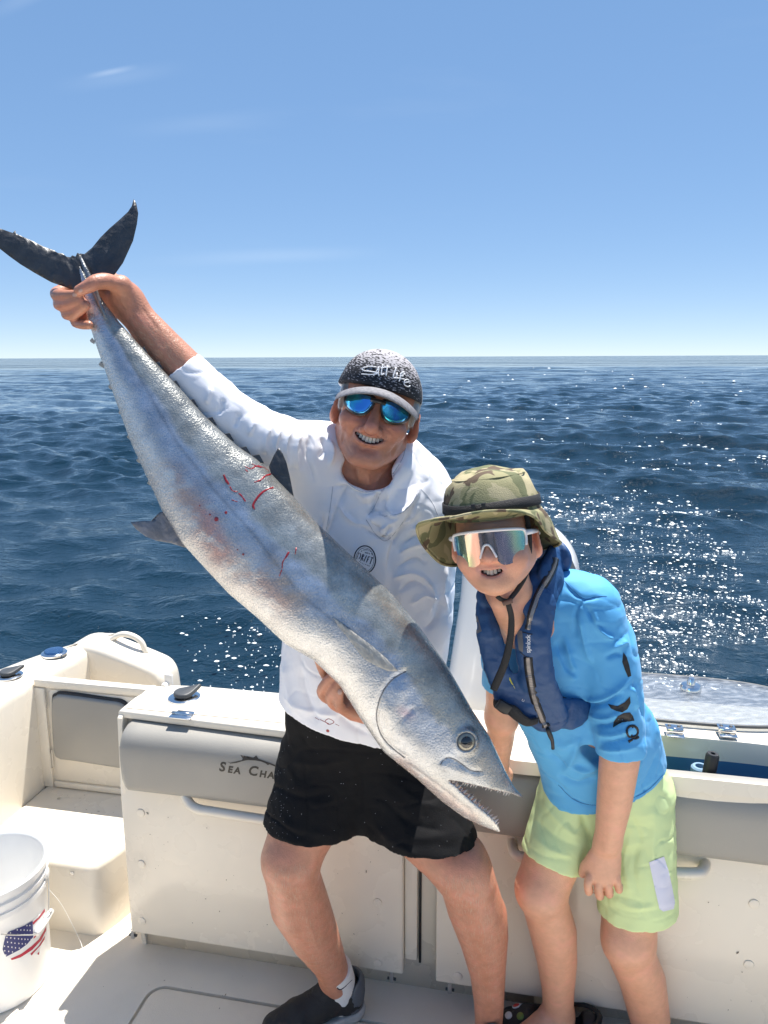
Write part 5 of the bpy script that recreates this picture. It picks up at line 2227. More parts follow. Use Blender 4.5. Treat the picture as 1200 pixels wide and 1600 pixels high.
M_LHAIR = mat('pale_body_hair', (0.55, 0.42, 0.30), 0.4)
limb_hair('leg_hair', [([(450, 1350), (462, 1410), (490, 1470), (515, 1515)], 46, (0.1, 1)), ([(725, 1365), (742, 1420), (757, 1480), (763, 1560)], 46, (0, 1))], m_bvh, M_LHAIR, man, 1500, 2)
limb_hair('arm_hair', [([(215, 500), (250, 545), (280, 580)], 34, (-0.6, -0.7))], m_bvh, M_LHAIR, man, 350, 3)

limb_hair_done = True
# ---- hair at the temples, cap, sunglasses
def local_solid(name, build, h, M, c, sc, m, parent, sm=1):
    s = Sdf()
    s.place(M, c, sc)
    build(s)
    V, F = s.mesh(h, 20, sm)
    return link_mesh(name, V, F, m, parent), V, F


def man_hair(s):
    s.ell((0, 0.024, 0.036), (0.0835, 0.098, 0.085), 0.0)
    s.box((0, -0.11, 0.0), (0.2, 0.078, 0.3), 0.01, 0.01, 's')
    s.tube([(-0.076, -0.024, 0.035), (-0.0755, -0.020, 0.004)], [0.011, 0.007], 0.01, flat=((1, 0, 0), 0.5))
    s.tube([(0.076, -0.024, 0.035), (0.0755, -0.020, 0.004)], [0.008, 0.005], 0.01, flat=((1, 0, 0), 0.5))
    s.box((0, 0.05, -0.13), (0.2, 0.2, 0.105), 0.01, 0.01, 's')


mhair, _a, _b = local_solid('hair', man_hair, 0.003, MM, MC, MS, M_GREYHAIR, man)
limb_hair('hair_strands', [([(530, 608), (531, 622), (534, 640)], 5, (0.15, 1)), ([(648, 648), (646, 660), (641, 676)], 5, (-0.2, 1))], bvh_of(mhair), mat('white_hair', (0.66, 0.64, 0.62), 0.5), man, 420, 12)

M_CAP = bpy.data.materials.new('cap_fabric')


def cap_material():
    m = M_CAP
    m.use_nodes = True
    N, Lk = m.node_tree.nodes, m.node_tree.links
    p = N['Principled BSDF']
    p.inputs['Roughness'].default_value = 0.8
    at = N.new('ShaderNodeAttribute')
    at.attribute_name = 'Col'          # r: front panel, g: height, b: brim
    sx = N.new('ShaderNodeSeparateColor')
    Lk.new(at.outputs['Color'], sx.inputs['Color'])
    at2 = N.new('ShaderNodeAttribute')
    at2.attribute_name = 'uvw'
    mp = N.new('ShaderNodeMapping')
    mp.inputs['Scale'].default_value = (62, 62, 165)
    Lk.new(at2.outputs['Vector'], mp.inputs['Vector'])
    v = N.new('ShaderNodeTexNoise')
    v.inputs['Scale'].default_value = 2.6
    v.inputs['Detail'].default_value = 1.0
    Lk.new(mp.outputs['Vector'], v.inputs['Vector'])
    g = N.new('ShaderNodeMath')
    g.operation = 'MULTIPLY_ADD'
    g.inputs[1].default_value = 0.34
    Lk.new(sx.outputs[1], g.inputs[0])
    Lk.new(v.outputs['Fac'], g.inputs[2])
    mr = N.new('ShaderNodeMapRange')
    mr.inputs['From Min'].default_value = 0.66
    mr.inputs['From Max'].default_value = 0.76
    Lk.new(g.outputs[0], mr.inputs['Value'])
    mx = N.new('ShaderNodeMix')
    mx.data_type = 'RGBA'
    mx.inputs[6].default_value = (0.018, 0.018, 0.022, 1)
    mx.inputs[7].default_value = (0.44, 0.42, 0.44, 1)
    Lk.new(mr.outputs['Result'], mx.inputs[0])
    m2 = N.new('ShaderNodeMix')
    m2.data_type = 'RGBA'
    m2.inputs[6].default_value = (0.78, 0.78, 0.80, 1)
    Lk.new(sx.outputs[0], m2.inputs[0])
    Lk.new(mx.outputs[2], m2.inputs[7])
    Lk.new(m2.outputs[2], p.inputs['Base Color'])
    w = N.new('ShaderNodeTexNoise')
    w.inputs['Scale'].default_value = 900
    Lk.new(at2.outputs['Vector'], w.inputs['Vector'])
    bp = N.new('ShaderNodeBump')
    bp.inputs['Strength'].default_value = 0.4
    bp.inputs['Distance'].default_value = 0.002
    Lk.new(w.outputs['Fac'], bp.inputs['Height'])
    Lk.new(bp.outputs['Normal'], p.inputs['Normal'])


cap_material()


def man_cap(s):
    s.ell((-0.004, 0.012, 0.040), (0.0885, 0.112, 0.093), 0.0)
    s.ell((-0.006, -0.042, 0.075), (0.066, 0.050, 0.052), 0.03)
    s.plane((0, 0, 0.046), (0, -0.10, -1), 0.003)
    s.ell((0, 0.012, 0.030), (0.083, 0.106, 0.082), 0.002, 's')


cap, V_, F_ = local_solid('cap', man_cap, 0.0026, MM, MC, MS, M_CAP, man, 2)
L_ = ((V_ - MC) @ MM) / MS
frontp = 1 / (1 + np.exp(((L_[:, 1] + 0.004) - 0.10 * (L_[:, 2] - 0.05)) / 0.0012))
set_color(cap, np.stack([frontp, np.clip((L_[:, 2] - 0.05) / 0.085, 0, 1), np.zeros(len(V_))], 1))
a_ = cap.data.attributes.new('uvw', 'FLOAT_VECTOR', 'POINT')
a_.data.foreach_set('vector', L_.astype(np.float32).ravel())
lathe('cap_button', [(0.007, 0), (0.007, 0.002), (0.004, 0.004), (0, 0.0045)], MC + MM @ np.array((-0.004, 0.012, 0.1325)), MM @ np.array((0, 0, 1.0)), M_WHITEP, cap, 14)


def visor():
    rows = []
    n = 29
    VV, FF = [], []
    nr = 7
    for layer in (0, 1):
        for i in range(n):
            ph = R(-78 + 156 * i / (n - 1))
            sx, cx = math.sin(ph), math.cos(ph)
            xi, yi = 0.084 * sx, 0.012 - 0.106 * cx
            ext = 0.064 * max(0.0, cx) ** 0.55
            for j in range(nr):
                t = j / (nr - 1)
                x = xi * (1 + 0.02 * t) - 0.002
                y = yi - ext * t
                z = 0.0525 - 3.9 * x * x - 0.010 * t * t + 0.004 * math.sin(t * 3.1) - layer * 0.0032
                VV.append(MC + MM @ np.array((x, y, z)))
    def ix(l, i, j):
        return l * n * nr + i * nr + j
    for i in range(n - 1):
        for j in range(nr - 1):
            FF.append((ix(0, i, j), ix(0, i + 1, j), ix(0, i + 1, j + 1), ix(0, i, j + 1)))
            FF.append((ix(1, i, j), ix(1, i, j + 1), ix(1, i + 1, j + 1), ix(1, i + 1, j)))
        FF.append((ix(0, i, nr - 1), ix(0, i + 1, nr - 1), ix(1, i + 1, nr - 1), ix(1, i, nr - 1)))
    return link_mesh('visor', VV, FF, mat('visor_grey', (0.22, 0.215, 0.23), 0.75, var=0.35, vscale=160, bump=0.5, bscale=500), cap)


vis = visor()
cap_bvh = bvh_of(cap)
M_STITCH = mat('white_embroidery', (0.85, 0.85, 0.86), 0.7, bump=0.4, bscale=600)


def c2(lst):
    return [(440 + x * 0.25, 520 + y * 0.25) for x, y in lst]


script = [
    [(590, 215), (545, 212), (505, 225), (520, 238), (570, 245), (600, 255), (560, 262), (500, 258)],                  # S
    [(575, 270), (598, 235), (607, 215), (605, 245), (608, 272)], [(588, 252), (610, 250)],                            # A
    [(632, 200), (626, 232), (622, 262), (640, 258)],                                                                  # L
    [(618, 222), (648, 218), (680, 216)], [(662, 205), (656, 240), (652, 272)],                                        # T
    [(715, 218), (705, 250), (698, 280), (730, 284), (765, 290)],                                                      # L
    [(722, 250), (716, 282)], [(728, 236), (729, 238)],                                                                # i
    [(765, 245), (745, 255), (738, 290), (732, 305)], [(738, 272), (760, 270)], [(768, 258), (750, 262)],              # f
    [(765, 312), (795, 305), (785, 292), (768, 300), (765, 322), (785, 336), (802, 332)],                              # e
]
for st_ in script:
    g = strokes('embroidered_letter', [(c2(st_), 0.00125)], cap_bvh, M_STITCH, cap, 0.0008, 0.8)

M_LENS = mat('blue_mirror_lens', (0.03, 0.22, 0.62), 0.04, 1.0, coat=1.0, col2=(0.02, 0.42, 0.55), c2lo=0.42, c2hi=0.62, c2scale=34)
M_FRAME = mat('black_frame', (0.012, 0.012, 0.014), 0.28, coat=0.3)


def lens_geo(outline, y0, rad, thick, M, c, sc, x0=0.0, tilt=0.0):
    """curved lens from a local (x, z) outline wrapped round the face"""
    P = smooth_path(outline, 4, True)
    ctr = P.mean(0)
    rings = [1.0, 0.96, 0.8, 0.55, 0.28]
    VV, FF = [], []
    n = len(P)

    def wrap(p, off):
        x, z = p
        return M @ (np.array((x, y0 - off + rad - math.sqrt(max(1e-9, rad * rad - x * x)) + tilt * z, z)) * sc) + c
    for k, r in enumerate(rings):
        for p in P:
            VV.append(wrap(ctr + (p - ctr) * r, thick * (0.0 if k == 0 else (0.8 if k == 1 else 1.0))))
    VV.append(wrap(ctr, thick * 1.02))
    for k in range(len(rings) - 1):
        for i in range(n):
            j = (i + 1) % n
            FF.append((k * n + i, k * n + j, (k + 1) * n + j, (k + 1) * n + i))
    b = (len(rings) - 1) * n
    for i in range(n):
        FF.append((b + i, b + (i + 1) % n, len(VV) - 1))
    # back
    b0 = len(VV)
    for p in P:
        VV.append(wrap(p, -0.002))
    for i in range(n):
        FF.append((i, b0 + i, b0 + (i + 1) % n, (i + 1) % n))
    FF.append(tuple(range(b0, b0 + n)))
    return VV, FF


glasses = thing_g = None


def man_glasses():
    root = None
    lo = [(0.0095, 0.031), (0.020, 0.036), (0.038, 0.0355), (0.055, 0.032), (0.063, 0.024), (0.060, 0.011), (0.048, 0.002), (0.032, -0.001), (0.020, 0.003), (0.012, 0.014)]
    for sgn in (-1, 1):
        ol = [(sgn * x, z) for x, z in lo]
        fr = [(sgn * (x + (x - 0.036) * 0.15), z + (z - 0.017) * 0.24) for x, z in lo]
        v, f = lens_geo(fr, -0.1005, 0.085, 0.0015, MM, MC, MS)
        o = link_mesh('frame', v, f, M_FRAME, None)
        if root is None:
            root = o
            root.name = 'sunglasses'
            set_parent(root, man)
        else:
            set_parent(o, root)
        v, f = lens_geo(ol, -0.1025, 0.085, 0.003, MM, MC, MS)
        link_mesh('lens', v, f, M_LENS, root)
        P = [MM @ np.array(p) + MC for p in ((sgn * 0.058, -0.0935 + 0.02, 0.030), (sgn * 0.070, -0.060, 0.029), (sgn * 0.080, -0.02, 0.024), (sgn * 0.083, 0.02, 0.018))]
        tube('temple_arm', P, [0.0055, 0.0045, 0.004, 0.003], M_FRAME, root, 8)
    P = [MM @ np.array(p) + MC for p in ((-0.014, -0.1045, 0.030), (0, -0.108, 0.031), (0.014, -0.1045, 0.030))]
    tube('bridge', P, 0.0045, M_FRAME, root, 8)


man_glasses()

# ---- white sun shirt
M_SHIRT = mat('white_knit', (0.86, 0.86, 0.90), 0.75, bump=0.12, bscale=700, sheen=0.15)


def build_shirt():
    s = Sdf()
    s.tube(WL([(596, 800, 1.625), (584, 880, 1.615), (574, 980, 1.62), (563, 1080, 1.635), (556, 1160, 1.655)]), [0.165, 0.178, 0.184, 0.186, 0.190], 0.04, flat=((0, 1, 0), 0.60))
    s.tube(WL([(505, 715, 1.605), (545, 748, 1.615), (592, 792, 1.625), (632, 798, 1.615), (652, 812, 1.605)]), [0.066, 0.070, 0.080, 0.072, 0.064], 0.05)
    # slope up to the neck
    s.tube(WL([(592, 780, 1.64), (602, 745, 1.645)]), [0.085, 0.070], 0.05)
    # raised sleeve
    s.tube(WL([(505, 718, 1.605), (455, 706, 1.56), (400, 682, 1.508), (350, 645, 1.495), (300, 595, 1.49), (272, 566, 1.488)]), [0.072, 0.066, 0.060, 0.054, 0.047, 0.043], 0.04)
    s.tube(WL([(462, 728, 1.590), (505, 800, 1.610), (530, 880, 1.615)]), [0.060, 0.085, 0.10], 0.04)
    # hanging sleeve, forearm passing behind the fish
    s.tube(WL([(653, 814, 1.605), (660, 885, 1.595), (668, 968, 1.590), (638, 1030, 1.560), (600, 1062, 1.535)]), [0.064, 0.058, 0.053, 0.047, 0.042], 0.02)
    # the sleeve hangs free of the side
    s.tube(WL([(634, 838, 1.520), (618, 880, 1.508), (612, 930, 1.508), (622, 985, 1.515)]), [0.006, 0.012, 0.013, 0.010], 0.012, 's')
    # hood collar: a soft roll round the neck, heaped on one side
    ring = [(536, 728, 1.565), (546, 752, 1.535), (572, 772, 1.522), (600, 762, 1.530), (625, 733, 1.555), (640, 705, 1.60), (622, 690, 1.67), (575, 690, 1.69), (540, 705, 1.64), (536, 728, 1.565)]
    s.tube(WL(ring), [0.014, 0.014, 0.013, 0.018, 0.022, 0.024, 0.026, 0.026, 0.022, 0.014], 0.018)
    s.tube(WL([(640, 712, 1.60), (646, 745, 1.575), (634, 785, 1.535), (608, 812, 1.515), (585, 812, 1.508)]), [0.022, 0.030, 0.030, 0.020, 0.010], 0.014, flat=((0.3, 1, 0), 0.5))
    s.tube(WL([(650, 750, 1.575), (640, 800, 1.53), (600, 835, 1.505)]), [0.022, 0.018, 0.008], 0.010, flat=((0.3, 1, 0), 0.5))
    # openings
    s.tube([MC + MM @ np.array((0, 0.025, -0.06)), W(583, 775, 1.590)], [0.062, 0.055], 0.010, 's')
    s.ell(W(574, 742, 1.545), (0.052, 0.045, 0.030), 0.012, 's', rot=rot(15))
    a, b = W(285, 580, 1.49), W(262, 553, 1.486)
    s.plane(W(281, 575, 1.49), (b - a), 0.003)
    s.tube([W(300, 595, 1.49), W(250, 540, 1.486)], [0.040, 0.036], 0.004, 's')
    # hem
    hem = W(515, 1146, 1.55)
    s.plane(hem, np.cross(W(600, 1172, 1.55) - W(430, 1114, 1.58), np.array((0, 1, 0.25))) * 1.0 if False else (-0.28, 0.12, -1.0), 0.004)
    s.tube(WL([(556, 1180, 1.66), (556, 1130, 1.655)]), [0.17, 0.15], 0.008, 's', flat=((0, 1, 0), 0.58))
    V, F = keep_largest(*s.mesh(0.0033, 20, 1))
    folds = [
        # raised sleeve drag lines
        ([(470, 672), (462, 705), (470, 745)], 5, 0.004), ([(455, 668), (446, 700), (452, 735)], 4, 0.004), ([(440, 664), (430, 695), (434, 722)], 4, 0.0035), ([(425, 662), (414, 690), (416, 712)], 4, 0.003),
        ([(485, 678), (482, 715), (492, 755)], 5, -0.004), ([(400, 656), (388, 682)], 4, 0.003), ([(375, 645), (366, 668)], 4, -0.003), ([(330, 606), (322, 632)], 4, 0.003), ([(350, 622), (342, 650)], 4, -0.003),
        ([(502, 682), (508, 700), (500, 718)], 5, -0.005), ([(512, 684), (520, 705), (514, 730)], 4, 0.004),
        # body drapes
        ([(545, 752), (524, 800), (505, 870)], 5, -0.006), ([(534, 770), (514, 820), (503, 850)], 4, 0.004), ([(518, 776), (515, 840), (528, 900)], 6, 0.005), ([(522, 780), (545, 810), (580, 826)], 5, 0.004),
        ([(518, 760), (540, 762), (566, 772), (598, 764)], 4, -0.004), ([(530, 790), (560, 818), (580, 830)], 4, -0.003), ([(505, 800), (500, 860)], 5, -0.004),
        ([(598, 758), (585, 790), (576, 808)], 4, -0.007), ([(606, 760), (604, 795), (612, 806)], 4, 0.004), ([(655, 752), (652, 770), (640, 790), (618, 806), (600, 806)], 4, 0.005),
        ([(612, 815), (606, 838), (622, 850)], 5, -0.005), ([(572, 806), (590, 800), (612, 812)], 4, -0.004), ([(590, 832), (600, 826), (630, 806)], 4, 0.004), ([(606, 842), (590, 838), (572, 828)], 3, -0.005),
        ([(655, 775), (640, 810), (616, 850), (606, 900)], 5, -0.006), ([(628, 722), (606, 748), (596, 762)], 4, -0.003),
        ([(640, 830), (662, 820), (688, 818)], 5, 0.005), ([(628, 850), (650, 838), (680, 832)], 4, -0.005), ([(620, 868), (648, 852), (690, 848)], 5, 0.005), ([(616, 888), (650, 872), (668, 882)], 4, -0.005),
        ([(612, 905), (640, 895), (668, 905)], 5, 0.005), ([(622, 925), (650, 910), (676, 925)], 4, -0.005), ([(640, 945), (665, 930), (690, 940)], 5, 0.005), ([(660, 900), (676, 925), (672, 960)], 5, 0.006),
        ([(690, 930), (682, 965), (664, 985)], 5, -0.004), ([(698, 880), (692, 920), (700, 960)], 5, 0.004), ([(560, 880), (556, 850)], 6, 0.002),
        ([(445, 1030), (452, 1080), (470, 1125)], 8, 0.004), ([(470, 1040), (480, 1090), (500, 1130)], 8, -0.004), ([(440, 1085), (480, 1110), (540, 1120)], 7, 0.003), ([(520, 1110), (550, 1135), (580, 1150)], 6, -0.003),
    ]
    V = add_folds(V, F, [(p, w * 0.75, h * 1.9) for p, w, h in folds])
    V = cloth_noise(V, F, 0.0020, 15, 8, (1.0, 1.0, 0.6))
    o = link_mesh('shirt', V, F, M_SHIRT, man)
    return o


shirt = build_shirt()
sh_bvh = bvh_of(shirt)
M_SEAM = mat('shirt_seam', (0.52, 0.53, 0.58), 0.8)
for sm_ in ([(655, 762), (668, 775), (678, 790), (684, 805)], [(520, 760), (515, 800), (506, 850), (502, 880)]):
    strokes('sleeve_seam', [(sm_, 0.0008)], sh_bvh, M_SEAM, shirt, 0.0002)
for sm_ in ([(533, 738), (546, 757), (572, 769), (600, 757), (626, 722), (634, 700)], [(598, 762), (586, 790), (573, 808)], [(655, 752), (650, 775), (630, 800), (600, 807)], [(572, 812), (590, 838), (606, 844), (630, 815)]):
    strokes('hood_seam', [(sm_, 0.0008)], sh_bvh, M_SEAM, shirt, 0.0002)
# round badge with lettering
M_INK = mat('navy_ink', (0.012, 0.016, 0.035), 0.7)


def badge():
    def q(x, y):
        return (540 + x * 0.05, 840 + y * 0.05)
    cx, cy, r = 600, 690, 355
    pts, p2 = [], []
    for k in range(33):
        a = 2 * math.pi * k / 32
        ex = math.cos(a) * 0.985 + 0.12 * math.sin(a) * 0.2
        pts.append(q(cx + r * 0.95 * math.cos(a), cy + r * 1.22 * math.sin(a) * (1.0 if math.sin(a) < 0 else 0.98)))
        p2.append(q(cx + r * 0.80 * math.cos(a), cy + r * 1.04 * math.sin(a)))
    strokes('badge_ring', [(pts, 0.0012)], sh_bvh, M_INK, shirt, 0.0004, 0.3, 0)
    strokes('badge_ring', [(p2, 0.0004)], sh_bvh, M_INK, shirt, 0.0004, 0.3, 0)
    letters = [[(350, 660), (400, 470), (460, 500), (470, 560), (440, 640), (350, 670)], [(470, 720), (545, 510), (575, 540), (555, 590), (520, 610), (540, 720)],
               [(570, 745), (655, 560)], [(650, 775), (720, 590), (765, 605)], [(675, 680), (715, 690)], [(760, 825), (830, 630)], [(800, 615), (865, 640)]]
    for l in letters:
        strokes('badge_letter', [([q(*p) for p in l], 0.0009)], sh_bvh, M_INK, shirt, 0.0004, 0.3, 0)
    small = [[(480, 430), (520, 410)], [(550, 392), (600, 380), (690, 382)], [(715, 400), (740, 408)], [(760, 425), (790, 440)], [(810, 480), (835, 550)],
             [(610, 450), (620, 490)], [(640, 455), (660, 500)], [(680, 465), (700, 510)], [(725, 480), (755, 520)],
             [(420, 740), (435, 755)], [(465, 770), (480, 785)], [(515, 795), (535, 805)], [(565, 820), (580, 830)], [(615, 830), (635, 850)], [(665, 850), (690, 875)], [(715, 870), (745, 895)], [(590, 960), (640, 985)]]
    g = strokes('badge_small_print', [([q(*p) for p in l], 0.0006) for l in small], sh_bvh, M_INK, shirt, 0.0004, 0.3, 0)
    g['kind'] = 'stuff'


badge()
for pts, w in (([(500, 1124), (508, 1128), (514, 1131)], 0.0008), ([(508, 1126), (514, 1123), (522, 1128), (514, 1132), (508, 1127)], 0.0008), ([(524, 1131), (530, 1134)], 0.0006), ([(492, 1121), (499, 1125)], 0.0005)):
    g = stroke('blood', pts, w, sh_bvh, M_BLOOD, shirt, 0.0003, 4, 0.3)
    if g:
        link_mesh('blood_smear', g[0], g[1], M_BLOOD, shirt)
h_, n_ = cast(sh_bvh, 512, 1142)
if h_ is not None:
    lathe('blood_spot', [(0.004, -0.0003), (0.0035, 0.0006), (0, 0.0008)], h_, n_, M_BLOOD, shirt, 12)

# ---- black shorts
M_SHORTS = mat('black_shorts', (0.006, 0.006, 0.007), 0.8, bump=0.2, bscale=300, spec=0.2)


def build_shorts():
    s = Sdf()
    s.tube(WL([(556, 1120, 1.655), (560, 1200, 1.67)]), [0.165, 0.172], 0.03, flat=((0, 1, 0), 0.62))
    a0, a1 = W(512, 1195, 1.675), W(478, 1340, 1.590)
    s.tube([a0, (a0 + a1) / 2, a1], [0.118, 0.116, 0.114], 0.03)
    b0, b1 = W(618, 1200, 1.675), W(676, 1365, 1.570)
    s.tube([b0, (b0 + b1) / 2, b1], [0.122, 0.128, 0.130], 0.03)
    s.plane(W(480, 1330, 1.49), (-0.06, -0.12, -1), 0.003)
    # crotch gap
    for Yc in (1.46, 1.50, 1.55, 1.60, 1.65, 1.70):
        s.tube(WL([(563, 1272, Yc), (569, 1345, Yc), (571, 1450, Yc)]), [0.003, 0.018, 0.034], 0.006, 's')
    s.tube([(a0 + a1) / 2, a1 + (a1 - a0) * 0.3], [0.085, 0.104], 0.004, 's')
    s.tube([(b0 + b1) / 2, b1 + (b1 - b0) * 0.3], [0.090, 0.118], 0.004, 's')
    V, F = s.mesh(0.0045, 20, 1)
    folds = [([(560, 1180), (562, 1230), (560, 1290)], 5, -0.006), ([(450, 1190), (500, 1195), (550, 1185)], 7, 0.004), ([(425, 1230), (470, 1245), (520, 1240)], 7, -0.004), ([(600, 1210), (650, 1250), (700, 1265)], 7, 0.003),
             ([(590, 1240), (640, 1285), (700, 1300)], 7, -0.005), ([(585, 1290), (620, 1320), (660, 1340)], 8, 0.005), ([(620, 1300), (670, 1310), (730, 1295)], 7, 0.002), ([(430, 1280), (480, 1300), (540, 1305)], 8, 0.003),
             ([(415, 1200), (412, 1260), (408, 1300)], 8, 0.004), ([(700, 1270), (730, 1300), (745, 1325)], 7, -0.004)]
    V = add_folds(V, F, folds)
    V = cloth_noise(V, F, 0.003, 12, 18)
    return link_mesh('shorts', V, F, M_SHORTS, man)


shorts = build_shorts()
so_bvh = bvh_of(shorts)


def droplets():
    rng = random.Random(8)
    VV, FF = [], []
    for i in range(150):
        if i < 95:
            px, py = rng.gauss(425, 14), rng.uniform(1150, 1310)
        else:
            px, py = rng.uniform(420, 740), rng.uniform(1140, 1330)
        h, n = cast(so_bvh, px, py, 0.0002)
        if h is None:
            continue
        s = rng.choice([0.0004, 0.0005, 0.0007])
        q = Vector((0, 0, 1)).rotation_difference(Vector(n))
        b = len(VV)
        for k in range(5):
            a = 2 * math.pi * k / 5
            VV.append(h + np.array(q @ Vector((s * math.cos(a), s * math.sin(a) * rng.uniform(.5, 1.2), 0))))
        VV.append(h + n * s * 0.6)
        FF += [(b + k, b + (k + 1) % 5, b + 5) for k in range(5)]
    o = link_mesh('salt_specks', VV, FF, mat('salt', (0.6, 0.62, 0.66), 0.5), shorts)
    o['kind'] = 'stuff'


droplets()

# ---- socks and shoes
M_SOCK = mat('white_sock', (0.74, 0.73, 0.71), 0.9, bump=0.5, bscale=260, aniso=(1, 1, 0.3))
M_SHOE = mat('black_mesh_shoe', (0.016, 0.015, 0.015), 0.7, bump=0.4, bscale=350)
M_HEEL = mat('grey_shoe_heel', (0.10, 0.11, 0.125), 0.6, bump=0.3, bscale=260)
M_SOLE = mat('shoe_sole', (0.46, 0.44, 0.41), 0.6, var=0.2, vscale=40)


def build_shoe(heel, toe, ankle, mirror=1):
    d = toe - heel
    L = 0.285
    d = d / np.linalg.norm(d)
    sd = np.array((d[1], -d[0], 0))
    M = np.stack([sd, d, np.array((0, 0, 1.0))], 1)

    def X(x, y, z):
        return M @ np.array((x, y, z)) + heel
    so = Sdf()
    so.place(M, heel)
    so.tube([(0, 0.035, 0.052), (0, 0.10, 0.06), (0.0, 0.18, 0.048), (0.0, 0.24, 0.040)], [0.037, 0.042, 0.046, 0.036], 0.02, flat=((0, 0, 1), 0.95))
    so.tube([(0, 0.04, 0.055), (0, 0.044, 0.080)], [0.040, 0.042], 0.02)
    so.tube([(0, 0.12, 0.070), (0, 0.095, 0.088)], [0.034, 0.036], 0.02)
    so.plane((0, 0, 0.026), (0, 0, -1), 0.003)
    so.tube([(0, 0.058, 0.06), (0, 0.054, 0.2)], [0.036, 0.044], 0.005, 's')
    V, F = so.mesh(0.0035, 20, 1)
    V = cloth_noise(V, F, 0.0018, 30, 5)
    sh = link_mesh('shoe', V, F, M_SHOE, man)
    Lc = (V - heel) @ M
    sole = Sdf()
    sole.place(M, heel)
    sole.tube([(0, 0.030, 0.018), (0, 0.10, 0.018), (0, 0.18, 0.018), (0, 0.245, 0.018)], [0.041, 0.041, 0.049, 0.040], 0.02)
    sole.plane((0, 0, 0.031), (0, 0.05, 1), 0.003)
    sole.plane((0, 0, 0.0), (0, 0, -1), 0.002)
    V, F = sole.mesh(0.004, 20, 1)
    link_mesh('sole', V, F, M_SOLE, sh)
    hc = Sdf()
    hc.place(M, heel)
    hc.tube([(0, 0.036, 0.045), (0, 0.034, 0.075), (0, 0.030, 0.098)], [0.042, 0.0435, 0.040], 0.01)
    hc.plane((0, 0.052, 0.06), (0, 1, -0.35), 0.004)
    hc.plane((0, 0, 0.030), (0, 0, -1), 0.002)
    hc.tube([(0, 0.045, 0.06), (0, 0.045, 0.2)], [0.036, 0.040], 0.004, 's')
    V, F = hc.mesh(0.0035, 20, 1)
    link_mesh('heel_counter', V, F, M_HEEL, sh)
    for k in range(5):
        y = 0.10 + 0.022 * k
        z = 0.112 - 0.0085 * k
        tube('lace', [X(-0.022, y, z - 0.008), X(0.0, y + 0.004, z + 0.004), X(0.022, y, z - 0.008)], 0.003, M_SHOE, sh, 6, None, 3)
    return sh


sd_ = BL(*Bw(436, 1615, 0.0)) - BL(*Bw(585, 1562, 0.0))
sd_ /= np.linalg.norm(sd_)
ank_ = W(532, 1540, 1.772)
heel_ = np.array((ank_[0], ank_[1], 0.0)) - sd_ * 0.058
toe_ = heel_ + sd_ * 0.28
shoe1 = build_shoe(heel_, toe_, None)
sk = Sdf()
sk.tube(WL([(520, 1508, 1.750), (529, 1532, 1.768), (532, 1560, 1.775)]), [0.047, 0.044, 0.042], 0.02)
sk.plane(W(520, 1514, 1.752), W(513, 1490, 1.725) - W(522, 1518, 1.755), 0.003)
V_, F_ = sk.mesh(0.0035, 20, 1)
sock = link_mesh('sock', V_, F_, M_SOCK, man)
skb = bvh_of(sock)
strokes('tick_mark', [([(527, 1543), (530, 1546), (537, 1543), (550, 1531)], 0.0013), ([(528, 1545), (533, 1546), (541, 1540)], 0.0018)], skb, M_INK, sock, 0.0004)
heel2 = BL(*Bw(775, 1665, 0.0))
toe2 = BL(*Bw(735, 1790, 0.0))
shoe2 = build_shoe(heel2, toe2, None)
# ================================================================== the boy
boy = thing('person', W(930, 1640, 1.68), 'boy in camo bucket hat, mirrored visor glasses, bright blue shirt and navy life vest', 'person')
BC, BM, BS = W(774, 852, 1.385), rot(-9, -15, -6), 0.92


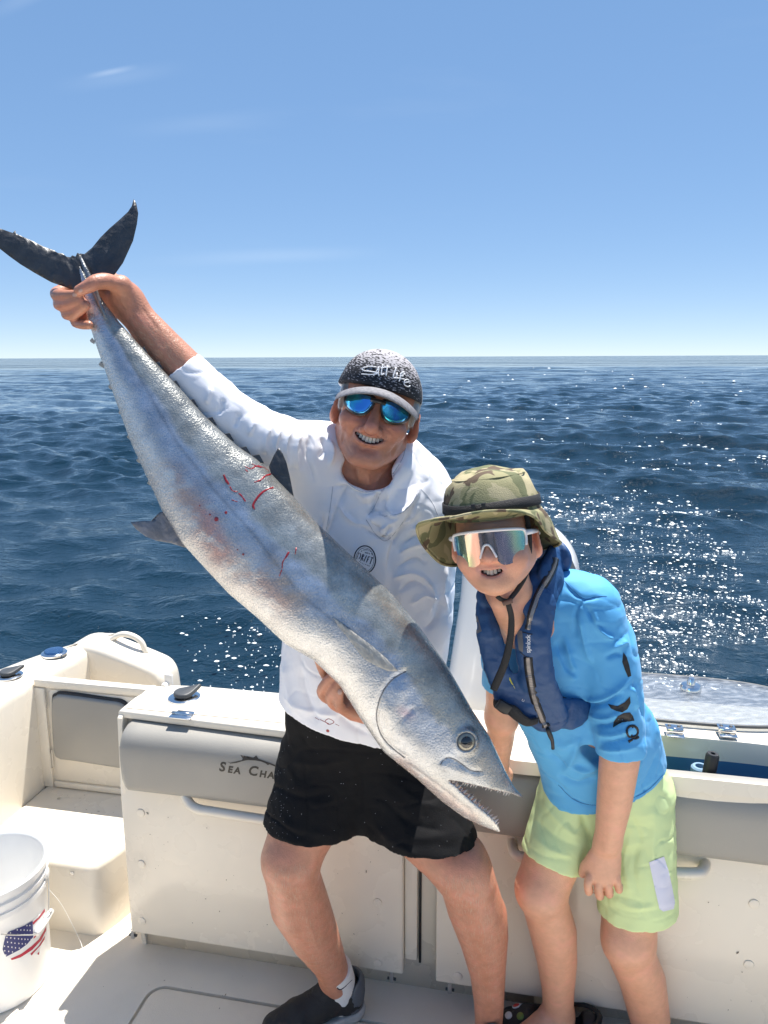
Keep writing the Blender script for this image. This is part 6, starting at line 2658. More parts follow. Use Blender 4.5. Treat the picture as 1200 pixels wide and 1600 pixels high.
def build_boy_body():
    s = Sdf()
    hp = head_sdf(s, BM, BC, BS, True)
    s.tube([BC + BM @ np.array((0, 0.03, -0.03)), BC + BM @ np.array((0.008, 0.040, -0.095)), W(822, 965, 1.475)], [0.046, 0.045, 0.056], 0.02)
    s.tube([BC + BM @ np.array((0.0, -0.02, -0.10)), W(806, 985, 1.425)], [0.02, 0.025], 0.02)
    # trunk
    s.tube(WL([(825, 965, 1.49), (865, 1030, 1.53), (905, 1110, 1.575), (950, 1220, 1.66)]), [0.075, 0.09, 0.09, 0.095], 0.04, flat=((0, 1, 0), 0.75))
    s.tube(WL([(790, 975, 1.52), (830, 955, 1.50), (920, 955, 1.49)]), [0.035, 0.045, 0.04], 0.03)
    # arm nearer the motor: down to the bench
    s.tube(WL([(790, 978, 1.52), (784, 1060, 1.555), (784, 1120, 1.580)]), [0.034, 0.034, 0.035], 0.02)
    s.tube(WL([(784, 1120, 1.580), (782, 1160, 1.622), (779, 1192, 1.670)]), [0.034, 0.029, 0.024], 0.02)
    s.tube(WL([(779, 1192, 1.670), (778, 1208, 1.690)]), [0.024, 0.027], 0.01, flat=((0, 1, 0), 0.75))
    for i in range(4):
        finger(s, WL([(768 + i * 6.5, 1208, 1.690), (767 + i * 6.5, 1221, 1.682), (769 + i * 6, 1222, 1.702)]), 0.0085, 0.007)
    finger(s, WL([(789, 1200, 1.685), (796, 1208, 1.680), (796, 1217, 1.682)]), 0.009, 0.0075)
    # arm towards us
    s.tube(WL([(925, 955, 1.48), (955, 1050, 1.47), (972, 1150, 1.458)]), [0.040, 0.038, 0.036], 0.02)
    s.tube(WL([(972, 1150, 1.458), (968, 1185, 1.465), (960, 1250, 1.492), (950, 1315, 1.520)]), [0.040, 0.041, 0.037, 0.029], 0.02)
    s.tube(WL([(950, 1315, 1.520), (945, 1340, 1.530), (943, 1362, 1.535)]), [0.029, 0.037, 0.039], 0.014, flat=((0, 1, 0), 0.6))
    for a, b, c, r in (((926, 1360), (919, 1378), (920, 1393), 0.0108), ((938, 1364), (935, 1384), (937, 1400), 0.0112), ((950, 1363), (950, 1382), (952, 1397), 0.0110), ((961, 1357), (964, 1375), (967, 1390), 0.0102)):
        finger(s, [W(*a, 1.532), W(*b, 1.524), W(*c, 1.537), W(c[0] + 1, c[1] - 6, 1.556)], r * 0.92, r * 0.80, 0.0015)
    finger(s, WL([(928, 1336, 1.530), (914, 1352, 1.545), (911, 1366, 1.555)]), 0.011, 0.0085, 0.008)
    # legs
    s.tube(WL([(905, 1240, 1.665), (868, 1330, 1.635), (846, 1388, 1.620)]), [0.070, 0.068, 0.060], 0.03)
    s.tube(WL([(846, 1388, 1.620), (852, 1412, 1.625), (864, 1455, 1.652), (870, 1500, 1.672), (872, 1545, 1.685), (872, 1588, 1.695)]), [0.057, 0.055, 0.057, 0.050, 0.041, 0.038], 0.02)
    s.ell(W(840, 1398, 1.592), (0.030, 0.020, 0.034), 0.04)
    s.tube(WL([(986, 1250, 1.67), (984, 1400, 1.645), (982, 1465, 1.625)]), [0.076, 0.070, 0.062], 0.03)
    s.tube(WL([(982, 1465, 1.625), (986, 1490, 1.628), (1003, 1530, 1.650), (1015, 1590, 1.665), (1018, 1650, 1.675)]), [0.060, 0.057, 0.057, 0.050, 0.040], 0.02)
    s.ell(W(972, 1478, 1.596), (0.030, 0.020, 0.034), 0.04)
    s.tube([W(872, 1588, 1.695), BL(*Bw(815, 1625, 0.04))], [0.040, 0.030], 0.02)
    s.tube([W(1018, 1650, 1.675), BL(*Bw(985, 1760, 0.04))], [0.040, 0.030], 0.02)
    V, F = s.mesh(0.0028, 20, 1)
    o = link_mesh('body', V, F, M_SKIN_B, boy)
    skin_color(o, (0.68, 0.355, 0.228), V, BC, BM, BS, hp, 0.055, 77, (0.55, 0.26, 0.24))
    return o, hp


bbody, bhp = build_boy_body()
b_bvh = bvh_of(bbody)
teeth(BM, BC, BS, bhp, M_TOOTHB, boy, 7, -0.0005)


def boy_hair(s):
    s.ell((0, 0.022, 0.046), (0.0805, 0.098, 0.090), 0.0)
    s.box((0, -0.10, -0.02), (0.2, 0.074, 0.075), 0.01, 0.012, 's')
    s.box((0, 0.05, -0.13), (0.2, 0.2, 0.115), 0.01, 0.012, 's')


local_solid('hair', boy_hair, 0.003, BM, BC, BS, M_BROWNHAIR, boy)
limb_hair('hair_strands', [([(735, 806), (750, 803), (765, 802), (785, 804)], 4, (-0.5, 0.8)), ([(822, 815), (826, 832)], 4, (0, 1))], b_bvh, mat('dark_hair', (0.09, 0.05, 0.03), 0.5), boy, 120, 21)

# ---- bucket hat
def camo():
    m = bpy.data.materials.new('camouflage_cotton')
    m.use_nodes = True
    N, Lk = m.node_tree.nodes, m.node_tree.links
    p = N['Principled BSDF']
    p.inputs['Roughness'].default_value = 0.85
    tc = N.new('ShaderNodeTexCoord')
    cur = None
    base = (0.285, 0.265, 0.140)
    for i, (col, sc, th) in enumerate((((0.135, 0.145, 0.070), 13.0, 0.53), ((0.40, 0.35, 0.21), 15.0, 0.57), ((0.105, 0.072, 0.045), 14.0, 0.58))):
        mp = N.new('ShaderNodeMapping')
        mp.inputs['Location'].default_value = (3.1 * i, 1.7 * i, 5.3 * i)
        Lk.new(tc.outputs['Object'], mp.inputs['Vector'])
        t = N.new('ShaderNodeTexNoise')
        t.inputs['Scale'].default_value = sc
        t.inputs['Detail'].default_value = 2.5
        t.inputs['Distortion'].default_value = 0.8
        Lk.new(mp.outputs['Vector'], t.inputs['Vector'])
        mr = N.new('ShaderNodeMapRange')
        mr.inputs['From Min'].default_value = th
        mr.inputs['From Max'].default_value = th + 0.015
        Lk.new(t.outputs['Fac'], mr.inputs['Value'])
        mx = N.new('ShaderNodeMix')
        mx.data_type = 'RGBA'
        Lk.new(mr.outputs['Result'], mx.inputs[0])
        if cur is None:
            mx.inputs[6].default_value = (*base, 1)
        else:
            Lk.new(cur, mx.inputs[6])
        mx.inputs[7].default_value = (*col, 1)
        cur = mx.outputs[2]
    Lk.new(cur, p.inputs['Base Color'])
    w = N.new('ShaderNodeTexNoise')
    w.inputs['Scale'].default_value = 500
    Lk.new(tc.outputs['Object'], w.inputs['Vector'])
    bp = N.new('ShaderNodeBump')
    bp.inputs['Strength'].default_value = 0.35
    bp.inputs['Distance'].default_value = 0.003
    Lk.new(w.outputs['Fac'], bp.inputs['Height'])
    Lk.new(bp.outputs['Normal'], p.inputs['Normal'])
    return m


M_CAMO = camo()


def BXl(x, y, z):
    return BC + BM @ (np.array((x, y, z)) * BS)


HYS = 1.10


def build_hat():
    prof = [(0.0965, 0.062), (0.0962, 0.074), (0.0950, 0.088), (0.0925, 0.100), (0.0890, 0.112), (0.0845, 0.123), (0.0785, 0.133), (0.0695, 0.142), (0.0560, 0.149), (0.0380, 0.153), (0.0180, 0.1548)]
    n = 72
    VV, FF = [], []
    for r, z in prof:
        for k in range(n):
            a = 2 * math.pi * k / n
            p = np.array((r * math.sin(a), 0.012 - HYS * r * math.cos(a), z))
            dd = 0.0075 * vnoise(np.array([p * 26.0]), 4)[0] * min(1, (z - 0.07) / 0.03 if z > 0.07 else 0)
            VV.append(BXl(p[0] * (1 + dd * 8), p[1], p[2] + dd))
    VV.append(BXl(0, 0.012, 0.1553))
    for i in range(len(prof) - 1):
        for k in range(n):
            FF.append((i * n + k, i * n + (k + 1) % n, (i + 1) * n + (k + 1) % n, (i + 1) * n + k))
    b = (len(prof) - 1) * n
    for k in range(n):
        FF.append((b + k, b + (k + 1) % n, len(VV) - 1))
    hat = link_mesh('bucket_hat', VV, FF, M_CAMO, boy)
    # seam where the crown side meets the top
    ring = [BXl(0.0725 * math.sin(a), 0.012 - HYS * 0.0725 * math.cos(a), 0.1395) for a in np.linspace(0, 2 * math.pi, 60)]
    v, f = tube_geo(np.array(ring), 0.0014, 6, False)
    link_mesh('crown_seam', v, f, M_CAMO, hat)
    # drooping brim: inner ring on the crown, outer ring through these points
    outer = WL([(765, 797, 1.262), (735, 801, 1.255), (702, 808, 1.262), (672, 812, 1.285), (652, 820, 1.320), (656, 842, 1.370), (674, 866, 1.415), (697, 882, 1.455), (740, 880, 1.500), (790, 868, 1.525), (835, 860, 1.515), (866, 853, 1.480), (876, 847, 1.440), (868, 840, 1.400),
                (852, 828, 1.355), (841, 812, 1.315), (826, 802, 1.288), (800, 797, 1.270)])
    outer = smooth_path(outer, 4, True)
    m = len(outer)
    # match angles: inner ring runs from the front leftwards
    inn = []
    for q in outer:
        l = (BM.T @ (q - BC)) / BS
        a = math.atan2(l[0], -(l[1] - 0.012) / HYS)
        inn.append((math.sin(a), math.cos(a)))
    nr = 9
    VV, FF = [], []
    for layer in (0, 1):
        for i in range(m):
            sx, cx = inn[i]
            pi_ = BXl(0.0960 * sx, 0.012 - HYS * 0.0960 * cx, 0.070)
            l_o = outer[i]
            for j in range(nr):
                t = j / (nr - 1)
                out_dir = BM @ np.array((sx, -cx, 0))
                bow = 0.007 * math.sin(math.pi * t)
                p = pi_ * (1 - t) + l_o * t + out_dir * bow * 0.6 + np.array((0, 0, 1)) * bow * 0.7
                p = p + np.array((0, 0, 1)) * (0.0012 * math.sin(t * 40)) - BM @ np.array((0, 0, 1)) * (0.0030 * layer)
                VV.append(p)

    def ix(l, i, j):
        return l * m * nr + (i % m) * nr + j
    for i in range(m):
        for j in range(nr - 1):
            FF.append((ix(0, i, j), ix(0, i, j + 1), ix(0, i + 1, j + 1), ix(0, i + 1, j)))
            FF.append((ix(1, i, j), ix(1, i + 1, j), ix(1, i + 1, j + 1), ix(1, i, j + 1)))
        FF.append((ix(0, i, nr - 1), ix(1, i, nr - 1), ix(1, i + 1, nr - 1), ix(0, i + 1, nr - 1)))
    link_mesh('brim', VV, FF, M_CAMO, hat)
    rim = np.array([q - BM @ np.array((0, 0, 0.0015)) for q in outer])
    v, f = tube_geo(np.concatenate([rim, rim[:1]]), 0.0026, 8, False)
    link_mesh('brim_binding', v, f, M_CAMO, hat)
    # webbing band with a slider buckle
    VV, FF = [], []
    for k in range(n):
        a = 2 * math.pi * k / n
        for r, z in ((0.0985, 0.0755), (0.0995, 0.0765), (0.0978, 0.0955), (0.0955, 0.0960)):
            VV.append(BXl(r * math.sin(a), 0.012 - HYS * r * math.cos(a), z + 0.0015 * math.sin(3 * a)))
    for k in range(n):
        for j in range(3):
            FF.append((k * 4 + j, ((k + 1) % n) * 4 + j, ((k + 1) % n) * 4 + j + 1, k * 4 + j + 1))
    M_WEB = mat('black_webbing', (0.014, 0.014, 0.016), 0.7, bump=0.5, bscale=600)
    band = link_mesh('hat_band', VV, FF, M_WEB, hat)
    for a0 in (-0.18, 0.02):
        a = a0
        c = BXl(0.1012 * math.sin(a), 0.012 - HYS * 0.1012 * math.cos(a), 0.0855)
        bm = bm_box((-0.004, -0.0025, -0.0125), (0.004, 0.0025, 0.0125), 0.0012)
        Mz = BM @ np.array(Matrix.Rotation(-a, 3, 'Z'))
        for v in bm.verts:
            v.co = Vector(c + Mz @ np.array(v.co) * BS)
        bm_obj('buckle', bm, M_BLACK, hat)
    return hat, M_WEB


hat, M_WEB = build_hat()

# ---- visor glasses
def visor_glasses():
    ol = [(-0.066, 0.036), (-0.040, 0.0425), (-0.010, 0.0445), (0.010, 0.0445), (0.040, 0.0425), (0.066, 0.036), (0.068, 0.016), (0.063, -0.004), (0.050, -0.019), (0.031, -0.0235), (0.018, -0.016), (0.0115, 0.002), (0.0065, 0.0145), (0, 0.018),
          (-0.0065, 0.0145), (-0.0115, 0.002), (-0.018, -0.016), (-0.031, -0.0235), (-0.050, -0.019), (-0.063, -0.004), (-0.068, 0.016)]
    P = smooth_path(ol, 3, True)
    y0, rad = -0.108, 0.078

    def wrap(x, z, off=0.0):
        return BXl(x, y0 - off + rad - math.sqrt(rad * rad - x * x) + 0.10 * (0.03 - z), z)
    bm = bmesh.new()
    f = bm.faces.new([bm.verts.new((p[0], p[1], 0)) for p in P])
    bmesh.ops.triangulate(bm, faces=[f])
    for ax, lo, hi, st in ((0, -0.068, 0.068, 0.004), (1, -0.0235, 0.0445, 0.004)):
        x = lo + st
        while x < hi:
            co, no = [0, 0, 0], [0, 0, 0]
            co[ax], no[ax] = x, 1
            bmesh.ops.bisect_plane(bm, geom=list(bm.verts) + list(bm.edges) + list(bm.faces), plane_co=co, plane_no=no)
            x += st
    bmesh.ops.remove_doubles(bm, verts=bm.verts, dist=1e-6)
    loc2 = np.array([(v.co.x, v.co.y) for v in bm.verts])
    for v in bm.verts:
        v.co = Vector(wrap(v.co.x, v.co.y))
    bm.normal_update()
    me = bpy.data.meshes.new('mirror_glasses')
    bm.to_mesh(me)
    bm.free()
    lens = bpy.data.objects.new('mirror_glasses', me)
    COL.objects.link(lens)
    me.polygons.foreach_set('use_smooth', np.ones(len(me.polygons), dtype=bool))
    set_parent(lens, boy)
    # interference coating and reflections, both painted as bands of colour across the lens
    xs = np.array([-0.068, -0.060, -0.050, -0.040, -0.028, -0.010, 0.004, 0.018, 0.022, 0.036, 0.046, 0.054, 0.060, 0.068])
    cs = np.array([(0.10, 0.30, 0.75), (0.15, 0.65, 0.75), (0.70, 0.75, 0.35), (0.55, 0.50, 0.35), (0.95, 0.52, 0.42), (0.98, 0.60, 0.50), (0.50, 0.36, 0.33), (1.0, 0.66, 0.60), (0.66, 0.46, 0.50), (0.66, 0.47, 0.50), (0.66, 0.62, 0.48), (0.58, 0.74, 0.48), (0.40, 0.75, 0.58), (0.25, 0.60, 0.66)])
    u = loc2[:, 0] + 0.18 * (loc2[:, 1] - 0.015) + 0.0018 * np.sin(loc2[:, 1] * 160)
    set_color(lens, np.stack([np.interp(u, xs, cs[:, k]) for k in range(3)], 1))
    me.materials.append(mat('rose_mirror', (0.8, 0.5, 0.5), 0.05, 0.9, attr='Col', coat=0.8))
    M_WF = mat('white_frame', (0.80, 0.77, 0.77), 0.3, coat=0.3)
    top = [wrap(x, z, 0.002) for x, z in ((-0.0685, 0.006), (-0.0700, 0.020), (-0.0690, 0.034), (-0.063, 0.0395), (-0.040, 0.0445), (-0.010, 0.0465), (0.010, 0.0465), (0.040, 0.0445), (0.063, 0.0395), (0.0690, 0.034), (0.0700, 0.020), (0.0685, 0.006))]
    tube('frame', top, 0.0027, M_WF, lens, 8, None, 4)
    nz = [wrap(x, z, 0.001) for x, z in ((-0.0155, -0.006), (-0.0115, 0.004), (-0.0060, 0.0165), (0, 0.0195), (0.0060, 0.0165), (0.0115, 0.004), (0.0155, -0.006))]
    tube('nose_piece', nz, 0.0021, M_WF, lens, 8, None, 4)
    for sg in (-1, 1):
        tube('temple_arm', [wrap(sg * 0.0695, 0.030), BXl(sg * 0.079, -0.045, 0.028), BXl(sg * 0.084, 0.0, 0.022), BXl(sg * 0.086, 0.03, 0.012)], [0.0055, 0.005, 0.004, 0.003], M_WF, lens, 8)


visor_glasses()

# ---- shirt
M_BSHIRT = mat('blue_jersey', (0.090, 0.40, 0.74), 0.7, bump=0.1, bscale=700, sheen=0.1)


def build_boy_shirt():
    s = Sdf()
    s.tube(WL([(828, 965, 1.495), (858, 1020, 1.515), (895, 1090, 1.555), (935, 1170, 1.610), (958, 1270, 1.665)]), [0.095, 0.122, 0.130, 0.142, 0.150], 0.03, flat=((0, 1, 0), 0.66))
    s.tube(WL([(788, 972, 1.525), (830, 948, 1.505), (890, 935, 1.495), (918, 950, 1.485)]), [0.044, 0.058, 0.060, 0.062], 0.04)
    s.tube(WL([(920, 948, 1.483), (945, 1010, 1.475), (962, 1090, 1.462), (968, 1150, 1.456), (970, 1200, 1.456)]), [0.062, 0.064, 0.056, 0.052, 0.048], 0.025)
    s.tube(WL([(788, 972, 1.525), (784, 1030, 1.548), (784, 1085, 1.568)]), [0.045, 0.044, 0.042], 0.03)
    # neck opening
    s.tube([BC + BM @ np.array((0, 0.03, -0.03)), BC + BM @ np.array((0.008, 0.036, -0.105)), W(818, 958, 1.465)], [0.05, 0.05, 0.052], 0.012, 's')
    s.ell(W(806, 962, 1.412), (0.040, 0.040, 0.040), 0.012, 's')
    a, b = W(968, 1150, 1.456), W(970, 1200, 1.456)
    # cuffs and hem
    cu = W(970, 1174, 1.456)

    def cuff_cut(Q):
        d = (Q - cu) @ ((b - a) / np.linalg.norm(b - a))
        rad = np.linalg.norm(Q - cu, axis=1) - 0.085
        return np.maximum(-d, rad)
    s.func(cuff_cut, cu, 0.12, 0.003, 's')
    s.tube([W(969, 1160, 1.456), W(970, 1220, 1.456)], [0.036, 0.044], 0.003, 's')
    sp = W(958, 1270, 1.665) - W(895, 1090, 1.555)
    s.plane(W(930, 1266, 1.560), sp + np.array((0, -0.02, 0)), 0.003)
    s.tube(WL([(940, 1200, 1.62), (962, 1300, 1.68)]), [0.10, 0.143], 0.004, 's', flat=((0, 1, 0), 0.64))
    ca, cb_ = W(784, 1040, 1.55), W(784, 1090, 1.570)
    lw = W(784, 1070, 1.562)

    def cuff2(Q):
        d = (Q - lw) @ ((cb_ - ca) / np.linalg.norm(cb_ - ca))
        return np.maximum(-d, np.linalg.norm(Q - lw, axis=1) - 0.075)
    s.func(cuff2, lw, 0.12, 0.003, 's')
    V, F = keep_largest(*s.mesh(0.0038, 20, 1))
    folds = [
        ([(905, 960), (912, 1000), (925, 1040)], 6, 0.004), ([(925, 955), (935, 980), (950, 995), (962, 1000)], 5, 0.006), ([(915, 945), (928, 970), (945, 985)], 4, -0.005), ([(955, 1015), (975, 1005), (980, 1000)], 5, 0.004),
        ([(945, 1030), (962, 1022), (975, 1025)], 5, -0.004), ([(872, 1000), (880, 1030), (890, 1060)], 6, -0.006), ([(880, 990), (890, 1030), (900, 1050)], 5, 0.004), ([(870, 1020), (885, 1050), (903, 1062)], 5, 0.004),
        ([(905, 1098), (925, 1103), (950, 1098), (975, 1080)], 5, -0.007), ([(908, 1090), (930, 1094), (955, 1085), (985, 1060)], 5, 0.005), ([(918, 1115), (945, 1122), (975, 1110)], 5, 0.005), ([(925, 1132), (950, 1134), (985, 1122)], 4, -0.006),
        ([(932, 1145), (955, 1148), (990, 1138)], 5, 0.005), ([(936, 1158), (960, 1160), (998, 1148)], 4, -0.005), ([(936, 1168), (960, 1172), (1000, 1166)], 4, 0.004), ([(985, 1070), (992, 1090), (996, 1110)], 4, 0.006),
        ([(990, 1060), (1000, 1090), (1010, 1130)], 5, -0.005), ([(1005, 1080), (1018, 1120), (1030, 1160)], 6, 0.004), ([(858, 1150), (880, 1165), (900, 1150)], 8, 0.004), ([(850, 1170), (880, 1195), (920, 1200)], 8, -0.005),
        ([(905, 1150), (895, 1180), (880, 1210)], 7, 0.005), ([(870, 1210), (900, 1225), (935, 1215)], 6, -0.005), ([(880, 1190), (910, 1205), (940, 1195)], 6, 0.005), ([(1010, 1150), (1000, 1190), (990, 1230)], 8, 0.004), ([(1030, 1170), (1015, 1210), (1000, 1240)], 7, -0.003),
        ([(868, 1222), (898, 1250), (932, 1260), (1000, 1243), (1048, 1195)], 3, -0.0025), ([(880, 910), (900, 930), (918, 936), (940, 932)], 3, -0.003), ([(918, 936), (905, 946), (898, 970), (900, 1010)], 3, -0.003),
    ]
    V = add_folds(V, F, [(p, w * 0.75, h * 1.8) for p, w, h in folds])
    V = cloth_noise(V, F, 0.0022, 14, 44)
    o = link_mesh('shirt', V, F, M_BSHIRT, boy)
    return o


bshirt = build_boy_shirt()
bs_bvh = bvh_of(bshirt)
patch('sleeve_print', [(950, 1100), (965, 1103), (976, 1097), (984, 1088), (985, 1098), (980, 1108), (972, 1113), (963, 1111), (955, 1107)], bs_bvh, M_PRINT, bshirt, 0.0008, 2.5)
patch('sleeve_print', [(958, 1137), (959, 1127), (965, 1119), (974, 1114), (984, 1113), (989, 1119), (991, 1126), (984, 1127), (972, 1129), (966, 1132)], bs_bvh, M_PRINT, bshirt, 0.0008, 2.5)
ring_ = [(988 + 8.5 * math.cos(a), 1143 + 9 * math.sin(a)) for a in np.linspace(0, 2 * math.pi, 20)]
strokes('sleeve_letter', [(ring_, 0.0026)], bs_bvh, M_PRINT, bshirt, 0.0006, 0.3, 0)
strokes('sleeve_letter', [([(988, 1136), (987, 1150)], 0.0018)], bs_bvh, M_PRINT, bshirt, 0.0006, 0.3, 0)
strokes('sleeve_letter', [([(982, 1159), (998, 1151)], 0.0030)], bs_bvh, M_PRINT, bshirt, 0.0006, 0.3, 0)
patch('back_print', [(974, 1019), (979, 1027), (983, 1040), (986, 1056), (981, 1058), (976, 1046), (972, 1034)], bs_bvh, M_PRINT, bshirt, 0.0008, 3)
M_BSEAM = mat('blue_seam', (0.035, 0.19, 0.44), 0.8)
for sm_ in ([(882, 908), (898, 925), (914, 936), (932, 932), (948, 932)], [(872, 1226), (898, 1250), (930, 1258), (970, 1252), (1010, 1236), (1045, 1200)]):
    strokes('stitched_seam', [(sm_, 0.0009)], bs_bvh, M_BSEAM, bshirt, 0.0003)

# ---- life vest
M_VEST = mat('navy_nylon', (0.015, 0.068, 0.19), 0.55, bump=0.25, bscale=160, var=0.08, vscale=12)
M_VESTB = mat('vest_inner_blue', (0.014, 0.040, 0.11), 0.6)
M_ZIPT = mat('zip_teeth', (0.28, 0.25, 0.24), 0.35, 0.4)
M_REFL = mat('reflective_tape', (0.15, 0.145, 0.15), 0.35)
M_YEL = mat('yellow_cord', (0.55, 0.52, 0.05), 0.6)


def build_vest():
    s = Sdf()
    s.tube(WL([(800, 862, 1.545), (842, 852, 1.545), (871, 870, 1.505), (856, 902, 1.445), (838, 945, 1.400), (832, 1000, 1.388), (838, 1058, 1.395), (856, 1118, 1.425)]),
           [0.028, 0.032, 0.036, 0.041, 0.037, 0.034, 0.036, 0.040], 0.010, flat=((0.15, 1, 0.3), 0.42))
    s.tube(WL([(800, 862, 1.545), (768, 890, 1.47), (760, 935, 1.42), (763, 985, 1.400), (775, 1040, 1.402), (798, 1094, 1.415)]),
           [0.024, 0.023, 0.023, 0.024, 0.026, 0.026], 0.012, flat=((-0.2, 1, 0.2), 0.5))
    s.tube(WL([(796, 1092, 1.412), (822, 1110, 1.412), (858, 1120, 1.425)]), [0.026, 0.026, 0.032], 0.012, flat=((0, 1, 0.2), 0.5))
    s.tube(WL([(858, 1114, 1.428), (900, 1116, 1.455), (918, 1112, 1.475)]), [0.038, 0.036, 0.030], 0.008, flat=((0.3, 1, 0), 0.32))
    V, F = s.mesh(0.0036, 20, 1)
    V = add_folds(V, F, [([(795, 925), (765, 960), (770, 1010)], 4, 0.003), ([(860, 960), (866, 1010), (862, 1070)], 5, -0.003), ([(880, 900), (868, 940), (862, 960)], 5, -0.003), ([(800, 1085), (820, 1098), (840, 1100)], 5, -0.003)])
    V = cloth_noise(V, F, 0.0022, 20, 61)
    return link_mesh('life_vest', V, F, M_VEST, boy)


vest = build_vest()
v_bvh = bvh_of(vest)
zp1 = [(868, 872), (866, 882), (859, 898), (848, 917), (837, 940), (830, 962), (826, 984)]
zp2 = [(825, 1027), (827, 1050), (832, 1078), (838, 1101), (846, 1122), (854, 1136)]
for zp in (zp1, zp2):
    strokes('zip_tape', [(zp, 0.0085)], v_bvh, M_BLACK, vest, 0.0002, 0.12)
    strokes('zip', [(zp, 0.0042)], v_bvh, M_ZIPT, vest, 0.0008, 0.35)


def zip_teeth(zp):
    P = smooth_path(zp, 12)
    VV, FF = [], []
    for i in range(0, len(P) - 1):
        h, n = cast(v_bvh, P[i][0], P[i][1], 0.0018)
        h2, _ = cast(v_bvh, P[i + 1][0], P[i + 1][1], 0.0018)
        if h is None or h2 is None:
            continue
        t = h2 - h
        t /= np.linalg.norm(t) + 1e-9
        sd = np.cross(t, n)
        b = len(VV)
        for a in (-1, 1):
            for c in (-1, 1):
                for e in (0, 1):
                    VV.append(h + sd * a * 0.0034 + t * c * 0.0005 + n * e * 0.0012)
        FF += [(b, b + 1, b + 3, b + 2), (b + 4, b + 6, b + 7, b + 5), (b + 1, b + 5, b + 7, b + 3), (b, b + 4, b + 5, b + 1), (b + 2, b + 3, b + 7, b + 6)]
    o = link_mesh('zip_teeth', VV, FF, mat('zip_metal', (0.42, 0.38, 0.36), 0.3, 0.6), vest, False)
    o['kind'] = 'stuff'


zip_teeth(zp1)
zip_teeth(zp2)
tube('zip_pull', WL([(855, 1138, 1.405), (860, 1150, 1.408), (863, 1158, 1.412), (864, 1170, 1.416)]), [0.004, 0.005, 0.0035, 0.0035], M_BLACK, vest, 8, None, 3)
patch('reflective_patch', [(808, 984), (816, 986), (818, 1006), (817, 1019), (811, 1015), (809, 1000)], v_bvh, M_REFL, vest, 0.001, 3)
patch('reflective_patch', [(739, 957), (746, 962), (753, 986), (746, 990), (741, 974)], v_bvh, M_REFL, vest, 0.001, 3)
strokes('label_edge', [([(811, 986), (826, 990), (832, 991)], 0.0009)], v_bvh, M_BLACK, vest, 0.0005)
strokes('label_edge', [([(812, 1018), (822, 1026), (832, 1028)], 0.0009)], v_bvh, M_BLACK, vest, 0.0005)
M_WINK = mat('white_ink', (0.75, 0.76, 0.78), 0.6)


def vertical_word(word, px, y0, y1, size, bvh, m, parent):
    n = len(word)
    wd = {'i': 0.5, 'l': 0.5}
    tot = sum(wd.get(c, 1) for c in word)
    acc = 0
    for ch in word:
        w = wd.get(ch, 1)
        y = y0 + (y1 - y0) * (acc + w / 2) / tot
        acc += w
        place_text('letter', ch, size, (px, y), (0, -4), bvh, m, parent, 0.0002, 0, False, 0.0014)


vertical_word('spinlock', 825.5, 1020, 992, 0.0118, v_bvh, M_WINK, vest)
# waist webbing, buckle and cord
tube('waist_belt', WL([(773, 1098, 1.415), (786, 1107, 1.395), (800, 1110, 1.388), (812, 1121, 1.388), (826, 1129, 1.392), (840, 1126, 1.402)]), [0.012, 0.013, 0.013, 0.011, 0.010, 0.008], M_WEB, vest, 10, (np.array((0, 1, 0.2)), 0.35), 4)
bm = bm_box((-0.014, -0.006, -0.010), (0.014, 0.006, 0.010), 0.003)
c_ = W(787, 1104, 1.388)
for v in bm.verts:
    v.co = Vector(c_ + rot(32) @ np.array(v.co))
bm_obj('belt_buckle', bm, M_BLACK, vest)
tube('cord', WL([(790, 1040, 1.405), (797, 1062, 1.400), (806, 1078, 1.402)]), 0.0016, M_YEL, vest, 6, None, 3)
tube('cord', WL([(812, 1055, 1.402), (815, 1066, 1.400), (818, 1080, 1.405)]), 0.0016, M_YEL, vest, 6, None, 3)
tube('side_belt', WL([(868, 1086, 1.430), (885, 1094, 1.440), (906, 1096, 1.455)]), 0.005, M_WEB, vest, 8, (np.array((0.2, 1, 0)), 0.4), 3)
place_text('letter', 'U', 0.008, (817, 1094), (4, 2), v_bvh, M_WINK, vest, 0.0, 0, False, 0.0014)


# ---- chin strap
def chin_strap():
    P = WL([(822, 800, 1.335), (827, 835, 1.338), (827, 868, 1.345), (822, 896, 1.350), (812, 916, 1.348), (801, 931, 1.340), (793, 938, 1.332), (784, 937, 1.325), (777, 932, 1.322)])
    st = tube('chin_strap', P, 0.0046, M_WEB, hat, 8, (np.array((0.3, 1, 0.2)), 0.4), 5)
    tube('chin_strap', WL([(794, 943, 1.322), (799, 965, 1.330), (797, 1000, 1.335), (789, 1035, 1.340), (778, 1062, 1.350), (771, 1078, 1.355)]), [0.0050, 0.0055, 0.0065, 0.007, 0.0075, 0.0070], M_WEB, hat, 8, (np.array((0.2, 1, 0)), 0.3), 5)
    bm = bm_box((-0.0095, -0.003, -0.0040), (0.0095, 0.003, 0.0040), 0.0015)
    c = W(793, 941, 1.318)
    for v in bm.verts:
        v.co = Vector(c + rot(-18) @ np.array(v.co))
    bm_obj('cord_lock', bm, mat('brown_leather', (0.16, 0.085, 0.06), 0.5), hat)


chin_strap()

# ---- lime shorts
M_LIME = mat('lime_shorts', (0.66, 0.80, 0.40), 0.7, bump=0.12, bscale=500, var=0.04, vscale=8)


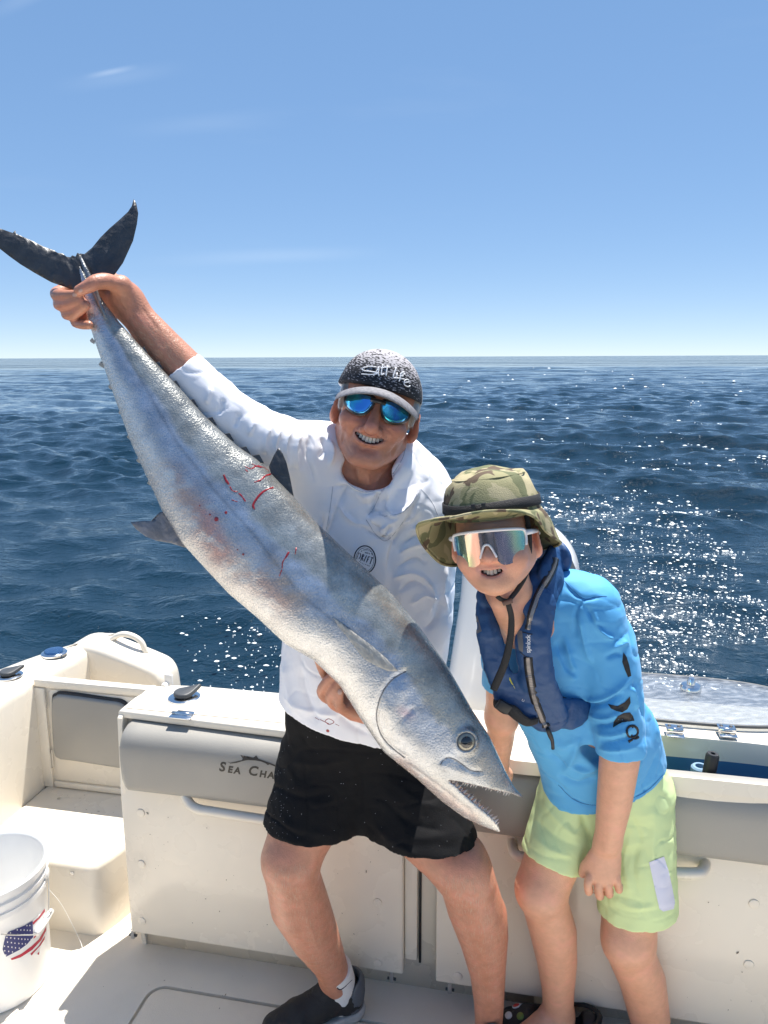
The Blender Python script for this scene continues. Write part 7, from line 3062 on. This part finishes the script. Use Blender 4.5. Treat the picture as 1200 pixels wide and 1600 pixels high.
def build_boy_shorts():
    s = Sdf()
    s.tube(WL([(940, 1200, 1.64), (950, 1245, 1.665)]), [0.138, 0.145], 0.03, flat=((0, 1, 0), 0.68))
    a0, a1 = W(902, 1235, 1.665), W(856, 1362, 1.625)
    s.tube([a0, a1], [0.088, 0.076], 0.03)
    b0, b1 = W(988, 1240, 1.675), W(997, 1450, 1.645)
    s.tube([b0, (b0 + b1) / 2, b1], [0.094, 0.096, 0.095], 0.03)
    na = (a1 - a0) / np.linalg.norm(a1 - a0)
    pa_ = W(862, 1346, 1.62) + np.array((0, 0, 0))
    nb = (b1 - b0) / np.linalg.norm(b1 - b0)
    pb_ = W(996, 1432, 1.62)

    def cut_a(Q):
        return np.maximum(-((Q - pa_) @ na), np.linalg.norm(Q - pa_, axis=1) - 0.13)

    def cut_b(Q):
        return -((Q - pb_) @ (nb + np.array((0.02, 0, 0))))
    s.func(cut_a, pa_, 0.16, 0.003, 's')
    s.func(cut_b, pb_, 1.0, 0.003, 's', None, None)
    s.tube([(a0 + a1) / 2, a1 + na * 0.05], [0.055, 0.070], 0.004, 's')
    s.tube([(b0 + b1) / 2, b1 + nb * 0.05], [0.06, 0.087], 0.004, 's')
    V, F = s.mesh(0.0042, 20, 1)
    folds = [([(905, 1265), (918, 1300), (930, 1330)], 5, -0.008), ([(845, 1250), (880, 1290), (910, 1310)], 7, 0.005), ([(835, 1280), (870, 1310), (908, 1325)], 6, -0.005), ([(830, 1305), (865, 1330), (900, 1338)], 6, 0.004), ([(985, 1275), (998, 1300), (1002, 1320)], 5, -0.004),
             ([(985, 1300), (975, 1350), (985, 1400)], 7, 0.004), ([(1000, 1310), (990, 1360), (1000, 1405)], 7, -0.004), ([(1025, 1260), (1020, 1320), (1025, 1380)], 7, 0.004), ([(945, 1400), (990, 1418), (1030, 1415)], 5, 0.003), ([(822, 1318), (850, 1338), (900, 1345)], 3, -0.002), ([(945, 1415), (990, 1426), (1035, 1420)], 3, -0.002)]
    V = add_folds(V, F, folds)
    V = cloth_noise(V, F, 0.0022, 13, 71)
    return link_mesh('shorts', V, F, M_LIME, boy)


bshorts = build_boy_shorts()
bq = bvh_of(bshorts)
patch('side_panel', [(1014, 1347), (1026, 1342), (1037, 1338), (1044, 1360), (1050, 1388), (1054, 1410), (1052, 1420), (1036, 1424), (1030, 1420), (1022, 1385)], bq, mat('white_panel', (0.72, 0.72, 0.82), 0.7), bshorts, 0.0012, 4)

# ---- black clogs with charms
M_CLOG = mat('black_clog', (0.016, 0.016, 0.018), 0.55, bump=0.2, bscale=120)


def build_clog(heel, toe, charms):
    d = toe - heel
    d[2] = 0
    d /= np.linalg.norm(d)
    sd = np.array((d[1], -d[0], 0))
    M = np.stack([sd, d, np.array((0, 0, 1.0))], 1)
    s = Sdf()
    s.place(M, heel)
    s.tube([(0, 0.04, 0.022), (0, 0.12, 0.022), (0, 0.195, 0.022)], [0.040, 0.044, 0.047], 0.02, flat=((0, 0, 1), 0.6))
    s.tube([(0, 0.125, 0.042), (0, 0.165, 0.040), (0, 0.20, 0.032)], [0.048, 0.048, 0.042], 0.02, flat=((0, 0, 1), 0.85))
    s.tube([(0, 0.03, 0.03), (0, 0.012, 0.055)], [0.036, 0.034], 0.015)
    s.tube([(0, 0.055, 0.06), (0, 0.09, 0.075), (0, 0.13, 0.10)], [0.034, 0.036, 0.034], 0.006, 's')
    s.plane((0, 0, 0.0), (0, 0, -1), 0.002)
    V, F = s.mesh(0.004, 20, 1)
    o = link_mesh('clog', V, F, M_CLOG, boy)
    bv = bvh_of(o)

    def pt(x, y):
        h, n, _, _ = bv.ray_cast(Vector(heel + M @ np.array((x, y, 0.3))), Vector((0, 0, -1)))
        return (np.array(h), np.array(n)) if h is not None else (None, None)
    P = []
    for k in range(9):
        a = R(180 * k / 8)
        P.append(heel + M @ np.array((0.043 * math.cos(a), 0.045 - 0.060 * math.sin(a), 0.075 + 0.012 * math.sin(a))))
    tube('heel_strap', P, 0.008, M_CLOG, o, 8, (np.array((0, 0, 1.0)), 0.4))
    for x, y, kind in charms:
        h, n = pt(x, y)
        if h is None:
            continue
        if kind == 'hole':
            lathe('vent_hole', [(0.006, 0.0), (0.005, 0.0008), (0.0, 0.0009)], h, n, M_BLACK, o, 12)
        else:
            mm = mat('charm_' + kind, {'red': (0.45, 0.02, 0.02), 'green': (0.14, 0.20, 0.04), 'white': (0.6, 0.6, 0.6)}[kind], 0.4)
            c = lathe('shoe_charm', [(0.0095, 0.0), (0.0095, 0.003), (0.007, 0.0045), (0.0, 0.005)], h, n, mm, o, 14)
            if kind == 'red':
                t = lathe('charm_rim', [(0.0115, 0.0), (0.0115, 0.0024), (0.0095, 0.0028)], h, n, M_WINK, c, 14)
                e = M @ np.array((0.3, -1.0, 0))
                tube('charm_handle', [h + n * 0.002 + e * 0.008, h + n * 0.002 + e * 0.026], 0.0028, M_WINK, c, 8)
    return o


build_clog(BL(*Bw(925, 1632, 0.0)), BL(*Bw(780, 1612, 0.0)), [(0.018, 0.195, 'red'), (-0.018, 0.185, 'green'), (-0.01, 0.215, 'white'), (0.022, 0.155, 'hole'), (0.0, 0.165, 'hole'), (-0.024, 0.150, 'hole'), (0.0, 0.20, 'hole')])
build_clog(BL(*Bw(1050, 1700, 0.0)), BL(*Bw(965, 1800, 0.0)), [(0.02, 0.19, 'white'), (-0.02, 0.18, 'red')])

# ================================================================== bucket
M_BUCKET = mat('white_bucket_plastic', (0.80, 0.80, 0.79), 0.32, trans=0.0, sss=0.25, sssr=(1, 1, 1), var=0.03)
b_c = np.array((-1.112, 1.905, 0.0))
bucket = thing('bucket', b_c, 'white plastic bucket with flag-patterned country map print by the boarding step', 'bucket')
prof = [(0.0, 0.004), (0.130, 0.004), (0.133, 0.0), (0.138, 0.004), (0.1395, 0.02), (0.147, 0.285), (0.149, 0.290), (0.1535, 0.290), (0.154, 0.305), (0.1485, 0.306), (0.1495, 0.322), (0.1560, 0.322), (0.1570, 0.334), (0.150, 0.337), (0.1505, 0.349), (0.1590, 0.352), (0.1600, 0.368), (0.1555, 0.374), (0.149, 0.369), (0.147, 0.36),
        (0.1445, 0.29), (0.1365, 0.02), (0.134, 0.012), (0.0, 0.012)]
bk = lathe('bucket_shell', prof, b_c, (0, 0, 1), M_BUCKET, bucket, 72, False)
bk_b = bvh_of(bk)
M_FLAGB = mat('flag_blue', (0.030, 0.035, 0.16), 0.5)
M_FLAGR = mat('flag_red', (0.48, 0.02, 0.05), 0.5)
M_FLAGW = mat('flag_white', (0.80, 0.80, 0.80), 0.5)


def k8(lst):
    return [(x * 0.1, 1400 + y * 0.1) for x, y in lst]


full = [(505, 385), (600, 290), (690, 190), (715, 340), (722, 450), (722, 570), (690, 680), (640, 770), (612, 870), (605, 915), (585, 915), (570, 885), (545, 885), (490, 930), (455, 900), (420, 905), (370, 950), (320, 975), (180, 1000), (165, 975), (95, 945), (60, 890), (40, 830), (60, 720), (85, 620), (130, 560), (250, 510), (380, 460)]
patch('map_print', k8(full), bk_b, M_FLAGW, bucket, 0.0007, 4)
patch('map_canton', k8([(505, 385), (515, 640), (420, 750), (300, 840), (95, 945), (60, 890), (40, 830), (60, 720), (85, 620), (130, 560), (250, 510), (380, 460)]), bk_b, M_FLAGB, bucket, 0.0011, 4)
for st_ in ([(505, 410), (600, 330), (690, 195), (700, 240), (620, 340), (515, 450)], [(520, 640), (610, 560), (680, 450), (715, 350), (718, 410), (650, 540), (520, 670)], [(165, 975), (330, 900), (480, 790), (600, 680), (690, 530), (718, 470), (715, 540), (640, 690), (500, 840), (320, 955), (180, 1000)],
            [(470, 900), (590, 790), (660, 680), (700, 620), (690, 680), (630, 770), (520, 890), (490, 930)], [(580, 895), (612, 865), (605, 915), (585, 915)]):
    patch('map_stripe', k8(st_), bk_b, M_FLAGR, bucket, 0.0011, 4)
for x, y in ((415, 460), (460, 458), (265, 525), (320, 528), (372, 528), (422, 532), (465, 535), (160, 572), (270, 600), (330, 603), (380, 603), (430, 605), (470, 607), (105, 642), (165, 650), (225, 658), (285, 665), (335, 670), (385, 672), (430, 675), (480, 678), (115, 715), (175, 725), (230, 733), (290, 738), (343, 743), (393, 745),
             (68, 778), (125, 788), (183, 796), (238, 805), (297, 810), (72, 850), (133, 860), (192, 870), (88, 918)):
    q = [(x + 13 * math.cos(2 * math.pi * k / 10 - 0.5) * (1 if k % 2 == 0 else 0.45), y + 17 * math.sin(2 * math.pi * k / 10 - 0.5) * (1 if k % 2 == 0 else 0.45)) for k in range(10)]
    patch('map_star', k8(q), bk_b, M_FLAGW, bucket, 0.0015, 9)


def surf(px, py, lift):
    h, n = cast(bk_b, px, py)
    return h + n * lift if h is not None else None


M_WIRE = mat('bail_wire', (0.62, 0.62, 0.60), 0.3, 0.6)
a_ = b_c + np.array((0.157 * math.cos(R(12)), 0.157 * math.sin(R(12)), 0.318))
g0, g1 = surf(73, 1424, 0.012), surf(51, 1457, 0.012)
if g0 is not None and g1 is not None:
    P = [a_, a_ + np.array((0.004, -0.01, -0.04)), a_ + np.array((0.008, -0.03, -0.10)), g0 + np.array((0.004, 0, 0.004)), (g0 + g1) / 2, g1]
    for x, y in ((35, 1459), (15, 1458), (0, 1457)):
        q = surf(x, y, 0.008)
        if q is not None:
            P.append(q)
    wire = tube('bail_handle', P, 0.0017, M_WIRE, bucket, 8, None, 5)
    tube('grip', [g0, (g0 + g1) / 2 + np.array((0.003, -0.002, 0)), g1], 0.0085, M_WHITEP, wire, 14, None, 4)
lathe('bail_ear', [(0.016, -0.004), (0.016, 0.004), (0.012, 0.008), (0.0, 0.009)], a_ - np.array((0.006, 0, 0)), (math.cos(R(12)), math.sin(R(12)), 0), M_BUCKET, bucket, 18)

# ================================================================== fishing line
M_LINE = mat('nylon_line', (0.78, 0.77, 0.74), 0.3)
ln_pts = [BL(*Bv(75, 1388, -0.02)), BL(*Bv(95, 1412, -0.01)), BL(*Bv(113, 1445, 0.0)), BL(*Bv(127, 1475, -0.01)), BL(*Bw(131, 1500, 0.004)), BL(*Bw(125, 1516, 0.003)), BL(*Bw(115, 1527, 0.003))]
fl = tube('fishing_line', ln_pts, 0.00085, M_LINE, None, 6, None, 8)
fl['label'] = 'thin white fishing line trailing from the bucket onto the floor'
fl['category'] = 'fishing line'
